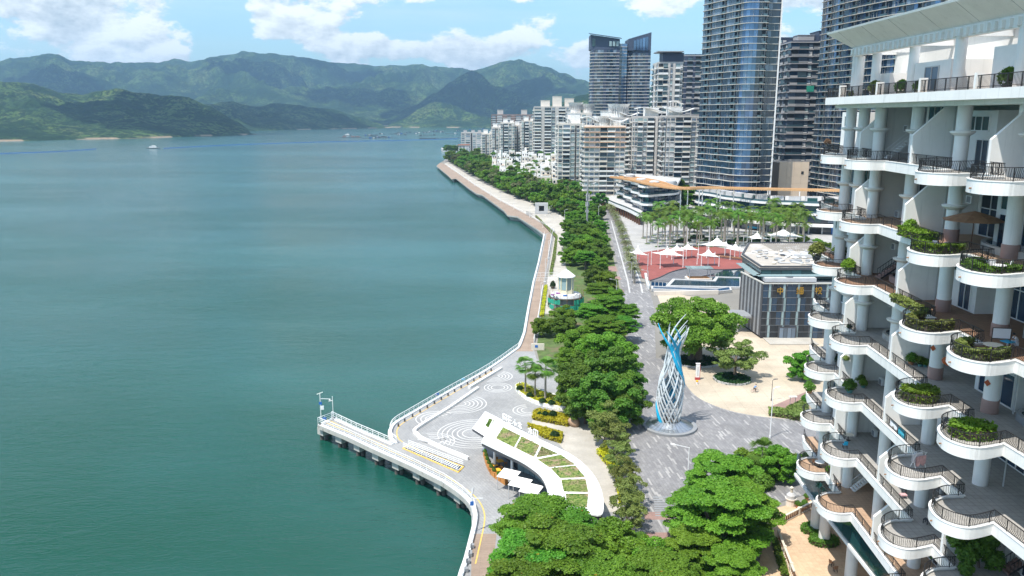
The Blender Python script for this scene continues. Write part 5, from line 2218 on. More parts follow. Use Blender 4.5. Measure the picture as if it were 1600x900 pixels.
def bush(label, xy, r, m='leaf_dark', z=0.0, name='shrub', group=None, flat=.9, n=900, size=.12, cat='shrub'):
    k = m
    if k not in _ball:
        _ball[k] = mesh_np('foliage', leaves([(0, 0, .55, .8, .8, .7), (.3, .2, .4, .6, .6, .5), (-.35, .1, .45, .55, .6, .55), (0, -.35, .4, .6, .5, .5), (.1, .1, .9, .45, .45, .4)], n, size, 31), 4, m)
    o = link(name, _ball[k])
    o.location = (xy[0], xy[1], z)
    o.scale = (r, r, r * flat)
    o.rotation_euler = (0, 0, rnd.uniform(0, 6))
    return tag(o, label, cat, group)


# ---- the palm grove: rows run across the plaza
G_ = 'royal palms of the grove on the plaza'
rows = [(344, 60, 128), (352.5, 57, 131), (361, 60, 134), (369.5, 58, 136), (378, 64, 138), (386.5, 68, 140)]
rname = ['front', 'second', 'third', 'fourth', 'fifth', 'back']
for ri, (y, x0, x1) in enumerate(rows):
    n = int((x1 - x0) / 5.6)
    for k in range(n):
        x = x0 + (x1 - x0) * (k + .5) / n + rnd.uniform(-.6, .6)
        if ri < 2 and 100 < x < 112 and rnd.random() < .6:
            continue
        s = rnd.uniform(.92, 1.2) if ri < 5 else rnd.uniform(1.05, 1.3)
        palm(rnd.choice(['royal_a', 'royal_b']), (x, y + rnd.uniform(-1, 1)), s, f'royal palm in the {rname[ri]} row of the grove, {nth(k)} from the avenue', group=G_)
for k, (px, py) in enumerate([(1068, 374), (1090, 368), (1110, 372), (1128, 380), (1140, 376), (1158, 372), (1178, 376), (1192, 370), (1208, 374)]):
    x, y = P(px, py + 4)
    hedge('hedge', f'low clipped green hedge under the palm grove, {nth(k)} from the avenue', 'hedge', [(x - 4, y - 2.5), (x + 1, y - 3), (x + 4, y + 3), (x - 1, y + 3.5)], 1.0, 'leaf_dark', 500, .35, group='low hedges under the palm grove', seed=k)
# grass round the foot of every palm
ring = MB()
for y, x0, x1 in rows:
    n = int((x1 - x0) / 5.6)
    for k in range(n):
        x = x0 + (x1 - x0) * (k + .5) / n
        ring.lathe((x, y, -0.01), [(1.3, 0), (1.3, .12), (.01, .16)], 'grass_leaf', 8)
structure_ = ring.build('grass', kind='stuff')

# ---- the belt of trees between the quay and the villas
belt = random.Random(21)
G_ = 'trees of the seafront belt'
cnt = 0
rowsb = []
L0, L1 = [P(702, 252), P(745, 275), P(785, 296), P(835, 319), P(880, 335)], [P(755, 247), P(830, 266), P(905, 276), P(960, 292), P(945, 310)]
for j in range(6):
    line = [(a[0] * (1 - j / 5) + b[0] * j / 5, a[1] * (1 - j / 5) + b[1] * j / 5) for a, b in zip(L0, L1)]
    rowsb.append(resample(line, 8.8 + j * .35))
where = ['quay-side', 'second', 'third', 'fourth', 'fifth', 'villa-side']
for j, rw in enumerate(rowsb):
    n = len(rw)
    for i, (p, d) in enumerate(rw):
        if belt.random() < .06:
            continue
        x, y = p.x + belt.uniform(-2.4, 2.4), p.y + belt.uniform(-3, 3)
        if j == 5 and 330 < y < 470 and x > 62:
            continue
        k = belt.choice(['far_a', 'far_a', 'far_b', 'far_b', 'far_c', 'palm'])
        if k == 'palm':
            palm('royal_a', (x, y), belt.uniform(.8, 1.15), f'royal palm among the {where[j]} row of the seafront belt, {nth(n - 1 - i)} from the stone monument', name='belt_palm', group='palms of the seafront belt')
            continue
        kind = {'far_a': 'dark green', 'far_b': 'bright green', 'far_c': 'greyish green'}[k]
        tree(k, (x, y), belt.uniform(1.05, 1.8), f'{kind} tree in the {where[j]} row of the seafront belt, {nth(n - 1 - i)} from the stone monument', group=G_)
# ---- trees behind the shopping terraces and at the towers' feet
for i, (px, py, s, k) in enumerate([(905, 300, 1.5, 'far_a'), (930, 296, 1.5, 'far_a'), (948, 300, 1.2, 'far_b'), (915, 318, 1.1, 'far_b'), (940, 312, 1.1, 'far_a')]):
    tree_px(k, px, py, 6, s, f'tall full green tree between the antenna mast and the shopping terrace, {nth(i)} from the quay', group='trees beside the shopping terrace')
for i, px in enumerate(range(990, 1096, 13)):
    y = 505 - i * 3
    tree('far_a' if i % 3 else 'broad_a', (X(px, y), y), 1.5 + .5 * (i in (4, 5)), f'dark green tree behind the timber trellis, {nth(i)} from the peach banded block', group='trees behind the timber trellis')
for i, (px, py) in enumerate([(1090, 330), (1105, 326), (1075, 338), (1100, 345), (1122, 345), (1085, 350)]):
    tree_px('far_b', px, py, 4, .75, f'low bright tree between the two shopping terraces, {nth(i)} from the avenue end', group='low trees between the shopping terraces')

# ---- trees of the avenue, from the far end to the near
G_ = 'broad trees along the avenue'
AV = [(890, 330, 'broad_a', 1.0), (915, 326, 'bright_b', 1.0), (935, 330, 'broad_b', .9), (889, 352, 'bright_a', .8), (920, 360, 'broad_a', .9), (940, 372, 'bright_b', .7), (888, 376, 'broad_b', .8), (916, 378, 'bright_a', .9), (890, 398, 'bright_b', .8), (922, 398, 'broad_b', .8), (945, 398, 'broad_a', .7), (896, 338, 'bright_a', .9), (925, 338, 'bright_b', .8), (908, 352, 'broad_b', .9), (938, 352, 'bright_a', .8), (900, 370, 'broad_a', .95), (928, 368, 'bright_a', .9),
      (905, 388, 'bright_a', 1.0), (932, 388, 'broad_a', .9), (915, 404, 'flame_b', .8), (938, 410, 'bright_b', .7),
      (928, 428, 'broad_a', .75), (948, 436, 'bright_a', .75),
      (935, 456, 'flame_a', .75), (960, 462, 'bright_b', .7), (950, 482, 'flame_b', .95), (976, 490, 'flame_a', .7), (925, 492, 'flame_b', .8), (882, 492, 'bright_b', .72), (848, 508, 'bright_a', .58), (880, 510, 'broad_b', .6),
      (945, 515, 'flame_a', .9), (975, 512, 'flame_b', .72),
      (905, 535, 'bright_b', 1.0), (940, 545, 'bright_a', 1.1), (968, 548, 'bright_b', .85), (892, 560, 'bright_b', .7),
      (915, 580, 'broad_a', 1.05), (955, 585, 'broad_b', 1.1), (980, 600, 'broad_a', .8), (905, 610, 'broad_b', .95), (945, 622, 'broad_a', 1.15), (975, 630, 'broad_b', .85), (915, 632, 'broad_a', .75)]
desc = {'bright_a': 'bright round tree', 'bright_b': 'bright spreading tree', 'broad_a': 'dark round tree', 'broad_b': 'dark dense tree', 'flame_a': 'feathery tree with orange blossoms', 'flame_b': 'feathery layered tree'}
cnts = {}
for i, (px, py, k, s) in enumerate(reversed(AV)):
    cnts[k] = cnts.get(k, 0) + 1
    tree_px(k, px, py, 5 * s, s, f'{desc[k]} on the avenue, {nth(cnts[k] - 1)} of its kind from the café', group=G_)

# ---- date palms in the strip beside the avenue
dp = [P(950, 330), P(962, 350), P(975, 385), P(985, 425), P(992, 445)]
for i, (p, d) in enumerate(reversed(resample(curve(dp, 4), 8.5))):
    palm('date', (p.x, p.y), rnd.uniform(.8, 1.05), f'grey green date palm in the avenue strip, {nth(i)} from the water garden', group='date palms in the avenue strip')

# ---- banyan, olive tree and others round the plaza
tree('banyan', P(1086, 564), 1.3, 'big bright banyan with many stems at the edge of the beige plaza', rz=.3)
tree('olive', P(1148, 590), 1.0, 'thin olive green tree in the kerbed round bed on the beige plaza', rz=1.0)
tree('bright_b', (62, 190 - 26), .75, 'bright green tree between the glass hall and the terraced block', rz=.3)
tree_px('small', 1165, 448, 2, 1.0, 'small green tree at the left corner of the glass hall')
for i, (px, py, k) in enumerate([(1252, 372, 'far_b'), (1275, 378, 'far_b'), (1290, 383, 'far_b')]):
    tree_px(k, px, py, 3, .62, f'light green tree behind the glass hall roof, {nth(i)} from the sails', group='trees behind the glass hall')
bush('round dark bush behind the glass hall roof', P(1219, 388, 14), 1.6, 'leaf_mid', 14, size=.12)

# ---- foreground trees
FG = [('flame_a', 846, 815, 6, .98, 'feathery tree whose edge hangs over the café awnings'),
      ('flame_b', 882, 828, 6, .9, 'feathery tree beside the grass end of the café roof'),
      ('flame_b', 836, 868, 6, .95, 'feathery tree nearest the near boardwalk'),
      ('flame_a', 868, 868, 6, 1.05, 'feathery tree in the lower corner by the boardwalk'),
      ('flame_a', 830, 915, 5, .9, 'feathery tree cut by the lower edge beside the boardwalk'),
      ('bright_b', 925, 842, 6, .85, 'bright tree among the fan palms'),
      ('bright_a', 965, 828, 6, .8, 'bright round tree below the bamboo row'),
      ('flame_b', 930, 895, 6, .9, 'low feathery tree cut by the lower edge under the fan palms'),
      ('bright_b', 1015, 850, 6, .75, 'bright spreading tree at the steps of the avenue'),
      ('flame_b', 1035, 895, 5, .8, 'feathery tree cut by the lower edge beside the avenue'),
      ('tier_a', 1130, 722, 8, .85, 'tall tiered tree with flat sprays nearest the sculpture'),
      ('tier_b', 1088, 752, 8, .72, 'tiered tree with flat sprays leaning over the avenue'),
      ('tier_a', 1125, 800, 7, 1.0, 'broad tiered tree standing in the middle of the lower edge'),
      ('tier_b', 1165, 765, 7, .8, 'tiered tree with flat sprays beside the potted courtyard'),
      ('tier_b', 1085, 825, 7, .7, 'tiered tree with flat sprays at the steps of the avenue'),
      ('tier_b', 1150, 850, 7, .65, 'tiered tree with flat sprays at the courtyard wall'),
      ('bright_a', 1222, 712, 4, .62, 'small round tree between the fan palm and the lowest balconies')]
for k, px, py, h, s, lab in FG:
    tree_px(k, px, py, h, s, lab)
for i, (px, py, s, lab) in enumerate([(1192, 700, .8, 'fan palm rising behind the tiered trees'), (915, 868, .75, 'fan palm in the feathery trees, nearer the boardwalk'), (985, 868, .85, 'fan palm in the feathery trees, nearer the avenue'), (1000, 845, .7, 'fan palm just below the bamboo row')]):
    palm('fan_low', P(px, py, 4), s, lab, hs=1.3)
# bamboo-like row between path and avenue
for i, (px, py, s) in enumerate([(945, 668, 1.2), (958, 682, 1.1), (970, 700, .85), (968, 722, .85), (978, 740, .9), (985, 762, .85), (980, 785, .9), (990, 800, .8)]):
    tree_px('light', px, py, 3, s, f'airy olive green tree between the pale path and the avenue, {nth(i)} from the boulder', group='airy trees between path and avenue')
hedge('planting_bed', 'yellow green ground planting under the airy trees', 'planting', [P(932, 708), P(946, 700), P(968, 735), P(978, 775), P(968, 790), P(962, 745)], .8, 'leaf_yellow', 1500, .2, seed=5)
# planted corner below the fan palm
bcol = random.Random(4)
for i in range(34):
    px, py = bcol.uniform(1150, 1262), bcol.uniform(715, 775)
    if py > 745 and px > 1225:
        continue
    bush(f'leafy garden shrub at the foot of the lowest balconies, {nth(i)} of the planting', P(px, py), bcol.uniform(1.0, 2.0), bcol.choice(['leaf_mid', 'leaf_bright', 'leaf_bright', 'leaf_dark']), group='garden shrubs under the lowest balconies')

# roof gardens of the stepped villas
vg = random.Random(31)
for o in [o for o in C.objects if o.name.startswith('terraced_villas')]:
    for st in [c for c in o.children if c.name.startswith('house_step')]:
        if vg.random() < .45:
            bb = st.bound_box
            zt_ = max(b[2] for b in bb)
            x0_, x1_ = bb[0][0], bb[6][0]
            b = link('roof_planting', _ball[vg.choice(list(_ball))], o)
            s_ = vg.uniform(1.2, 2.6)
            b.scale = (s_ * 1.4, s_, s_)
            b.location = (vg.uniform(x0_ + 1, x1_ - 1), bb[0][1] + vg.uniform(.5, 4), zt_ - 1)

# ------------------------------------------------------------------ railings, masts, lamps
def railing(label, path, h=1.1, m='white_metal', step=1.6, z=0.0, mids=(0.35, 0.7), r=0.045, glass=False):
    o = path[0]
    t = thing('railing', label, 'railing', (o[0], o[1], z))
    q = [(p[0] - o[0], p[1] - o[1]) for p in path]
    w = MB()
    for a, b in zip(q[:-1], q[1:]):
        w.bar((a[0], a[1], h), (b[0], b[1], h), r * 2.2, r * 1.6, m)
        for f in mids:
            w.bar((a[0], a[1], h * f), (b[0], b[1], h * f), r, r, m)
    w.build('rail', t)
    w = MB()
    for p, d in resample(q, step):
        w.bar((p.x, p.y, 0), (p.x, p.y, h), r * 1.8, r * 1.8, m)
    w.build('post', t, kind='stuff')
    return t


railing('white quay railing that curves along the foreground quay to the pier tip', offset(E_nearc, -0.45), z=.16)
railing('short white railing across the end of the pier', [P(497, 663), P(522, 653.5)], z=.16)
railing('white railing on the inner side of the pier', offset(E_pn, -0.45), z=.16)
railing('white quay railing along the bay side of the ringed plaza and the boardwalk', offset(E_bayc[:-1], -0.45), z=.16)
railing('white railing on the planted side of the boardwalk', [P(*q) for q in ((834, 535), (842, 491), (848, 450))], z=.0)
railing('white railing along the hedge at the bend of the boardwalk', [P(*q) for q in ((856, 406), (862, 370), (865, 361), (828, 338.5))], z=.0)
railing('long white railing on the land side of the far boardwalk', [P(*q) for q in ((828, 338), (778, 312), (740, 288), (696, 257))], z=.0)
railing('white gate railing across the boardwalk, nearer the ringed plaza', [P(835, 441), P(870, 441)], 1.6, z=0)
railing('white gate railing across the boardwalk, farther from the ringed plaza', [P(837, 433), P(872, 433)], 1.6, z=0)
# low planting beside the boardwalk
hedge('hedge', 'narrow yellow green hedge beside the middle boardwalk', 'hedge', [P(*q) for q in ((844, 495), (851, 448), (855, 448), (849, 495))], .7, 'leaf_yellow', 900, .25, seed=2)
hedge('hedge', 'narrow yellow green hedge at the bend of the boardwalk', 'hedge', [P(*q) for q in ((858, 432), (864, 400), (868, 372), (840, 342), (836, 338.5), (838, 338), (871, 370), (868, 402), (862, 432))], .7, 'leaf_olive', 1600, .3, seed=3)

# piles under the pier (quay > pile)
t = thing('pier_piles', 'row of square concrete pile caps on dark piles under the pier edge', 'piles', (E_near[2][0], E_near[2][1], 0))
for i, (p, d) in enumerate(resample(offset(E_nearc[2:], -1.3)[::-1], 5.4)):
    if i > 16:
        break
    a = math.atan2(d.y, d.x)
    w = MB()
    w.box((p.x - t.location.x, p.y - t.location.y, -1.45), (1.7, 1.6, 1.35), 'concrete', a)
    o = w.build('pile_cap', t)
    for k in (-.5, .5):
        w = MB()
        w.lathe((p.x - t.location.x - math.sin(a) * 0 + k * .8, p.y - t.location.y, 0), [(.36, -6), (.36, -2.1)], 'wet_concrete', 8)
        w.build('pile', o)
t = thing('pier_piles', 'inner row of dark piles under the pier on the bay side', 'piles', (E_pn[0][0], E_pn[0][1], 0))
for i, (p, d) in enumerate(resample(offset(E_pn, -1.2), 5.4)):
    w = MB()
    w.lathe((p.x - t.location.x, p.y - t.location.y, 0), [(.5, -6), (.5, -.7)], 'wet_concrete', 8)
    w.build('pile', t)


def lamp(label, xy, h=8, arm=(1.6, 0.0), m='white_metal', z=0.0, double=False, name='street_lamp', rad=.08):
    t = thing(name, label, 'street lamp', (xy[0], xy[1], z))
    w = MB()
    w.lathe((0, 0, 0), [(rad * 1.8, 0), (rad * 1.8, .5), (rad * 1.2, .52), (rad * .8, h)], m, 8)
    w.build('pole', t)
    for s in ((1, -1) if double else (1,)):
        w = MB()
        w.bar((0, 0, h - .05), (arm[0] * s, arm[1] * s, h + .25), .07, .07, m)
        o = w.build('arm', t)
        w = MB()
        L = Vector((arm[0], arm[1], 0)).normalized()
        w.bar((arm[0] * s, arm[1] * s, h + .25), (arm[0] * s + L.x * .7 * s, arm[1] * s + L.y * .7 * s, h + .3), .3, .1, m)
        w.build('lamp_head', o)
    return t


lamp('tall white lamp at the hedge between avenue and beige plaza', P(1203, 684), 9.0, (.5, .1))
lamp('white street lamp in the tiered trees with its arm over the avenue', P(1074, 762), 6.5, (-2.0, .5))
lamp('slim dark post with a small head on the beige plaza', P(1205, 627), 4.2, (.25, 0), 'dark_grey', .12, rad=.06)
for i, (px, py, h) in enumerate([(1194, 418, 0), (1012, 457, 7), (986, 452, 9), (1011, 440, 9), (963, 462, 5)]):
    if h:
        lamp(f'grey avenue lamp beside the water garden, {nth(i - 1)} from the glass hall side', P(px, py), h, (-1.5, .3), 'light_grey', group=None) if False else lamp(f'grey avenue lamp near the water garden, {nth(i - 1)} from the glass hall side', P(px, py), h, (-1.5, .3), 'light_grey')
bwl = [P(*q) for q in ((695, 258), (740, 290), (778, 314), (826, 339), (862, 366), (856, 406), (842, 491))]
for i, (p, d) in enumerate(reversed(resample(bwl, 42))):
    lamp(f'slim white boardwalk lamp, {nth(i)} from the kiosk tower', (p.x, p.y), 6, (.8, 0), rad=.07)
for i, (px, py) in enumerate([(858, 346), (882, 352), (935, 345), (902, 326), (918, 330)]):
    lamp(f'white lamp standing in the belt behind the stone monument, {nth(i)} from the monument', P(px, py), 8, (.8, 0))
for i, (px, py, h) in enumerate([(1041, 394, 11), (1073, 392, 10), (1106, 415, 15), (1135, 383, 7), (1167, 382, 7), (1197, 376, 7), (1028, 393, 5), (1227, 374, 7)]):
    t = thing('mast', f'slim white mast by the red plaza, {nth(i)} from the avenue', 'mast', (*P(px, py), 0))
    w = MB()
    w.lathe((0, 0, 0), [(.16, 0), (.16, .6), (.12, .62), (.09, h)], 'white_metal', 8)
    w.build('pole', t)
    w = MB()
    w.box((0, 0, h), (.3, .3, .25), 'light_grey')
    w.build('lamp_head', t)

# camera masts of the quay
t = thing('camera_mast', 'white mast with a blue sign and a camera arm at the pier tip', 'mast', (*P(502, 660), 0))
w = MB()
w.tube([(0, 0, .16), (0, 0, 5.6)], .07, 'white_metal', 8)
w.build('pole', t)
w = MB()
w.bar((0, 0, 4.6), (1.6, 0, 4.55), .08, .08, 'white_metal')
o = w.build('arm', t)
w = MB()
w.lathe((1.75, 0, 4.2), [(.01, -.1), (.14, 0), (.16, .3), (.01, .4)], 'white_metal', 8)
w.build('camera', o)
w = MB()
w.bar((-.6, .3, 5.35), (.6, -.3, 5.95), .12, .12, 'canvas')
w.build('crossbar', t)
w = MB()
w.box((.05, -.12, 3.75), (.55, .06, .5), 'blue_paint')
w.build('sign', t)
w = MB()
w.box((.35, 0, 2.85), (.5, .3, .7), 'white_metal')
w.build('cabinet', t)
t = thing('lamp_mast', 'slim white mast with one short arm on the inner corner of the pier tip', 'mast', (*P(521, 656), 0))
w = MB()
w.tube([(0, 0, .16), (0, 0, 4.6)], .06, 'white_metal', 8)
w.build('pole', t)
w = MB()
w.bar((0, 0, 3.8), (-.7, 0, 3.65), .1, .1, 'canvas')
w.build('arm', t)
t = thing('lamp_mast', 'white mast with a blue sign and a camera arm on the foreground quay', 'mast', (*P(738, 832), 0))
w = MB()
w.tube([(0, 0, .1), (0, 0, 5.6)], .07, 'white_metal', 8)
w.build('pole', t)
w = MB()
w.bar((0, 0, 5.0), (1.5, 0, 5.0), .08, .08, 'white_metal')
w.build('arm', t)
w = MB()
w.box((0, -.1, 4.3), (.5, .06, .6), 'blue_paint')
w.build('sign', t)
w = MB()
w.bar((0, 0, 5.6), (.15, .2, 6.4), .3, .12, 'light_grey')
w.build('camera', t)

for i, (px, py) in enumerate([(507, 662), (683, 623), (724, 599)]):
    t = thing('notice_board', ['small blue notice board at the end of the pier', 'blue notice on the quay rail, nearer the bench walls', 'pale blue notice on the quay rail, nearer the boardwalk'][i], 'sign', (*P(px, py), 0))
    w = MB()
    w.bar((-.35, 0, .9), (.35, .15, 1.0), .05, .5, 'blue_paint' if i < 2 else 'sky_blue')
    w.build('board', t)
    w = MB()
    w.box((0, 0.06, .45), (.06, .06, .9), 'light_grey')
    w.build('post', t)
for i, (px, py) in enumerate([(738, 856), (735, 868), (731, 880), (729, 893)]):
    w = MB()
    w.box((0, 0, .28), (.5, .9 if i == 1 else .5, .5), 'mid_grey')
    o = tag(w.build('bollard'), ['grey stone block on the near boardwalk, nearest the camera mast', 'long grey stone block on the near boardwalk', 'grey stone block just after the long one on the near boardwalk', 'grey stone block of the near boardwalk closest to the lower edge'][i], 'stone block')
    o.location = (*P(px, py), 0)
bol = MB()
for i, (p, d) in enumerate(resample(offset(E_bayc[18:36], -1.5), 2.6)):
    bol.lathe((p.x, p.y, 0), [(.16, 0), (.16, .6), (.01, .66)], 'dark_grey', 6)
t = tag(bol.build('bollards'), 'row of small dark bollards along the boardwalk edge', 'bollards')
t['kind'] = 'stuff'

# low white bench walls on the plaza
def bench(label, pts, w_=.55, h=.45):
    o = pts[0]
    w = MB()
    w.strip([(p[0] - o[0], p[1] - o[1]) for p in pts], w_, 0, h, 'white_fascia')
    b = tag(w.build('bench_wall'), label, 'bench')
    b.location = (*o, 0)
    return b


bench('straight white bench wall on the ringed plaza, nearer the boardwalk', [P(733, 607), P(783.5, 576.5)])
bench('long hooked white bench wall running past the big rings', curve([P(747, 607.5), P(700, 640), P(651, 671), P(652, 680), P(657, 686)], 4))
bench('white bench wall reaching from the steps toward the café', [P(657, 686), P(690, 702), P(732, 719)], .4, .6)
t = thing('steps', 'short white steps in the bench wall between the big rings', 'steps', (*P(664, 690), 0))
for k in range(4):
    w = MB()
    w.box((k * .45, -k * .35, .1 + .04 * k), (3.0, .35, .2), 'light_grey', R(-28))
    w.build('step', t)
# glazed light slot in the pier
c4_ = [P(630, 701), P(638, 697), P(724, 730), P(716, 738)]
t = thing('skylight', 'long glazed light slot with white bars and a yellow edge on the pier', 'skylight', (*c4_[0], 0))
q4 = [(p[0] - c4_[0][0], p[1] - c4_[0][1]) for p in c4_]
w = MB()
w.strip(q4, .25, 0, .12, 'yellow_paint', True)
w.build('kerb', t)
w = MB()
w.sheet(q4, .06, 'glass_dark')
w.build('glass', t)
for k, (a, b) in enumerate(((q4[0], q4[3]), (q4[1], q4[2]))):
    w = MB()
    for z in (.5, .8, 1.1):
        w.bar((*a, z), (*b, z), .07, .06, 'white_metal')
    for p, d in resample([a, b], 1.2):
        w.bar((p.x, p.y, 0), (p.x, p.y, 1.1), .07, .07, 'white_metal')
    w.build('bar_fence', t)
w = MB()
for i in range(26):
    f = (i + .5) / 26
    a = (q4[0][0] + (q4[3][0] - q4[0][0]) * f, q4[0][1] + (q4[3][1] - q4[0][1]) * f)
    b = (q4[1][0] + (q4[2][0] - q4[1][0]) * f, q4[1][1] + (q4[2][1] - q4[1][1]) * f)
    w.bar((*a, .1), (*b, .1), .08, .08, 'white_metal')
w.build('bar', t, kind='stuff')

# ------------------------------------------------------------------ the sculpture
sx, sy = P(1046, 667)
t = thing('tube_sculpture', 'tall twisted sculpture of silver and blue tubes on a round steel skirt', 'sculpture', (sx, sy, 0))
w = MB()
w.lathe((0, 0, 0), [(4.9, 0), (4.9, .42), (4.2, .45), (4.15, .3)], 'mid_grey', 40)
w.build('plinth', t)
w = MB()
w.lathe((0, 0, 0), [(2.0, 0), (2.0, 1.15), (.01, 1.2)], 'soil', 24)
w.build('planter', t)
for k in range(28):
    a0, a1 = 2 * math.pi * k / 28 + .008, 2 * math.pi * (k + 1) / 28 - .008
    vs = []
    for r_, z_ in ((4.15, .42), (3.2, .72), (1.95, 1.4)):
        for a in (a0, a1):
            vs.append((r_ * math.cos(a), r_ * math.sin(a), z_))
    w = MB()
    w.add(vs, [(0, 1, 3, 2), (2, 3, 5, 4)], 'steel_panel')
    w.build('panel', t)
sr = random.Random(8)


def strand(a0, tw, top, rmul, m, lean, rr):
    pts = []
    n = 26
    for i in range(n + 1):
        z = 1.0 + (top - 1.0) * i / n
        f = z / 20.5
        r_ = rmul * (1.7 + .75 * math.sin(math.pi * min(1, f / .55)) - .5 * math.exp(-((f - .68) / .13) ** 2) + max(0, f - .74) * 3.2)
        a = a0 + tw * f
        l = max(0, f - .6)
        pts.append((r_ * math.cos(a) + lean[0] * l ** 1.6, r_ * math.sin(a) + lean[1] * l ** 1.6, z))
    w = MB()
    w.tube(pts, [rr] * (n - 3) + [rr * .85, rr * .7, rr * .5, rr * .3], m, 7)
    return w.build('tube', t, True)


for k in range(28):
    strand(2 * math.pi * k / 28 + sr.uniform(-.1, .1), -4.6 if k % 3 else 3.6, sr.choice([13.5, 14.5, 15.5, 17, 18.5, 19.5, 20.5]), sr.uniform(.78, 1.0), 'silver_tube', (7.5, 0), .155)
for k in range(24):
    strand(2.3 + k * .085, -6.0, sr.uniform(13.5, 19.5), sr.uniform(.9, 1.05), 'sky_blue', (-3.0, 0), .18)

# totem, little bin and posts on the plaza
t = thing('totem_sign', 'white and dark red totem sign on the beige plaza near the sculpture', 'sign', (*P(1089.5, 594), .12))
for nm, m, z, h, s in (('foot', 'red_paint', 0, .55, (1.0, .5)), ('face', 'white_metal', .55, 3.0, (.78, .34)), ('cap', 'white_metal', 3.55, .1, (.95, .45))):
    w = MB()
    w.box((0, 0, z + h / 2), (s[0], s[1], h), m)
    w.build(nm, t)
w = MB()
w.box((.47, .05, 2.05), (.1, .36, 3.0), 'red_paint')
w.build('edge', t)
w = MB()
for i in range(9):
    w.box((0, -.18, 1.0 + i * .22), (.3, .02, .1), 'light_grey')
w.build('lettering', t, kind='stuff')
t = thing('litter_bin', 'tiny orange topped bin before the totem sign', 'bin', (*P(1089, 601), .12))
w = MB()
w.lathe((0, 0, 0), [(.22, 0), (.24, .45), (.2, .5)], 'cloth_white', 10)
w.build('body', t)
w = MB()
w.lathe((0, 0, .5), [(.25, 0), (.25, .3), (.05, .36)], 'orange_cloth', 10)
w.build('lid', t)
t = thing('sign_board', 'small white sign on two posts at the dark wedge of paving', 'sign', (*P(1238, 634), .12))
for dx in (-.5, .5):
    w = MB()
    w.box((dx, 0, .8), (.08, .08, 1.6), 'mid_grey')
    w.build('post', t)
w = MB()
w.box((0, 0, 1.75), (1.5, .5, .1), 'white_metal')
w.build('board', t)


# kerbed tree beds
def bed(label, xy, r, m, h=.45, ry=None):
    n = 28
    ring = [(r * math.cos(2 * math.pi * i / n), (ry or r) * math.sin(2 * math.pi * i / n)) for i in range(n)]
    t = hedge('planted_bed', label, 'planted bed', [(xy[0] + p[0], xy[1] + p[1]) for p in ring], h, m, 1400, .3, .12, seed=int(r * 10))
    w = MB()
    w.strip(ring, .4, -.05, .4, 'light_grey', True)
    w.build('kerb', t)
    return t


bed('round kerbed bed of dark planting under the olive tree', P(1144, 594), 3.8, 'leaf_dark')
bed('wide kerbed bed of dark planting under the banyan', P(1086, 566), 5.6, 'leaf_dark', .4, 4.6)
hedge('hedge', 'clipped flowering hedge between the avenue and the beige plaza', 'hedge', [P(1202, 651), P(1202, 642), P(1262, 649), P(1262, 660)], 1.0, 'leaf_olive', 1600, .2, seed=8)
hedge('planting_bed', 'low flowering bed behind the clipped hedge', 'planting', [P(1228, 640), P(1250, 630), P(1262, 632), P(1262, 644), P(1240, 643)], .5, 'leaf_olive', 900, .2, .12, seed=9)
bush('round green bush at the foot of the terraced block by the plaza', P(1262, 622, 1), 1.6, 'leaf_mid')


# ------------------------------------------------------------------ people
def skin_mesh(name, joints, edges, m, sub=1):
    """continuous body grown round a skeleton: joints name -> (x, y, z, radius)"""
    me = bpy.data.meshes.new(name)
    ks = list(joints)
    me.from_pydata([joints[k][:3] for k in ks], [(ks.index(a), ks.index(b)) for a, b in edges], [])
    o = bpy.data.objects.new(name, me)
    C.objects.link(o)
    md = o.modifiers.new('skin', 'SKIN')
    sv = me.skin_vertices[0].data
    for i, k in enumerate(ks):
        r_ = joints[k][3]
        sv[i].radius = (r_, r_)
        sv[i].use_root = (i == 0)
    ss = o.modifiers.new('sub', 'SUBSURF')
    ss.levels = ss.render_levels = sub
    dg = bpy.context.evaluated_depsgraph_get()
    dg.update()
    em = bpy.data.meshes.new_from_object(o.evaluated_get(dg))
    em.name = name
    em.materials.clear()
    em.materials.append(M[m])
    em.shade_smooth()
    bpy.data.objects.remove(o)
    return em


def person(label, loc, rz, J, shirt, legs, hair='hair'):
    t = thing('person', label, 'person', loc, rz)
    E = [('pelvis', 'chest'), ('chest', 'neck'), ('neck', 'head'), ('head', 'crown')]
    for s in 'lr':
        E += [('chest', 'sh' + s), ('sh' + s, 'el' + s), ('el' + s, 'ha' + s), ('pelvis', 'hip' + s), ('hip' + s, 'kn' + s), ('kn' + s, 'an' + s), ('an' + s, 'toe' + s)]
    link('body', skin_mesh('body', J, E, 'skin', 2), t)
    g = lambda k, f: (*J[k][:3], J[k][3] * f)
    mid = lambda a, b, f, r_: (*[J[a][i] + (J[b][i] - J[a][i]) * f for i in range(3)], r_)
    js = {'pelvis': g('pelvis', 1.12), 'chest': g('chest', 1.14), 'neckb': mid('chest', 'neck', .6, .09)}
    es = [('pelvis', 'chest'), ('chest', 'neckb')]
    for s in 'lr':
        js['sh' + s] = g('sh' + s, 1.25)
        js['m' + s] = mid('sh' + s, 'el' + s, .75, .075)
        es += [('chest', 'sh' + s), ('sh' + s, 'm' + s)]
    link('shirt', skin_mesh('shirt', js, es, shirt, 1), t)
    js = {'pelvis': g('pelvis', 1.14)}
    es = []
    for s in 'lr':
        js['hip' + s], js['kn' + s], js['c' + s] = g('hip' + s, 1.16), g('kn' + s, 1.2), mid('kn' + s, 'an' + s, .8, .07)
        es += [('pelvis', 'hip' + s), ('hip' + s, 'kn' + s), ('kn' + s, 'c' + s)]
    link('trousers', skin_mesh('trousers', js, es, legs, 1), t)
    hx, hy, hz = J['crown'][:3]
    w = MB()
    w.lathe((hx, hy, hz - .09), [(.095, -.02), (.11, .04), (.08, .13), (.01, .15)], hair, 10)
    w.build('hair', t, True)
    return t


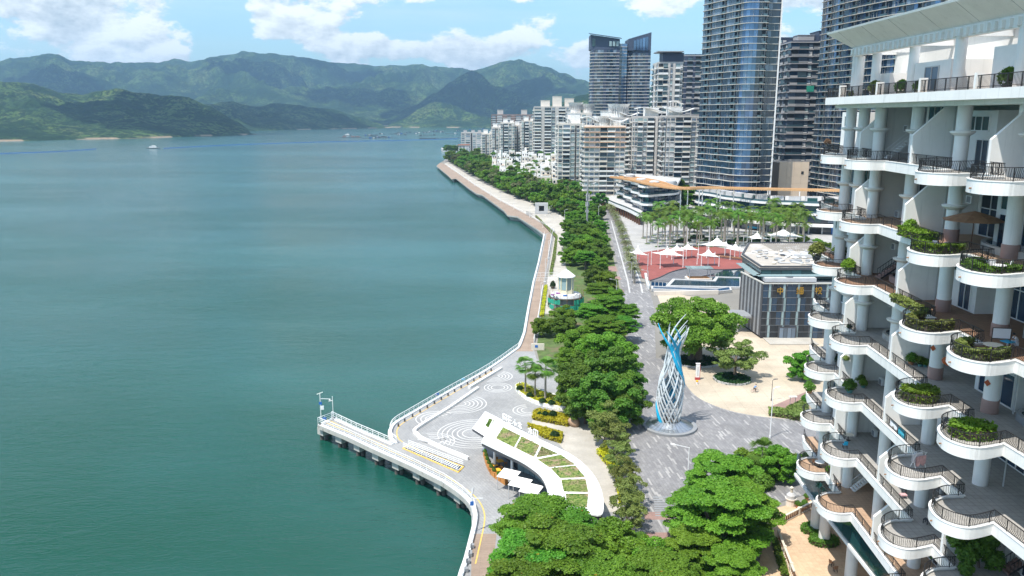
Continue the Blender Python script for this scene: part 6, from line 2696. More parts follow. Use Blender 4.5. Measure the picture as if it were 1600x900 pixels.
# the cyclist
JC = {'pelvis': (0, 0, .92, .14), 'chest': (.22, 0, 1.32, .15), 'neck': (.30, 0, 1.50, .06), 'head': (.34, 0, 1.58, .085), 'crown': (.35, 0, 1.70, .09)}
for s, d in (('l', 1), ('r', -1)):
    JC.update({'sh' + s: (.25, .19 * d, 1.42, .06), 'el' + s: (.42, .23 * d, 1.18, .045), 'ha' + s: (.62, .22 * d, 1.06, .04), 'hip' + s: (.02, .10 * d, .86, .10)})
JC.update({'knl': (.40, .10, .80, .065), 'anl': (.26, .11, .42, .045), 'toel': (.42, .11, .37, .04), 'knr': (.36, -.10, .55, .065), 'anr': (.18, -.11, .20, .045), 'toer': (.33, -.11, .14, .04)})
cyx, cyy = P(1178, 614)
person('cyclist in a blue shirt riding over the beige plaza', (cyx, cyy, .12), R(10), JC, 'shirt_blue', 'trousers')
t = thing('bicycle', 'bicycle ridden by the person in the blue shirt', 'bicycle', (cyx, cyy, .12), R(10))
for nm, x in (('rear_wheel', -.35), ('front_wheel', .72)):
    w = MB()
    w.tube([(x + .33 * math.cos(a), 0, .34 + .33 * math.sin(a)) for a in [2 * math.pi * i / 16 for i in range(17)]], .022, 'rubber', 5, False)
    o = w.build('wheel', t)
    w = MB()
    for k in range(6):
        a = math.pi * k / 6
        w.bar((x - .31 * math.cos(a), 0, .34 - .31 * math.sin(a)), (x + .31 * math.cos(a), 0, .34 + .31 * math.sin(a)), .008, .008, 'light_grey')
    w.build('spoke', o, kind='stuff')
w = MB()
for a, b in (((-.35, 0, .34), (.08, 0, .30)), ((.08, 0, .30), (-.05, 0, .80)), ((-.35, 0, .34), (-.05, 0, .74)), ((.08, 0, .30), (.56, 0, .78)), ((-.03, 0, .72), (.56, 0, .78)), ((.72, 0, .34), (.55, 0, .95))):
    w.tube([a, b], .022, 'red_paint', 6)
w.build('frame', t)
w = MB()
w.tube([(.58, -.26, 1.02), (.55, -.1, .98), (.55, .1, .98), (.58, .26, 1.02)], .016, 'dark_metal', 6)
w.build('handlebar', t)
w = MB()
w.box((-.05, 0, .83), (.26, .15, .06), 'dark_metal')
w.build('saddle', t)

# ------------------------------------------------------------------ red plaza: sails, water garden
def sail(label, px, py, rx, ry, hc, hp, rot=.3):
    x, y = P(px, py)
    t = thing('shade_sail', label, 'shade sail', (x, y, .06), rot)
    C4 = [(-rx, -ry), (rx, -ry), (rx, ry), (-rx, ry)]
    n = 10
    vs, fs = [], []
    hs = [hc, hc * .85, hc, hc * .9]
    for i in range(n + 1):
        for j in range(n + 1):
            u, v = i / n * 2 - 1, j / n * 2 - 1
            e = max(abs(u), abs(v))
            pin = 1 - .22 * (1 - max(abs(u), abs(v)) ** 0) - .2 * e * (1 - min(abs(u), abs(v)) ** 1.2)
            q = math.hypot(u, v)
            hcorner = (hs[0] * (1 - u) * (1 - v) + hs[1] * (1 + u) * (1 - v) + hs[2] * (1 + u) * (1 + v) + hs[3] * (1 - u) * (1 + v)) / 4
            z = hcorner - .3 * (1 - min(abs(u), abs(v))) + (hp - hc) * math.exp(-q * 1.9) * 1.0
            vs.append((u * rx * pin, v * ry * pin, z))
    for i in range(n):
        for j in range(n):
            a = i * (n + 1) + j
            fs.append((a, a + n + 1, a + n + 2, a + 1))
    vs2 = [(a, b, c - .05) for a, b, c in vs]
    w = MB()
    w.add(vs, fs, 'canvas')
    w.add(vs2, [f[::-1] for f in fs], 'canvas')
    w.build('membrane', t, True)
    for k, (a, b) in enumerate(C4):
        w = MB()
        w.lathe((a, b, 0), [(.17, 0), (.17, .4), (.13, .42), (.11, hs[k] + .7)], 'white_metal', 8)
        w.build('pole', t)
    w = MB()
    w.lathe((0, 0, hp - .5), [(.08, 0), (.25, .05), (.2, .3), (.02, .6)], 'canvas', 10)
    w.build('cap', t)
    return t


for px, py, rx, ry, hc, hp, rot, lab in [(1042, 416, 4.6, 4.0, 5.0, 7.6, .25, 'largest white peaked sail at the avenue end of the red plaza'),
                                         (1057, 404, 3.0, 2.4, 3.6, 6.0, .2, 'small white peaked sail behind the largest one'),
                                         (1074, 403, 3.4, 2.6, 3.8, 6.4, .3, 'white peaked sail in the middle of the red plaza back edge'),
                                         (1106, 415, 3.4, 2.4, 4.0, 7.0, .1, 'white peaked sail nearest the glass pavilion roof'),
                                         (1119, 400, 6.0, 4.0, 4.6, 8.2, .2, 'broad white peaked sail by the timber seat steps'),
                                         (1148, 404, 3.2, 2.4, 4.0, 6.6, .2, 'white peaked sail next to the glass hall roof'),
                                         (996, 414, 2.6, 3.2, 4.6, 7.4, .4, 'steep white sail at the avenue strip'),
                                         (1182, 384, 4.4, 3.6, 3.6, 6.4, .2, 'white peaked sail just behind the glass hall corner'),
                                         (1222, 382, 7.5, 5.5, 4.2, 7.6, .1, 'wide white peaked sail behind the glass hall')]:
    sail(lab, px, py, rx, ry, hc, hp, rot)
t = thing('seat_steps', 'timber edged seat steps on the red plaza', 'steps', (*P(1122, 403), .06))
for k in range(3):
    w = MB()
    w.bar((-5 + k * .8, 4 - k * .9, .25 + .3 * k), (7 + k * .8, -5 - k * .9, .25 + .3 * k), .7, .5, ['cream_wall', 'pink_stone', 'rust'][k])
    w.build('step', t)
# water garden
w = MB()
wg = curve([P(1016, 439), P(1032, 433.5), P(1051, 424.8), P(1076, 419.8), P(1100, 420.5), P(1130, 422), P(1163, 420)], 3)
w.prism(wg + [P(1163, 452), P(1110, 449), P(1050, 449), P(1018, 447)], -.05, .0, 'concrete', 'pool_water')
structure('water', w)
w = MB()
slope_top = curve([P(1016, 439.5), P(1032, 434), P(1051, 425.3), P(1076, 420.3), P(1100, 421), P(1130, 422.5)], 3)
low = [P(1126, 425), P(1090, 433), P(1050, 440.5), P(1030, 441)]
w.prism(slope_top + low, -.1, .07, 'stack_stone', 'stack_stone')
structure('terrace', w)
t = thing('garden_wall', 'low dark stone edge between the red plaza and the water garden', 'wall', (*wg[0], 0))
w = MB()
w.strip([(p[0] - wg[0][0], p[1] - wg[0][1]) for p in wg], .3, 0, .3, 'dark_grey')
w.build('kerb', t)
def curb_pool(label, pts, w_, h, wm):
    o = pts[0]
    q = [(p[0] - o[0], p[1] - o[1]) for p in pts]
    t = thing('raised_pool', label, 'pool', (*o, 0))
    w = MB()
    w.strip(q, w_, 0, h, 'light_grey', True)
    w.build('kerb', t)
    w = MB()
    w.sheet(q, h - .2, wm)
    w.build('water', t)
    return t


curb_pool('dark L-shaped pool with a broad pale kerb beside the glass hall', [P(1043, 450), P(1053, 439.5), P(1116, 442), P(1120, 436), P(1158, 437), P(1158, 452)], 1.1, .8, 'pool_water')
curb_pool('narrow blue pool along the pale wall of the water garden', [P(1019, 455), P(1019, 451), P(1120, 455), P(1140, 452), P(1142, 457), P(1122, 459)], .6, .9, 'blue_pool')
t = thing('garden_wall', 'pale wall with a flat coping below the narrow blue pool', 'wall', (*P(1022, 462), 0))
o = P(1022, 462)
w = MB()
w.strip([(0, 0), (P(1122, 460)[0] - o[0], P(1122, 460)[1] - o[1])], .6, 0, 1.4, 'pale_wall')
w.build('wall', t)
t = thing('glass_fence', 'low blue glass fence at the corner of the water garden', 'fence', (*P(1017, 448), 0))
o = P(1017, 448)
e = P(1041, 449)
for k in range(4):
    a, b = k / 4, (k + 1) / 4
    w = MB()
    w.bar(((e[0] - o[0]) * a, (e[1] - o[1]) * a, .8), ((e[0] - o[0]) * b - .1, (e[1] - o[1]) * b, .8), .06, 1.5, 'blue_pool')
    w.build('pane', t)
    w = MB()
    w.box(((e[0] - o[0]) * a, (e[1] - o[1]) * a, .85), (.12, .12, 1.7), 'white_metal')
    w.build('post', t)
t = thing('ramp_wall', 'white slanted ramp wall at the corner of the red plaza', 'wall', (*P(1013, 452), 0))
o, e = P(1013, 452), P(1008.5, 433)
w = MB()
w.bar((0, 0, .6), (e[0] - o[0], e[1] - o[1], .8), .7, 1.4, 'white_metal')
w.build('wall', t)
w = MB()
w.bar((.4, 0, .8), ((e[0] - o[0]) * .6 + .4, (e[1] - o[1]) * .6, .9), .06, .7, 'sky_blue')
w.build('stripe', t)
t = thing('glass_pavilion', 'small pavilion with a flat glass roof and a timber deck in the water garden', 'pavilion', (*P(1091, 437), .1))
w = MB()
w.box((0, 0, .35), (8.5, 4.5, .7), 'pale_wall')
w.box((0, 0, .75), (7.0, 3.4, .12), 'orange_wood')
w.build('deck', t)
for dx in (-3.6, 3.6):
    for dy in (-2, 2):
        w = MB()
        w.box((dx, dy, 2.2), (.15, .15, 3.8), 'light_grey')
        w.build('post', t)
for k in range(5):
    w = MB()
    w.box((-3.6 + k * 1.8, 0, 4.2), (1.74, 5.2, .12), 'glass_pale')
    w.build('roof_pane', t)

# ------------------------------------------------------------------ glass hall
hx0, hy0 = 62.8, 197.0
HZ = 14.2
t = thing('glass_hall', 'dark glass hall with pale stripes and gold characters beside the terraced block', 'building', (hx0, hy0, 0))
w = MB()
w.prism([(0.15, .15), (34, .15), (34, 26), (-1.2, 15.2)], 0, HZ - .7, 'shade_dark', 'mid_grey')
w.build('wall', t)
hr = random.Random(6)
ncol, nrow = 24, 4
cw, rh = 28.8 / ncol, HZ / nrow
for f in range(nrow):
    for c in range(ncol):
        pale = (c % 3 == 1)
        x = (c + .5) * cw + ((f % 2) * .3 - .15 if pale else 0)
        m = 'glass_pale' if pale else hr.choice(['glass_dark', 'shade_dark', 'glass_dark', 'shade_dark'])
        ww = cw * (.45 if pale else .97)
        o = put_box('pane', m, (x, 0, HZ - (f + .5) * rh), (ww, .12 if pale else .08, rh - .08), 0, t)
        if pale:
            put_box('pane', 'dark_grey', ((c + .5) * cw, .06, HZ - (f + .5) * rh), (cw * .97, .06, rh - .08), 0, t)
w = MB()
for f in range(nrow * 2 + 1):
    w.box((14.4, -.08, f * rh / 2), (28.9, .05, .06), 'mid_grey')
w.build('mullion', t)
w = MB()
w.box((14.4, -.1, HZ + .1), (29.2, .35, .25), 'slab_edge')
w.bar((0, 0, HZ + .1), (-1.4, 15.2, HZ + .1), .4, .3, 'slab_edge')
w.build('coping', t)
for k in range(13):
    w = MB()
    a, b = k / 13, (k + 1) / 13
    w.bar((-1.4 * a - .05, 15.2 * a + .05, HZ * .52), (-1.4 * b - .05, 15.2 * b - .08, HZ * .52), .12, HZ * .94, 'mid_grey' if k % 2 else 'dark_grey')
    w.build('side_panel', t)
w = MB()
w.box((6.6, -.25, 1.6), (4.6, .4, 3.2), 'dark_grey')
d_ = w.build('door_frame', t)
for dx in (-1.5, -.5, .5, 1.5):
    w = MB()
    w.box((6.6 + dx, -.5, 1.5), (.9, .06, 2.8), 'glass_grey')
    w.build('door', d_)
w = MB()
w.box((6.6, -3.2, .2), (12, 6.0, .3), 'pale_path')
w.build('landing', t)
w = MB()
w.bar((-5.5, 9, 4.4), (-.5, 8, 4.4), 7, .5, 'mid_grey')
w.box((-4.5, 6, 2.1), (.8, .8, 4.2), 'light_grey')
w.build('porch', t)
# upper storey and its roof
up = [(1.6, 8.0), (30, 8.0), (30, 48), (10, 48), (2.1, 27)]
w = MB()
w.prism(up, HZ - .6, 16.4, 'glass_teal')
w.build('upper_storey', t)
w = MB()
w.prism(offset(up, -.5, True), 16.3, 16.9, 'dark_grey', 'roof_beige')
w.build('roof', t)
w = MB()
w.strip(up, .5, 16.9, 17.3, 'dark_grey', True)
w.build('parapet', t)
w = MB()
w.bar((0.2, 6.4, 15.1), (30, 6.4, 15.1), 2.4, .15, 'glass_pale')
w.bar((0.2, 6.4, 15.1), (0.6, 24, 15.1), 2.0, .15, 'glass_pale')
w.build('glass_eave', t)
for k in range(11):
    w = MB()
    w.box((3 + k * 2.6, 7.9, 15.3), (2.5, .1, 1.6), 'glass_teal')
    w.build('pane', t)
# heaps of boards and sheets left on the roof
for k in range(46):
    w = MB()
    w.box((0, 0, 0), (hr.uniform(.6, 3.2), hr.uniform(.4, 1.6), hr.uniform(.08, .35)), hr.choice(['roof_white', 'light_grey', 'light_grey', 'mid_grey', 'dark_grey', 'cream_wall']))
    o = w.build('board', t)
    o.location = (hr.uniform(5, 24), hr.uniform(10, 34), 17.1 + hr.uniform(0, .15))
    o.rotation_euler = (hr.uniform(-.12, .12), hr.uniform(-.12, .12), hr.uniform(0, 3))
for k in range(26):
    w = MB()
    w.box((13.5 + k * .65, 40.5, 17.05), (.12, 13.5, .14), 'roof_beige')
    w.build('roof_seam', t)
w = MB()
w.box((20, 22, 17.5), (10, 1.2, .9), 'light_grey')
w.box((8, 5.2, HZ + .2), (13, 3.2, 1.0), 'light_grey')
w.lathe((8, 5.0, HZ + .71), [(1.0, 0), (1.0, .03), (.01, .04)], 'dark_grey', 14)
w.build('plant_box', t, kind='stuff')


# gold characters on the glass, built from strokes on a unit square
GLYPH = {'zhong': [((.5, 0), (.5, 1)), ((.12, .78), (.88, .78)), ((.12, .36), (.88, .36)), ((.14, .78), (.14, .36)), ((.86, .78), (.86, .36))],
         'second': [((.22, .95), (.08, .62)), ((.08, .62), (.34, .62)), ((.34, .62), (.1, .3)), ((.1, .3), (.36, .32)), ((.06, .08), (.36, .16)), ((.46, .92), (.96, .92)), ((.5, .74), (.94, .74)), ((.5, .74), (.5, .05)), ((.94, .74), (.94, .05)), ((.5, .4), (.94, .4)), ((.5, .06), (.94, .06)), ((.72, .74), (.72, .06))],
         'third': [((.22, .98), (.22, .08)), ((.04, .74), (.4, .74)), ((.04, .34), (.42, .5)), ((.1, .12), (.22, .08)), ((.56, .95), (.5, .62)), ((.56, .93), (.84, .93)), ((.84, .93), (.84, .66)), ((.84, .66), (.98, .68)), ((.48, .5), (.9, .5)), ((.9, .5), (.5, .04)), ((.56, .38), (.96, .04))]}
for (key, px, s) in (('zhong', 1218.5, 1.75), ('second', 1249, 1.85), ('third', 1278, 1.85)):
    x0 = X(px, hy0, 453) - hx0 - s / 2
    w = MB()
    for a, b in GLYPH[key]:
        w.bar((x0 + a[0] * s, -.35, HZ - 2.6 + a[1] * s), (x0 + b[0] * s, -.35, HZ - 2.6 + b[1] * s), .22, .2, 'gold')
    w.build('gold_character', t)

# ------------------------------------------------------------------ the café with the planted roof
RZ_ = 4.7
outer = [P(*q, RZ_) for q in ((773, 652), (800, 667), (830, 682), (862, 697), (890, 711), (912, 727), (929, 747), (939, 769), (942, 792), (938, 806), (922, 804))]
innr = [P(*q, RZ_) for q in ((912, 800), (880, 795), (860, 785), (857, 770), (853, 757), (845, 744), (832, 733), (815, 722), (790, 710), (753, 692))]
o0 = outer[0]
t = thing('cafe', 'low curved café with a white roof set with grass panels and orange terrace planters', 'café', (o0[0], o0[1], 0))
rl_ = lambda L: [(p[0] - o0[0], p[1] - o0[1]) for p in L]
roofp = rl_(outer[:1] + curve(outer[1:], 4) + curve(innr[:-1], 4) + innr[-1:])
w = MB()
w.prism(roofp, RZ_ - .55, RZ_, 'dark_grey', 'roof_white')
w.build('roof', t)
w = MB()
w.strip(roofp, .2, RZ_ - .02, RZ_ + .16, 'roof_white', True)
w.build('roof_rim', t)
plate = rl_([P(*q, RZ_) for q in ((738, 669), (758, 642), (784, 655), (757, 681))])
w = MB()
w.prism(plate, RZ_ - .5, RZ_ - .06, 'dark_grey', 'roof_white')
w.build('porch_roof', t)
panels = [((786, 668), (813, 681), (803, 699), (775, 685)), ((815, 682), (843, 696), (834, 714), (806, 700)), ((846, 698), (871, 709), (838, 715)),
          ((840, 718), (876, 711), (898, 726), (858, 730)), ((861, 732), (899, 728), (914, 746), (875, 747)), ((877, 750), (915, 749), (919, 769), (881, 768)), ((884, 772), (919, 772), (917, 793), (886, 790)), ((759, 665), (765, 654.5), (772, 657), (764, 669))]
gm = mat('grass_roof', (0.17, 0.215, 0.05), 0.95, 0.25, 1.2, dirt=((0.27, 0.20, 0.12), 0.5, 0.45, 0.62), bump=.6, bscale=6)
for i, pp in enumerate(panels):
    q = rl_([P(*a, RZ_) for a in pp])
    w = MB()
    w.prism(q, RZ_ - .04, RZ_ + .06, 'grass_roof')
    o = w.build('grass_panel', t)
    o.location.z = .02
    # tufts
    g = np.random.RandomState(i)
    tri = tessellate_polygon([[Vector((a[0], a[1], 0)) for a in q]])
    T = np.array([[q[k] for k in tr_] for tr_ in tri])
    n = 260
    k = g.choice(len(T), n)
    a, b = g.rand(n), g.rand(n)
    f = a + b > 1
    a[f], b[f] = 1 - a[f], 1 - b[f]
    xy = T[k, 0] + a[:, None] * (T[k, 1] - T[k, 0]) + b[:, None] * (T[k, 2] - T[k, 0])
    p = np.column_stack([xy, np.full(n, RZ_ + .08)])
    u = g.normal(size=(n, 3)) * np.array([.12, .12, .02])
    v = g.normal(size=(n, 3)) * np.array([.1, .1, .02])
    co = np.stack([p - u, p - v * .3, p + u, p + v], 1).reshape(-1, 3)
    link('grass', mesh_np('grass', co, 4, 'grass_leaf'), o, 'stuff')
# walls: glazed front set back, outer back wall
front = rl_([P(*q, 0) for q in ((798, 742), (815, 748), (832, 758), (846, 772), (858, 790), (862, 806))])
front = [(p[0] + 1.2, p[1] + 1.5) for p in front]
backw = offset(curve(rl_(outer[1:10]), 3), -1.0)
w = MB()
w.strip(backw, .3, 0, RZ_ - .5, 'white_wall')
w.build('back_wall', t)
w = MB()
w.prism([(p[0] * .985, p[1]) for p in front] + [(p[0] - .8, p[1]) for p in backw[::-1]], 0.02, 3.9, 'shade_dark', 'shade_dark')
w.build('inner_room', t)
fw = curve(front, 3)
for i, (p, d) in enumerate(resample(fw, 1.25)):
    a = math.atan2(d.y, d.x)
    for z0, z1 in ((.1, 2.5), (2.6, 3.9)):
        put_box('pane', 'glass_pale', (p.x + d.x * .6 - d.y * -.15, p.y + d.y * .6 - d.x * .15, (z0 + z1) / 2), (1.15, .08, z1 - z0), a, t)
    w = MB()
    w.box((p.x + .1, p.y - .15, 2.0), (.09, .14, 4.0), 'white_metal', a)
    w.build('mullion', t)
w = MB()
for a, b in zip(fw[:-1], fw[1:]):
    w.bar((a[0] + .1, a[1] - .15, 2.55), (b[0] + .1, b[1] - .15, 2.55), .12, .09, 'white_metal')
w.build('transom', t)
for px, py in ((773, 732), (800, 748), (757, 705), (790, 690)):
    q = P(px, py, 0)
    w = MB()
    w.lathe((q[0] - o0[0], q[1] - o0[1], 0), [(.22, 0), (.22, RZ_ - .5)], 'white_metal', 10)
    w.build('column', t)
w = MB()
fl_ = rl_([P(*q, 0) for q in ((752, 702), (772, 690), (830, 720), (860, 790), (830, 770), (790, 760), (762, 735))])
w.sheet(fl_, .016, 'mid_grey')
w.build('terrace_floor', t)
# standing sign letters on the roof edge
lt = MB()
lr = random.Random(77)
pts_ = resample([P(786, 658, RZ_), P(838, 685, RZ_)], 1.42)
stroke_sets = [[((0, 0), (0, 1)), ((1, 0), (1, 1)), ((0, .5), (1, .5)), ((0, 1), (1, 1))], [((.5, 0), (.5, 1)), ((0, .7), (1, .7)), ((.1, .1), (.5, .6)), ((.9, .1), (.5, .6))],
               [((0, 1), (1, 1)), ((0, .5), (1, .5)), ((0, 0), (1, 0)), ((.2, 0), (.2, 1))], [((0, 0), (1, 0)), ((0, 1), (1, 1)), ((1, 0), (1, 1)), ((0, 0), (0, 1)), ((.5, 0), (.5, 1))],
               [((.5, 0), (.5, 1)), ((.2, .55), (.05, .2)), ((.8, .55), (.95, .2))]]
for i, (p, d) in enumerate(pts_[:9]):
    if i == 4:
        continue
    w = MB()
    for a, b in stroke_sets[(i * 2 + (i > 4)) % 5]:
        for u in ((a, b),):
            A_ = (p.x - o0[0] + d.x * a[0] * 1.05, p.y - o0[1] + d.y * a[0] * 1.05, RZ_ + .25 + a[1] * 1.1)
            B_ = (p.x - o0[0] + d.x * b[0] * 1.05, p.y - o0[1] + d.y * b[0] * 1.05, RZ_ + .25 + b[1] * 1.1)
            w.bar(A_, B_, .16, .13, 'white_metal')
    w.bar((p.x - o0[0], p.y - o0[1], RZ_ + .15), (p.x - o0[0] + d.x * 1.05, p.y - o0[1] + d.y * 1.05, RZ_ + .15), .1, .1, 'mid_grey')
    w.build('sign_letter', t)
# awnings
for i, (px, py, wd) in enumerate([(795, 741, 2.9), (813, 754, 2.9), (830, 764, 2.9)]):
    a = thing('awning', ['white slanted awning of the café nearest its porch', 'middle white slanted awning of the café', 'white slanted awning of the café half under the feathery tree'][i], 'awning', (*P(px, py, 2.4), 0), R(-28))
    w = MB()
    w.add([(-wd / 2, -1.2, 2.25), (wd / 2, -1.2, 2.25), (wd / 2, 1.2, 2.65), (-wd / 2, 1.2, 2.65), (-wd / 2, -1.2, 2.19), (wd / 2, -1.2, 2.19), (wd / 2, 1.2, 2.59), (-wd / 2, 1.2, 2.59)],
          [(0, 1, 2, 3), (7, 6, 5, 4), (0, 4, 5, 1), (1, 5, 6, 2), (2, 6, 7, 3), (3, 7, 4, 0)], 'canvas')
    w.build('canopy', a)
    w = MB()
    w.bar((-wd / 2, 0, 2.47), (wd / 2, 0, 2.47), .06, .04, 'light_grey')
    w.build('seam', a)
    for dx in (-wd / 2 + .1, wd / 2 - .1):
        w = MB()
        w.box((dx, -1.1, 1.1), (.08, .08, 2.25), 'light_grey')
        w.build('post', a)
# planters, tables, chairs
pl = curve([P(*q) for q in ((758, 714), (763, 730), (772, 744), (783, 752), (796, 761))], 4)
G_ = 'orange timber planters round the café terrace'
for i, (p, d) in enumerate(resample(pl, 1.5)):
    a = thing('planter', f'orange timber planter with small shrubs, {nth(i)} from the café porch', 'planter', (p.x, p.y, .0), math.atan2(d.y, d.x), G_)
    w = MB()
    for k in range(4):
        w.box((0, 0, .12 + .22 * k), (1.35, .55, .2), 'orange_wood')
    w.build('box', a)
    b = link('plant', _ball['leaf_mid'] if 'leaf_mid' in _ball else TREE['small'][0], a)
    b.scale = (.55, .38, .5)
    b.location = (0, 0, .8)
for i, (px, py) in enumerate([(811, 771), (806, 766)]):
    pass


def table(label, loc, m='orange_cloth', r=.5, square=True, h=.74, legm='dark_metal'):
    a = thing('table', label, 'table', loc, R(20))
    w = MB()
    if square:
        w.box((0, 0, h), (r * 2, r * 2, .06), m)
    else:
        w.lathe((0, 0, h - .03), [(r, 0), (r, .06), (.01, .061)], m, 16)
    w.build('table_top', a)
    w = MB()
    w.lathe((0, 0, 0), [(.28, 0), (.28, .04), (.05, .06), (.05, h - .03)], legm, 8)
    w.build('leg', a)
    return a


def chair(label, loc, rz, m='orange_wood', group=None, legm=None):
    a = thing('chair', label, 'chair', loc, rz, group)
    w = MB()
    w.box((0, 0, .44), (.46, .46, .06), m)
    w.build('seat', a)
    w = MB()
    w.bar((-.22, 0, .47), (-.30, 0, .92), .44, .05, m)
    w.build('backrest', a)
    for dx in (-.19, .19):
        for dy in (-.19, .19):
            w = MB()
            w.box((dx, dy, .21), (.05, .05, .42), legm or m)
            w.build('leg', a)
    return a


CT = [(771, 733, 'orange topped café table by the planters, nearer the porch'), (777, 741, 'orange topped café table by the planters, nearer the awnings'), (781, 727, 'orange topped café table just under the roof edge')]
for i, (px, py, lab) in enumerate(CT):
    x, y = P(px, py)
    table(lab, (x, y, .02), 'orange_cloth', .55)
    for k in range(3):
        a = 2.1 * k + i
        chair(f'orange café chair, {nth(k)} round the {["table nearer the porch", "table nearer the awnings", "table under the roof edge"][i]}', (x + .95 * math.cos(a), y + .95 * math.sin(a), .02), a + math.pi, 'orange_wood', 'orange café chairs')
# beds round the café
hedge('hedge', 'yellow hedge with dark shrubs behind the café, nearer the boulder', 'hedge', [P(834, 647), P(842, 643), P(891, 654), P(887, 667), P(832, 656)], .8, 'leaf_yellow', 2600, .17, seed=11)
hedge('hedge', 'yellow hedge with one dark ball shrub along the café back', 'hedge', [P(824, 667), P(828, 667), P(879, 680), P(876, 693), P(850, 685)], .8, 'leaf_yellow', 2200, .17, seed=12)
for i, (px, py, r_, lab) in enumerate([(843, 648, .55, 'smallest dark shrub in the boulder hedge'), (852, 649, .75, 'twin dark shrub in the middle of the boulder hedge'), (864, 650, .95, 'largest dark shrub in the boulder hedge'), (867, 682, .95, 'dark clipped ball in the hedge along the café')]):
    bush(lab, P(px, py, .6), r_, 'leaf_dark', .55)
bm = bmesh.new()
bmesh.ops.create_icosphere(bm, subdivisions=3, radius=1.1)
for v in bm.verts:
    v.co *= 1 + .22 * noise.noise(v.co * 1.1)
    v.co.z = max(-.7, v.co.z)
me = bpy.data.meshes.new('boulder')
bm.to_mesh(me)
bm.free()
me.shade_smooth()
me.materials.append(M['boulder'])
o = tag(link('boulder', me), 'big brown boulder standing at the end of the yellow hedge', 'boulder')
o.location = (*P(897, 665), .7)
# curved palm bed
pb = curve([P(*q) for q in ((806, 606), (810, 614), (822, 624), (840, 632), (862, 638), (885, 640), (889, 628), (862, 620), (838, 612), (818, 603))], 3, True)
tb = hedge('palm_bed', 'curved white walled bed of yellow plants under the fan palms', 'planted bed', pb, .8, 'leaf_yellow', 2600, .17, seed=13)
w = MB()
cx_, cy_ = tb.location.x, tb.location.y
w.strip([(p[0] - cx_, p[1] - cy_) for p in pb], .25, 0, .75, 'white_fascia', True)
w.build('wall', tb)
for i, (px, py, s, lab) in enumerate([(821, 617, 1.0, 'fan palm at the outer end of the curved bed'), (836, 624, .9, 'shorter fan palm in the middle of the curved bed'), (852, 628, 1.15, 'tallest fan palm, next to the avenue trees')]):
    palm('fan', P(px, py), s, lab)
for i, (px, py) in enumerate([(812, 609), (828, 620), (848, 629), (862, 632)]):
    bush(f'dark shrub under the fan palms, {nth(i)} from the outer end of the bed', P(px, py, .6), .9, 'leaf_dark', .5, group='dark shrubs in the palm bed')
t = thing('wall_sign', 'cream wall with a blue sign where the boardwalk meets the ringed plaza', 'wall', (*P(840, 547), 0))
w = MB()
w.box((0, 0, .8), (3.2, .3, 1.6), 'cream_wall')
w.build('wall', t)
w = MB()
w.box((-.3, -.18, 1.0), (.7, .05, .6), 'blue_paint')
w.build('sign', t)

# ------------------------------------------------------------------ kiosk tower wrapped in scaffolding
kx, ky = P(884, 480)
t = thing('kiosk_tower', 'cream eight-sided kiosk tower with a white peaked roof above a ring deck', 'kiosk', (kx, ky, 0))
for nm, prof, m, n in (('base', [(3.4, 0), (3.4, 3.2)], 'mid_grey', 16), ('ring_deck', [(3.4, 3.0), (4.5, 3.2), (4.6, 3.5), (4.2, 4.2), (2.4, 4.3)], 'light_grey', 24), ('parapet', [(2.25, 4.2), (2.25, 5.4), (2.15, 5.4)], 'cream_paint', 8), ('roof', [(2.75, 9.2), (2.75, 9.45), (.9, 10.9), (.12, 11.4), (.02, 11.9)], 'roof_white', 8), ('inner', [(1.3, 4.2), (1.3, 9.2)], 'light_grey', 8)):
    w = MB()
    w.lathe((0, 0, 0), prof, m, n)
    w.build(nm, t)
for k in range(8):
    a = 2 * math.pi * k / 8
    w = MB()
    w.box((2.15 * math.cos(a), 2.15 * math.sin(a), 7.3), (.3, .3, 3.9), 'cream_paint', a)
    w.build('post', t)
    a2 = a + math.pi / 8
    w = MB()
    w.box((1.95 * math.cos(a2), 1.95 * math.sin(a2), 7.3), (.06, 1.35, 3.6), 'glass_pale', a2)
    w.build('pane', t)
s_ = thing('scaffold', 'rusty scaffold hung with green netting round the kiosk tower base', 'scaffold', (kx, ky, 0))
sr2 = random.Random(3)
for k in range(16):
    a = 2 * math.pi * k / 16
    w = MB()
    w.tube([(5.2 * math.cos(a), 5.2 * math.sin(a), 0), (5.2 * math.cos(a), 5.2 * math.sin(a), 5.2 + sr2.uniform(-.6, .8))], .05, 'rust', 5)
    w.build('upright', s_)
    b = a + 2 * math.pi / 16
    for z in (1.7, 3.4):
        w = MB()
        w.bar((5.2 * math.cos(a), 5.2 * math.sin(a), z), (5.2 * math.cos(b), 5.2 * math.sin(b), z), .06, .06, 'rust')
        w.build('ledger', s_)
    for z0, z1 in ((.2, 1.7), (1.7, 3.3)):
        if sr2.random() < .3:
            continue
        w = MB()
        vs = []
        for i in range(5):
            f = i / 4
            aa = a + (b - a) * f
            r_ = 5.25 + .12 * math.sin(f * 9 + k)
            vs += [(r_ * math.cos(aa), r_ * math.sin(aa), z0 + sr2.uniform(-.1, .2)), (r_ * math.cos(aa), r_ * math.sin(aa), z1 - sr2.uniform(0, .35))]
        w.add(vs, [(2 * i, 2 * i + 2, 2 * i + 3, 2 * i + 1) for i in range(4)], 'net_green')
        w.build('netting', s_)
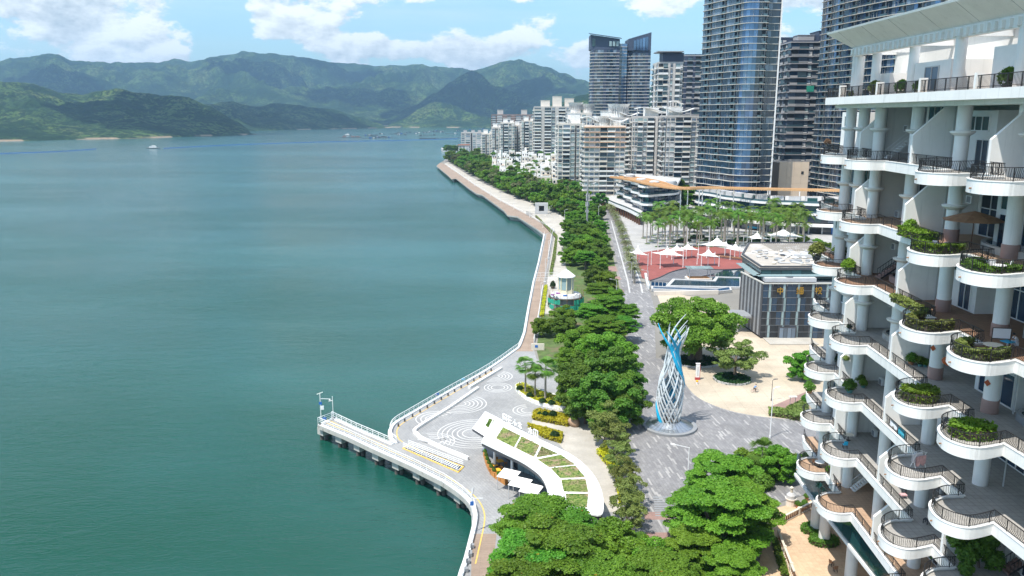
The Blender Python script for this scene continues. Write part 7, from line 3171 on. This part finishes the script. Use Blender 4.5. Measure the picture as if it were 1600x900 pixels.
for i in range(5):
    o = put_box('tarp', ['purple', 'purple', 'canvas', 'blue_paint', 'canvas'][i], (0, 0, 0), (1, 1, 1), 0, None)
    o.location = (kx + 4.0 * math.cos(2.2 + i * .8), ky + 4.0 * math.sin(3.4 + i * .55), 4.4)
    o.scale = (1.2, .7, .3)
    o.rotation_euler = (.1, .1, i)
    tag(o, ['purple cloth heap on the kiosk ring deck, outer one', 'purple cloth heap on the kiosk ring deck, inner one', 'pale cloth bundle on the kiosk ring deck', 'blue cloth bundle on the kiosk ring deck', 'pale sheet on the avenue side of the kiosk ring deck'][i], 'cloth')
bush('dark cone shaped shrub beside the kiosk tower', P(864, 446, 1), 1.1, 'leaf_dark', flat=1.8)

# monument and antenna mast
t = thing('stone_monument', 'grey square stone monument with a dark opening beside the boardwalk', 'monument', (*P(846, 334), 0))
for nm, m, c, s in (('leg', 'light_grey', (-2.6, 0, 2.4), (2.2, 2.5, 4.8)), ('leg', 'light_grey', (2.6, 0, 2.4), (2.2, 2.5, 4.8)), ('lintel', 'light_grey', (0, 0, 5.5), (7.4, 2.5, 1.6)), ('sill', 'light_grey', (0, 0, .8), (3, 2.5, 1.6)), ('back', 'shade_dark', (0, .9, 3.2), (3, .3, 3.2))):
    w = MB()
    w.box(c, s, m)
    w.build(nm, t)
railing('grey fence screen in front of the stone monument', [P(822, 336), P(832, 340), P(873, 339)], 2.4, 'mid_grey', .7, 0, (.5,), .05)
t = thing('antenna_mast', 'tall grey antenna mast with two lamp arms above the avenue trees', 'mast', (*P(917, 360), 0))
w = MB()
w.lathe((0, 0, 0), [(.55, 0), (.45, 12), (.3, 25)], 'mid_grey', 10)
w.build('pole', t)
for z, h in ((16.5, 3.4), (13, 2.2), (9.5, 1.2)):
    for k in range(3):
        a = 2.1 * k + z
        w = MB()
        w.box((.75 * math.cos(a), .75 * math.sin(a), z), (.35, .35, h), 'light_grey', a)
        w.build('antenna', t)
for sgn in (-1, 1):
    w = MB()
    w.bar((0, 0, 22.5), (sgn * 3.0, 0, 23.2), .2, .2, 'light_grey')
    w.bar((sgn * 2.6, 0, 23.1), (sgn * 4.0, 0, 23.5), .5, .3, 'white_metal')
    w.build('lamp_arm', t)
t = thing('red_barrier', 'row of orange red barriers on the avenue before the shopping podium', 'barrier', (*P(932, 327), 0))
for k in range(4):
    w = MB()
    w.box((-6 + k * 4, 0, .8), (3.4, .6, 1.5), 'flower_red')
    w.build('panel', t)

# ------------------------------------------------------------------ on the water
def boat(label, px, py, L, cat='boat'):
    x, y = P(px, py, SEA)
    t = thing('motor_boat', label, cat, (x, y, SEA), R(8))
    w = MB()
    hull = [(-L / 2, -L * .11), (L * .25, -L * .12), (L / 2, 0), (L * .25, L * .12), (-L / 2, L * .11)]
    w.prism(hull, -.5, L * .07, 'raft_dark', 'white_metal')
    w.build('hull', t)
    w = MB()
    w.box((-L * .05, 0, L * .07 + L * .05), (L * .5, L * .16, L * .10), 'white_metal')
    o = w.build('cabin', t)
    w = MB()
    for k in range(5):
        w.box((-L * .23 + k * L * .09, -L * .083, L * .13), (L * .06, .1, L * .04), 'glass_dark')
    w.build('window', o)
    w = MB()
    w.box((L * .02, 0, L * .2), (L * .26, L * .13, L * .06), 'white_metal')
    w.build('wheelhouse', t)
    w = MB()
    w.tube([(-L * .05, 0, L * .2), (-L * .05, 0, L * .42)], .12, 'mid_grey', 5)
    w.build('mast', t)
    return t


boat('white ferry with a dark hull alone on the open bay', 240, 232, 24)
boat('small white boat near the fish rafts', 543, 212, 26)
rr = random.Random(14)
G_ = 'fish farm rafts in the bay'
rafts = []
for k in range(34):
    px = rr.choice([rr.uniform(575, 600), rr.uniform(600, 660), rr.uniform(605, 690), rr.uniform(660, 705), rr.uniform(700, 760)])
    py = 214 - (px - 575) * .052 + rr.uniform(-3.5, 3.0)
    rafts.append((px, py))
rafts.sort()
for k, (px, py) in enumerate(rafts):
    x, y = P(px, py, SEA)
    t = thing('fish_raft', f'low dark fish raft with huts, {nth(k)} from the headland', 'raft', (x, y, SEA), rr.uniform(-.2, .2), G_)
    a, b = rr.uniform(18, 42), rr.uniform(10, 22)
    w = MB()
    for i in range(5):
        w.box((-a / 2 + a * i / 4, 0, .4), (1.6, b, .8), 'raft_dark')
    for j in range(3):
        w.box((0, -b / 2 + b * j / 2, .4), (a, 1.6, .8), 'raft_dark')
    w.build('frame', t)
    for i in range(rr.choice([1, 2, 2, 3])):
        w = MB()
        x_, y_ = rr.uniform(-a * .4, a * .4), rr.uniform(-b * .3, b * .3)
        w.box((x_, y_, 2.2), (rr.uniform(4, 8), 4, 3), rr.choice(['raft_light', 'raft_dark', 'blue_paint', 'raft_dark', 'canvas']))
        w.box((x_, y_, 3.8), (8, 5, .3), rr.choice(['raft_dark', 'mid_grey', 'raft_light']))
        w.build('hut', t)
t = thing('jetty', 'long low jetty with a landing stage by the far point', 'jetty', (*P(660, 217, SEA), SEA))
e = P(722, 215.5, SEA)
o = P(660, 217, SEA)
w = MB()
w.bar((0, 0, 1.2), (e[0] - o[0], e[1] - o[1], 2.0), 4, .8, 'mid_grey')
w.build('deck', t)
w = MB()
w.box((14, 0, 1.5), (44, 12, 3), 'raft_dark')
w.build('landing_stage', t)
for k in range(9):
    w = MB()
    f = (k + 1) / 10
    w.box(((e[0] - o[0]) * f, (e[1] - o[1]) * f, .2), (1.6, 2.5, 3), 'dark_grey')
    w.build('pile', t)
t = thing('work_pontoon', 'long low work pontoon nearest the headland', 'pontoon', (*P(546, 215, SEA), SEA))
w = MB()
w.box((0, 0, .7), (70, 10, 1.4), 'raft_dark')
w.build('deck', t)
for dx in (-14, 10, 24):
    w = MB()
    w.box((dx, 0, 3), (11, 6, 3.4), 'brown_wall')
    w.build('hut', t)
for lab, pts in (('long blue float line drawn across the middle of the bay', ((256, 232), (330, 228), (420, 224.5), (520, 221.5), (620, 219.5), (715, 217))), ('shorter blue float line on the near side of the bay', ((-60, 242), (20, 239.5), (90, 237), (150, 233)))):
    q = [P(*a, SEA) for a in pts]
    w = MB()
    o = q[0]
    w.tube([(p[0] - o[0], p[1] - o[1], .25) for p in curve(q, 6)], .75, 'blue_paint', 6)
    b = tag(w.build('float_line'), lab, 'float line')
    b.location = (*o, SEA)
t = thing('quay_wall', 'curved stone quay of the far point below the low grey block', 'quay', (*P(690, 232), 0))
o = P(690, 232)
w = MB()
w.strip([(0, 0), (P(692, 234)[0] - o[0], P(692, 234)[1] - o[1]), (P(722, 234.5)[0] - o[0], P(722, 234.5)[1] - o[1])], 2, -4, 1.2, 'light_grey')
w.build('wall', t)
for i, px in enumerate((696, 700, 705, 710, 715, 722, 741, 748)):
    y = 1290 - i * 6
    tree('far_a', (X(px, y), y), 1.25, f'dark tree on the far point, {nth(i)} from its tip', group='trees on the far point')

# ------------------------------------------------------------------ life on the terraces
def lob(L, k, d=0.55, wdt=.5):
    """a planting strip inside the railing of a lobe"""
    c = curve(L[1:], 3)
    a, b = offset(c, d - wdt / 2), offset(c, d + wdt / 2)
    return a + b[::-1]


def fz(k):
    return LV[k] - .16


def dtag(k):
    return {8: 'roof terrace', 7: 'seventh terrace', 6: 'sixth terrace', 5: 'fifth terrace', 4: 'fourth terrace', 3: 'third terrace', 2: 'second terrace', 1: 'lowest terrace'}[k]


for k, L, m, h, nm in [(6, LOBE3, 'leaf_bright', .75, 'broad'), (6, LOBE4, 'leaf_mid', .4, 'thin'), (5, LOBE3, 'leaf_olive', .75, 'loose'), (5, LOBE4, 'leaf_olive', .7, 'loose near')]:
    hedge('planting_strip', f'{nm} green planting strip inside the curved railing of the {dtag(k)}', 'planting', lob(L, k, .75, .9 if k == 6 else .6), h + .2, m, 2600, .15, fz(k), seed=k * 3)
hedge('planting_strip', 'bright flowering planting strip on the straight edge of the sixth terrace', 'planting', [(37.5, 78), (38.9, 78), (38.7, 72.5), (37.3, 72.5)], .9, 'leaf_bright', 1600, .15, fz(6), seed=40)
hedge('planting_strip', 'mixed planting strip on the straight edge of the fifth terrace', 'planting', [(37.5, 78), (38.4, 78), (38.2, 71.5), (37.4, 71.5)], .7, 'leaf_olive', 1200, .15, fz(5), seed=41)
hedge('box_hedge', 'round clipped hedge on the farther lobe of the fourth terrace', 'hedge', [(36.0 + 1.6 * math.cos(a), 67.7 + 1.3 * math.sin(a)) for a in [i * .52 for i in range(12)]], 1.1, 'leaf_bright', 1500, .14, fz(4), seed=42)
hedge('box_hedge', 'round clipped hedge on the nearer lobe of the fourth terrace', 'hedge', [(36.0 + 1.7 * math.cos(a), 59.4 + 1.3 * math.sin(a)) for a in [i * .52 for i in range(12)]], 1.1, 'leaf_bright', 1500, .14, fz(4), seed=43)

# tubs and shrubs: (pixel, terrace, radius, leaf, words)
TUBS = [((1371, 118), 8, 1.0, 'leaf_olive', 'straggly tall shrub against the white box on the roof terrace'), ((1412, 104), 8, .9, 'leaf_mid', 'dark climbing shrub beside the glazed door of the roof terrace'),
        ((1440, 98), 8, .8, 'leaf_mid', 'climbing shrub spilling over the white box of the roof terrace'), ((1578, 118), 8, 1.0, 'leaf_mid', 'rounded cone shrub at the near railing of the roof terrace'), ((1335, 138), 8, .5, 'leaf_olive', 'low trailing plant at the corner railing of the roof terrace'),
        ((1293, 224), 7, .7, 'dry_frond', 'dry brown grass tub on the corner lobe of the seventh terrace'), ((1320, 226), 7, .8, 'leaf_mid', 'dark leafy tub at the paired columns of the seventh terrace'),
        ((1422, 358), 6, .9, 'leaf_bright', 'bright bush with red flowers at the party wall of the sixth terrace'),
        ((1276, 395), 5, 1.3, 'leaf_olive', 'large olive shrub on the corner lobe of the fifth terrace'), ((1312, 395), 5, 1.1, 'leaf_mid', 'leafy shrub inside the corner lobe of the fifth terrace'),
        ((1326, 418), 5, 1.0, 'leaf_bright', 'bright shrub drooping over the fifth terrace edge at the party wall'), ((1423, 452), 5, .9, 'leaf_mid', 'dark round shrub on a stand in the fifth terrace corner'),
        ((1437, 455), 5, .6, 'leaf_mid', 'smaller shrub beside the stand in the fifth terrace corner'), ((1353, 386), 5, .8, 'leaf_palm', 'arching palm tub beside the red stair of the fifth terrace'),
        ((1265, 607), 3, .8, 'leaf_mid', 'leafy shrub leaning out of the corner lobe of the third terrace'), ((1308, 562), 3, .7, 'leaf_dark', 'dark clipped shrub near the paired columns under the fourth terrace'),
        ((1328, 605), 3, .9, 'leaf_mid', 'dark round shrub in a clay bowl on the third terrace'), ((1344, 594), 3, .7, 'leaf_mid', 'shrub in a teal pot beside the third terrace door'), ((1349, 600), 3, .6, 'leaf_bright', 'low bushy plant in the second teal pot of the third terrace'),
        ((1424, 562), 4, .7, 'leaf_mid', 'tall tub by the party wall of the fourth terrace'), ((1438, 566), 4, .6, 'leaf_mid', 'middle tub in the row on the fourth terrace'), ((1446, 568), 4, .5, 'leaf_mid', 'smallest tub of the row on the fourth terrace'),
        ((1395, 640), 3, .5, 'leaf_mid', 'small potted shrub at the third terrace windows'), ((1295, 735), 1, .6, 'leaf_mid', 'low shrub on the corner lobe of the lowest terrace'),
        ((1392, 858), 1, .8, 'leaf_bright', 'bright shrub behind the party wall of the lowest terrace'), ((1596, 830), 2, 1.1, 'leaf_palm', 'large fern like tub at the near edge of the second terrace'), ((1327, 512), 4, .4, 'leaf_dark', 'tiny shrub in the hanging bowl of the fourth terrace')]
for (pp, k, r_, m, lab) in TUBS:
    x, y = P(pp[0], pp[1], fz(k) + r_ * .7) if k < 8 else (39.3, 39.3 * F * 1.035 / (pp[0] - 800))
    t = thing('potted_shrub', lab, 'plant', (x, y, fz(k)))
    w = MB()
    w.lathe((0, 0, 0), [(r_ * .32, 0), (r_ * .42, r_ * .45), (r_ * .38, r_ * .46)], rnd.choice(['terracotta', 'pot_teal', 'dark_grey', 'concrete']), 12)
    w.build('pot', t)
    if m not in _ball:
        _ball[m] = mesh_np('foliage', leaves([(0, 0, .55, .8, .8, .7), (.3, .2, .4, .6, .6, .5), (-.35, .1, .45, .55, .6, .55), (0, -.35, .4, .6, .5, .5), (.1, .1, .9, .45, .45, .4)], 900, .12, 31), 4, m)
    b = link('foliage', _ball[m], t)
    b.location = (0, 0, r_ * .38)
    b.scale = (r_, r_, r_ * 1.1)
    b.rotation_euler = (0, 0, rnd.uniform(0, 6))
# the big bougainvillea that tumbles over the second terrace
bg = [(0, 0, 2.2, 1.1, 1.2, 1.0), (-.8, .6, 3.4, 1.1, 1.0, .8), (-1.2, -.5, 1.6, .9, .9, .9), (.8, .2, 2.6, 1.0, 1.0, .9), (-1.9, .2, 2.5, .7, .8, .6), (0.2, -.6, 3.6, .8, .8, .6), (-1.6, -1.2, .6, .6, .6, .7), (.9, -.8, 1.2, .8, .8, .9)]
t = thing('climbing_shrub', 'big dark climbing shrub tumbling over the second terrace by the red stair', 'plant', (39.6, 62.3, fz(2)))
link('foliage', mesh_np('foliage', leaves(bg, 5200, .16, 5, under=.7), 4, 'leaf_mid'), t)
w = MB()
w.tube([(0.2, 0, 0), (0, .1, 1.4), (-.5, .3, 2.8)], [.12, .1, .05], 'trunk_bark', 7)
w.build('stem', t)
bush('loose flowering shrub hanging over the lowest terrace edge', P(1470, 868, fz(1) + .6), 1.2, 'leaf_bright', fz(1) - .2)

# furniture
x, y = P(1490, 372, fz(6))
t = thing('parasol', 'rust coloured parasol open round the sixth terrace column', 'parasol', (40.4, 70.2, fz(6)))
w = MB()
w.lathe((0, 0, 2.4), [(2.6, 0), (1.3, .45), (.05, .8)], 'rust', 8)
w.build('canopy', t)
w = MB()
w.tube([(0, 0, 0), (0, 0, 3.2)], .05, 'dark_wood', 6)
w.build('pole', t)
for i, (px, py, k, rz, m, lab) in enumerate([(1549, 424, 6, 1.0, 'white_metal', 'white plastic chair on the near lobe of the sixth terrace, farther from the column'), (1573, 426, 6, 2.2, 'white_metal', 'white plastic chair on the near lobe of the sixth terrace, nearer the column'),
                                            (1463, 392, 6, .4, 'white_metal', 'white plastic chair on the planted lobe of the sixth terrace'), (1472, 394, 6, 2.0, 'white_metal', 'second white chair beside the planted strip of the sixth terrace'),
                                            (1447, 818, 2, 2.2, 'dark_grey', 'dark reclining chair facing the railing of the second terrace'), (1412, 770, 2, -.4, 'dark_grey', 'dark reclining chair with the pink footstool on the second terrace'),
                                            (1466, 815, 2, 3.0, 'dark_grey', 'dark chair by the wall on the near side of the second terrace'), (1546, 803, 2, .6, 'rust', 'brown chair at the dark table, far side'), (1566, 817, 2, 2.6, 'rust', 'brown chair at the dark table, near side'),
                                            (1273, 727, 1, .5, 'rust', 'red brown chair at the white table of the lowest terrace'), (1320, 700, 2, 1.5, 'sky_blue', 'blue chair at the cluttered table of the second terrace'),
                                            (1299, 884, 0, .5, 'rust', 'brown chair in the courtyard, farther from the wall'), (1305, 893, 0, 1.5, 'rust', 'brown chair in the courtyard, nearer the wall')]):
    z = fz(k) if k else .08
    chair(lab, (*P(px, py, z), z), rz, m, legm='light_grey' if m == 'white_metal' else 'dark_metal')
table('white plastic table on the near lobe of the sixth terrace', (*P(1560, 430, fz(6)), fz(6)), 'white_metal', .45, False, legm='white_metal')
table('round pale table inside the near lobe of the fifth terrace', (*P(1550, 553, fz(5)), fz(5)), 'cream_wall', .7, False)
table('dark round table between the brown chairs of the second terrace', (*P(1556, 808, fz(2)), fz(2)), 'dark_grey', .75, False)
table('white round table on the corner lobe of the lowest terrace', (*P(1280, 730, fz(1)), fz(1)), 'white_metal', .6, False)
table('pale round table with clutter on the second terrace', (*P(1325, 688, fz(2)), fz(2)), 'cream_wall', .6, False)
table('small white and blue table beside the whiteboard', (*P(1573, 545, fz(5)), fz(5)), 'sky_blue', .38, True, .6, 'white_metal')
t = thing('footstool', 'pink cushioned footstool before the reclining chair', 'stool', (*P(1411, 778, fz(2)), fz(2)))
w = MB()
w.box((0, 0, .36), (.6, .5, .12), 'cloth_pink')
w.build('cushion', t)
for dx in (-.24, .24):
    for dy in (-.19, .19):
        w = MB()
        w.box((dx, dy, .15), (.05, .05, .3), 'dark_grey')
        w.build('leg', t)
t = thing('whiteboard', 'whiteboard on a dark frame on the fifth terrace', 'whiteboard', (*P(1562, 545, fz(5)), fz(5)), R(-12))
w = MB()
w.box((0, 0, 1.25), (1.25, .05, .8), 'cloth_white')
w.build('board', t)
w = MB()
for dx in (-.66, .66):
    w.box((dx, 0, .85), (.05, .05, 1.7), 'dark_metal')
    w.box((dx, 0, .03), (.06, .6, .05), 'dark_metal')
w.box((0, 0, .84), (1.3, .05, .05), 'dark_metal')
w.box((0, 0, 1.68), (1.3, .05, .05), 'dark_metal')
w.build('frame', t)
# person sitting low beside the table
JP = {'pelvis': (0, 0, .28, .15), 'chest': (.12, 0, .66, .15), 'neck': (.2, 0, .85, .06), 'head': (.25, 0, .93, .085), 'crown': (.28, 0, 1.05, .09)}
for s, d in (('l', 1), ('r', -1)):
    JP.update({'sh' + s: (.15, .18 * d, .76, .06), 'el' + s: (.32, .22 * d, .55, .045), 'ha' + s: (.52, .12 * d, .58, .04), 'hip' + s: (.06, .11 * d, .25, .1), 'kn' + s: (.45, .15 * d, .46, .07), 'an' + s: (.38, .14 * d, .08, .05), 'toe' + s: (.55, .15 * d, .05, .04)})
person('person in white crouching beside the small table on the fifth terrace', (*P(1588, 541, fz(5)), fz(5)), R(170), JP, 'cloth_white', 'cloth_white')
t = thing('lantern', 'red paper lantern hanging under the fifth terrace', 'lantern', (*P(1483, 564, 34.6), 34.6))
w = MB()
w.lathe((0, 0, 0), [(.12, -.42), (.5, -.2), (.58, 0), (.5, .2), (.12, .42)], 'flower_red', 14)
w.build('shade', t, True)
w = MB()
w.tube([(0, 0, .4), (0, 0, 2.0)], .02, 'dark_metal', 5)
w.build('cord', t)
for i, (px, py, k) in enumerate([(1455, 574, 33.2), (1528, 627, 26.5)]):
    w = MB()
    w.box((0, 0, 0), (.02, .42, .42), 'flower_red')
    o = tag(w.build('paper_charm'), ['red paper diamond on the farther fourth terrace column', 'red paper diamond on the nearer fourth terrace column'][i], 'paper charm')
    cy = (73.6, 64.6)[i]
    o.location = (40.4 - .62, cy - .25, (33.6, 33.2)[i])
    o.rotation_euler = (R(45), 0, R(25))
# drying racks and hung cloths


def cloth(name, label, a, b, drop, m, cat='cloth'):
    """cloth hung over a line from a to b"""
    a, b = Vector(a), Vector(b)
    n, q = 8, 5
    out = Vector((-(b - a).y, (b - a).x, 0)).normalized() * .07
    vs, fs = [], []
    for i in range(n + 1):
        for j in range(q + 1):
            p = a + (b - a) * (i / n)
            f = j / q * 2 - 1
            p = p + out * (math.copysign(min(1, abs(f) * 3), f) + .35 * math.sin(i * 1.9 + j)) - Vector((0, 0, abs(f) * drop * (.85 + .12 * math.sin(i * 1.3))))
            vs.append(tuple(p - a))
    for i in range(n):
        for j in range(q):
            k = i * (q + 1) + j
            fs.append((k, k + q + 1, k + q + 2, k + 1))
    w = MB()
    w.add(vs, fs, m)
    o = tag(w.build(name, None, True), label, cat)
    o.location = a
    return o


z3 = LV[3] + 1.06
cloth('towel', 'white towel hung over the straight railing of the third terrace', (38.42, 77.2, z3), (38.36, 75.5, z3), .9, 'cloth_white', 'towel')
cloth('towel', 'teal patterned towel hung over the straight railing of the third terrace', (38.34, 75.3, z3), (38.3, 73.9, z3), 1.2, 'cloth_teal', 'towel')
t = thing('drying_rack', 'folding drying rack standing on the far lobe of the third terrace', 'drying rack', (36.6, 67.8, fz(3)), .4)
w = MB()
for dx in (-.6, .6):
    w.bar((dx, -.35, 0), (dx, .25, 1.5), .04, .04, 'white_metal')
    w.bar((dx, .35, 0), (dx, -.25, 1.5), .04, .04, 'white_metal')
for dy in (-.25, 0, .25):
    w.bar((-.7, dy, 1.5), (.7, dy, 1.5), .03, .03, 'white_metal')
w.build('frame', t)
cloth('towel', 'pale blue sheet over the drying rack of the third terrace', (35.9, 67.6, fz(3) + 1.55), (37.0, 68.1, fz(3) + 1.55), 1.0, 'cloth_white', 'sheet')
cloth('towel', 'pink patterned towel over the drying rack of the third terrace', (36.1, 67.2, fz(3) + 1.52), (37.1, 67.6, fz(3) + 1.52), 1.2, 'cloth_pink', 'towel')
bm = bmesh.new()
bmesh.ops.create_grid(bm, x_segments=14, y_segments=14, size=1)
for v in bm.verts:
    u, q = v.co.x, v.co.y
    e = max(abs(u), abs(q))
    v.co = Vector((u * .95, q * .7, 1.25 * (1 - max(0, e - .55) * 2.1) + .10 * noise.noise(Vector((u * 2.5, q * 2.5, 1)))))
me = bpy.data.meshes.new('dust_sheet')
bm.to_mesh(me)
bm.free()
me.shade_smooth()
me.materials.append(M['cloth_mauve'])
o = tag(link('dust_sheet', me), 'mauve dust sheet thrown over a grill on the lowest terrace', 'dust sheet')
o.location = (*P(1505, 872, fz(1)), fz(1) + .1)
o.rotation_euler = (0, 0, .5)
# hanging bowl on the third party wall
bush('small plant in a wire bowl hung on the party wall of the third terrace', (39.8, 92.2), .5, 'leaf_olive', 26.6)

# ------------------------------------------------------------------ courtyard
def balustrade(label, a, b, h=1.0, m='rust', cap='cream_wall'):
    t = thing('balustrade', label, 'balustrade', (*a, .07))
    d = Vector((b[0] - a[0], b[1] - a[1]))
    L = d.length
    d /= L
    w = MB()
    w.bar((0, 0, h), (d.x * L, d.y * L, h), .28, .14, cap)
    w.bar((0, 0, .12), (d.x * L, d.y * L, .12), .28, .2, cap)
    w.build('rail', t)
    for i in range(int(L / .5) + 1):
        put_box('baluster', m, (d.x * i * .5, d.y * i * .5, h * .55), (.16, .16, h * .75), math.atan2(d.y, d.x), t)
    for i in range(int(L / 4) + 1):
        put_box('pier', cap, (d.x * i * 4, d.y * i * 4, h * .6), (.4, .4, h * 1.2), math.atan2(d.y, d.x), t)
    return t


balustrade('brown balustrade across the warm tiled courtyard', P(1222, 819), P(1274, 792))
balustrade('brown balustrade along the planted edge of the courtyard', P(1216, 842), P(1240, 905))
hedge('hedge', 'narrow clipped hedge at the courtyard balustrade', 'hedge', [P(1207, 850), P(1214, 848), P(1232, 905), P(1222, 905)], .8, 'leaf_mid', 1200, .16, seed=61)
for i, y in enumerate((100, 97)):
    hx, hy = 41.1, y
    for r0, h in ((2.3, .45), (1.6, .95)):
        pass
    t = hedge('ring_hedge', ['clipped ring hedge round the farther ground column', 'clipped ring hedge round the nearer ground column'][i], 'hedge', [(hx + 1.9 * math.cos(2 * math.pi * k / 18), hy + 1.45 * math.sin(2 * math.pi * k / 18)) for k in range(18)], .75, 'leaf_mid', 1700, .13, .07, seed=62 + i)
t = thing('stone_oven', 'round stone garden oven with a chimney beside the courtyard', 'oven', (*P(1235, 790), .07))
w = MB()
w.lathe((0, 0, 0), [(1.0, 0), (1.0, 1.2), (1.15, 1.25), (1.15, 1.45)], 'pale_wall', 14)
w.build('base', t)
w = MB()
w.lathe((0, 0, 1.45), [(1.0, 0), (.95, .6), (.5, 1.0), (.3, 1.05)], 'light_grey', 14)
w.build('dome', t)
w = MB()
w.lathe((0, 0, 2.4), [(.28, 0), (.28, .9), (.4, .92), (.4, 1.05), (.05, 1.3)], 'cream_wall', 10)
w.build('chimney', t)
t.scale = (.7, .7, .8)
for i, (px, py) in enumerate([(1246, 794), (1252, 797), (1257, 792), (1260, 782), (1212, 806), (1207, 803)]):
    t = thing('flower_pot', f'clay pot with a small plant by the courtyard, {nth(i)} from the stone oven', 'flower pot', (*P(px, py), .07), 0, 'clay pots by the courtyard')
    w = MB()
    w.lathe((0, 0, 0), [(.22, 0), (.32, .5), (.28, .52)], 'terracotta', 10)
    w.build('pot', t)
    b = link('foliage', _ball['leaf_mid'], t)
    b.scale = (.5, .5, .55)
    b.location = (0, 0, .4)


# ------------------------------------------------------------------ the air
def haze():
    m = bpy.data.materials.new('haze_air')
    m.use_nodes = True
    t = NT(m.node_tree)
    t.n.clear()
    out = t.node('ShaderNodeOutputMaterial')
    v = t.node('ShaderNodeVolumePrincipled')
    v.inputs['Color'].default_value = (0.42, 0.70, 1.0, 1)
    v.inputs['Density'].default_value = HAZE
    v.inputs['Anisotropy'].default_value = 0.25
    t.l.new(v.outputs[0], out.inputs['Volume'])
    M['haze_air'] = m
    w = MB()
    w.box((1500, 7900, 445), (27000, 16400, 900), 'haze_air')
    o = w.build('haze', kind='stuff')


HAZE = 0.000085
haze()
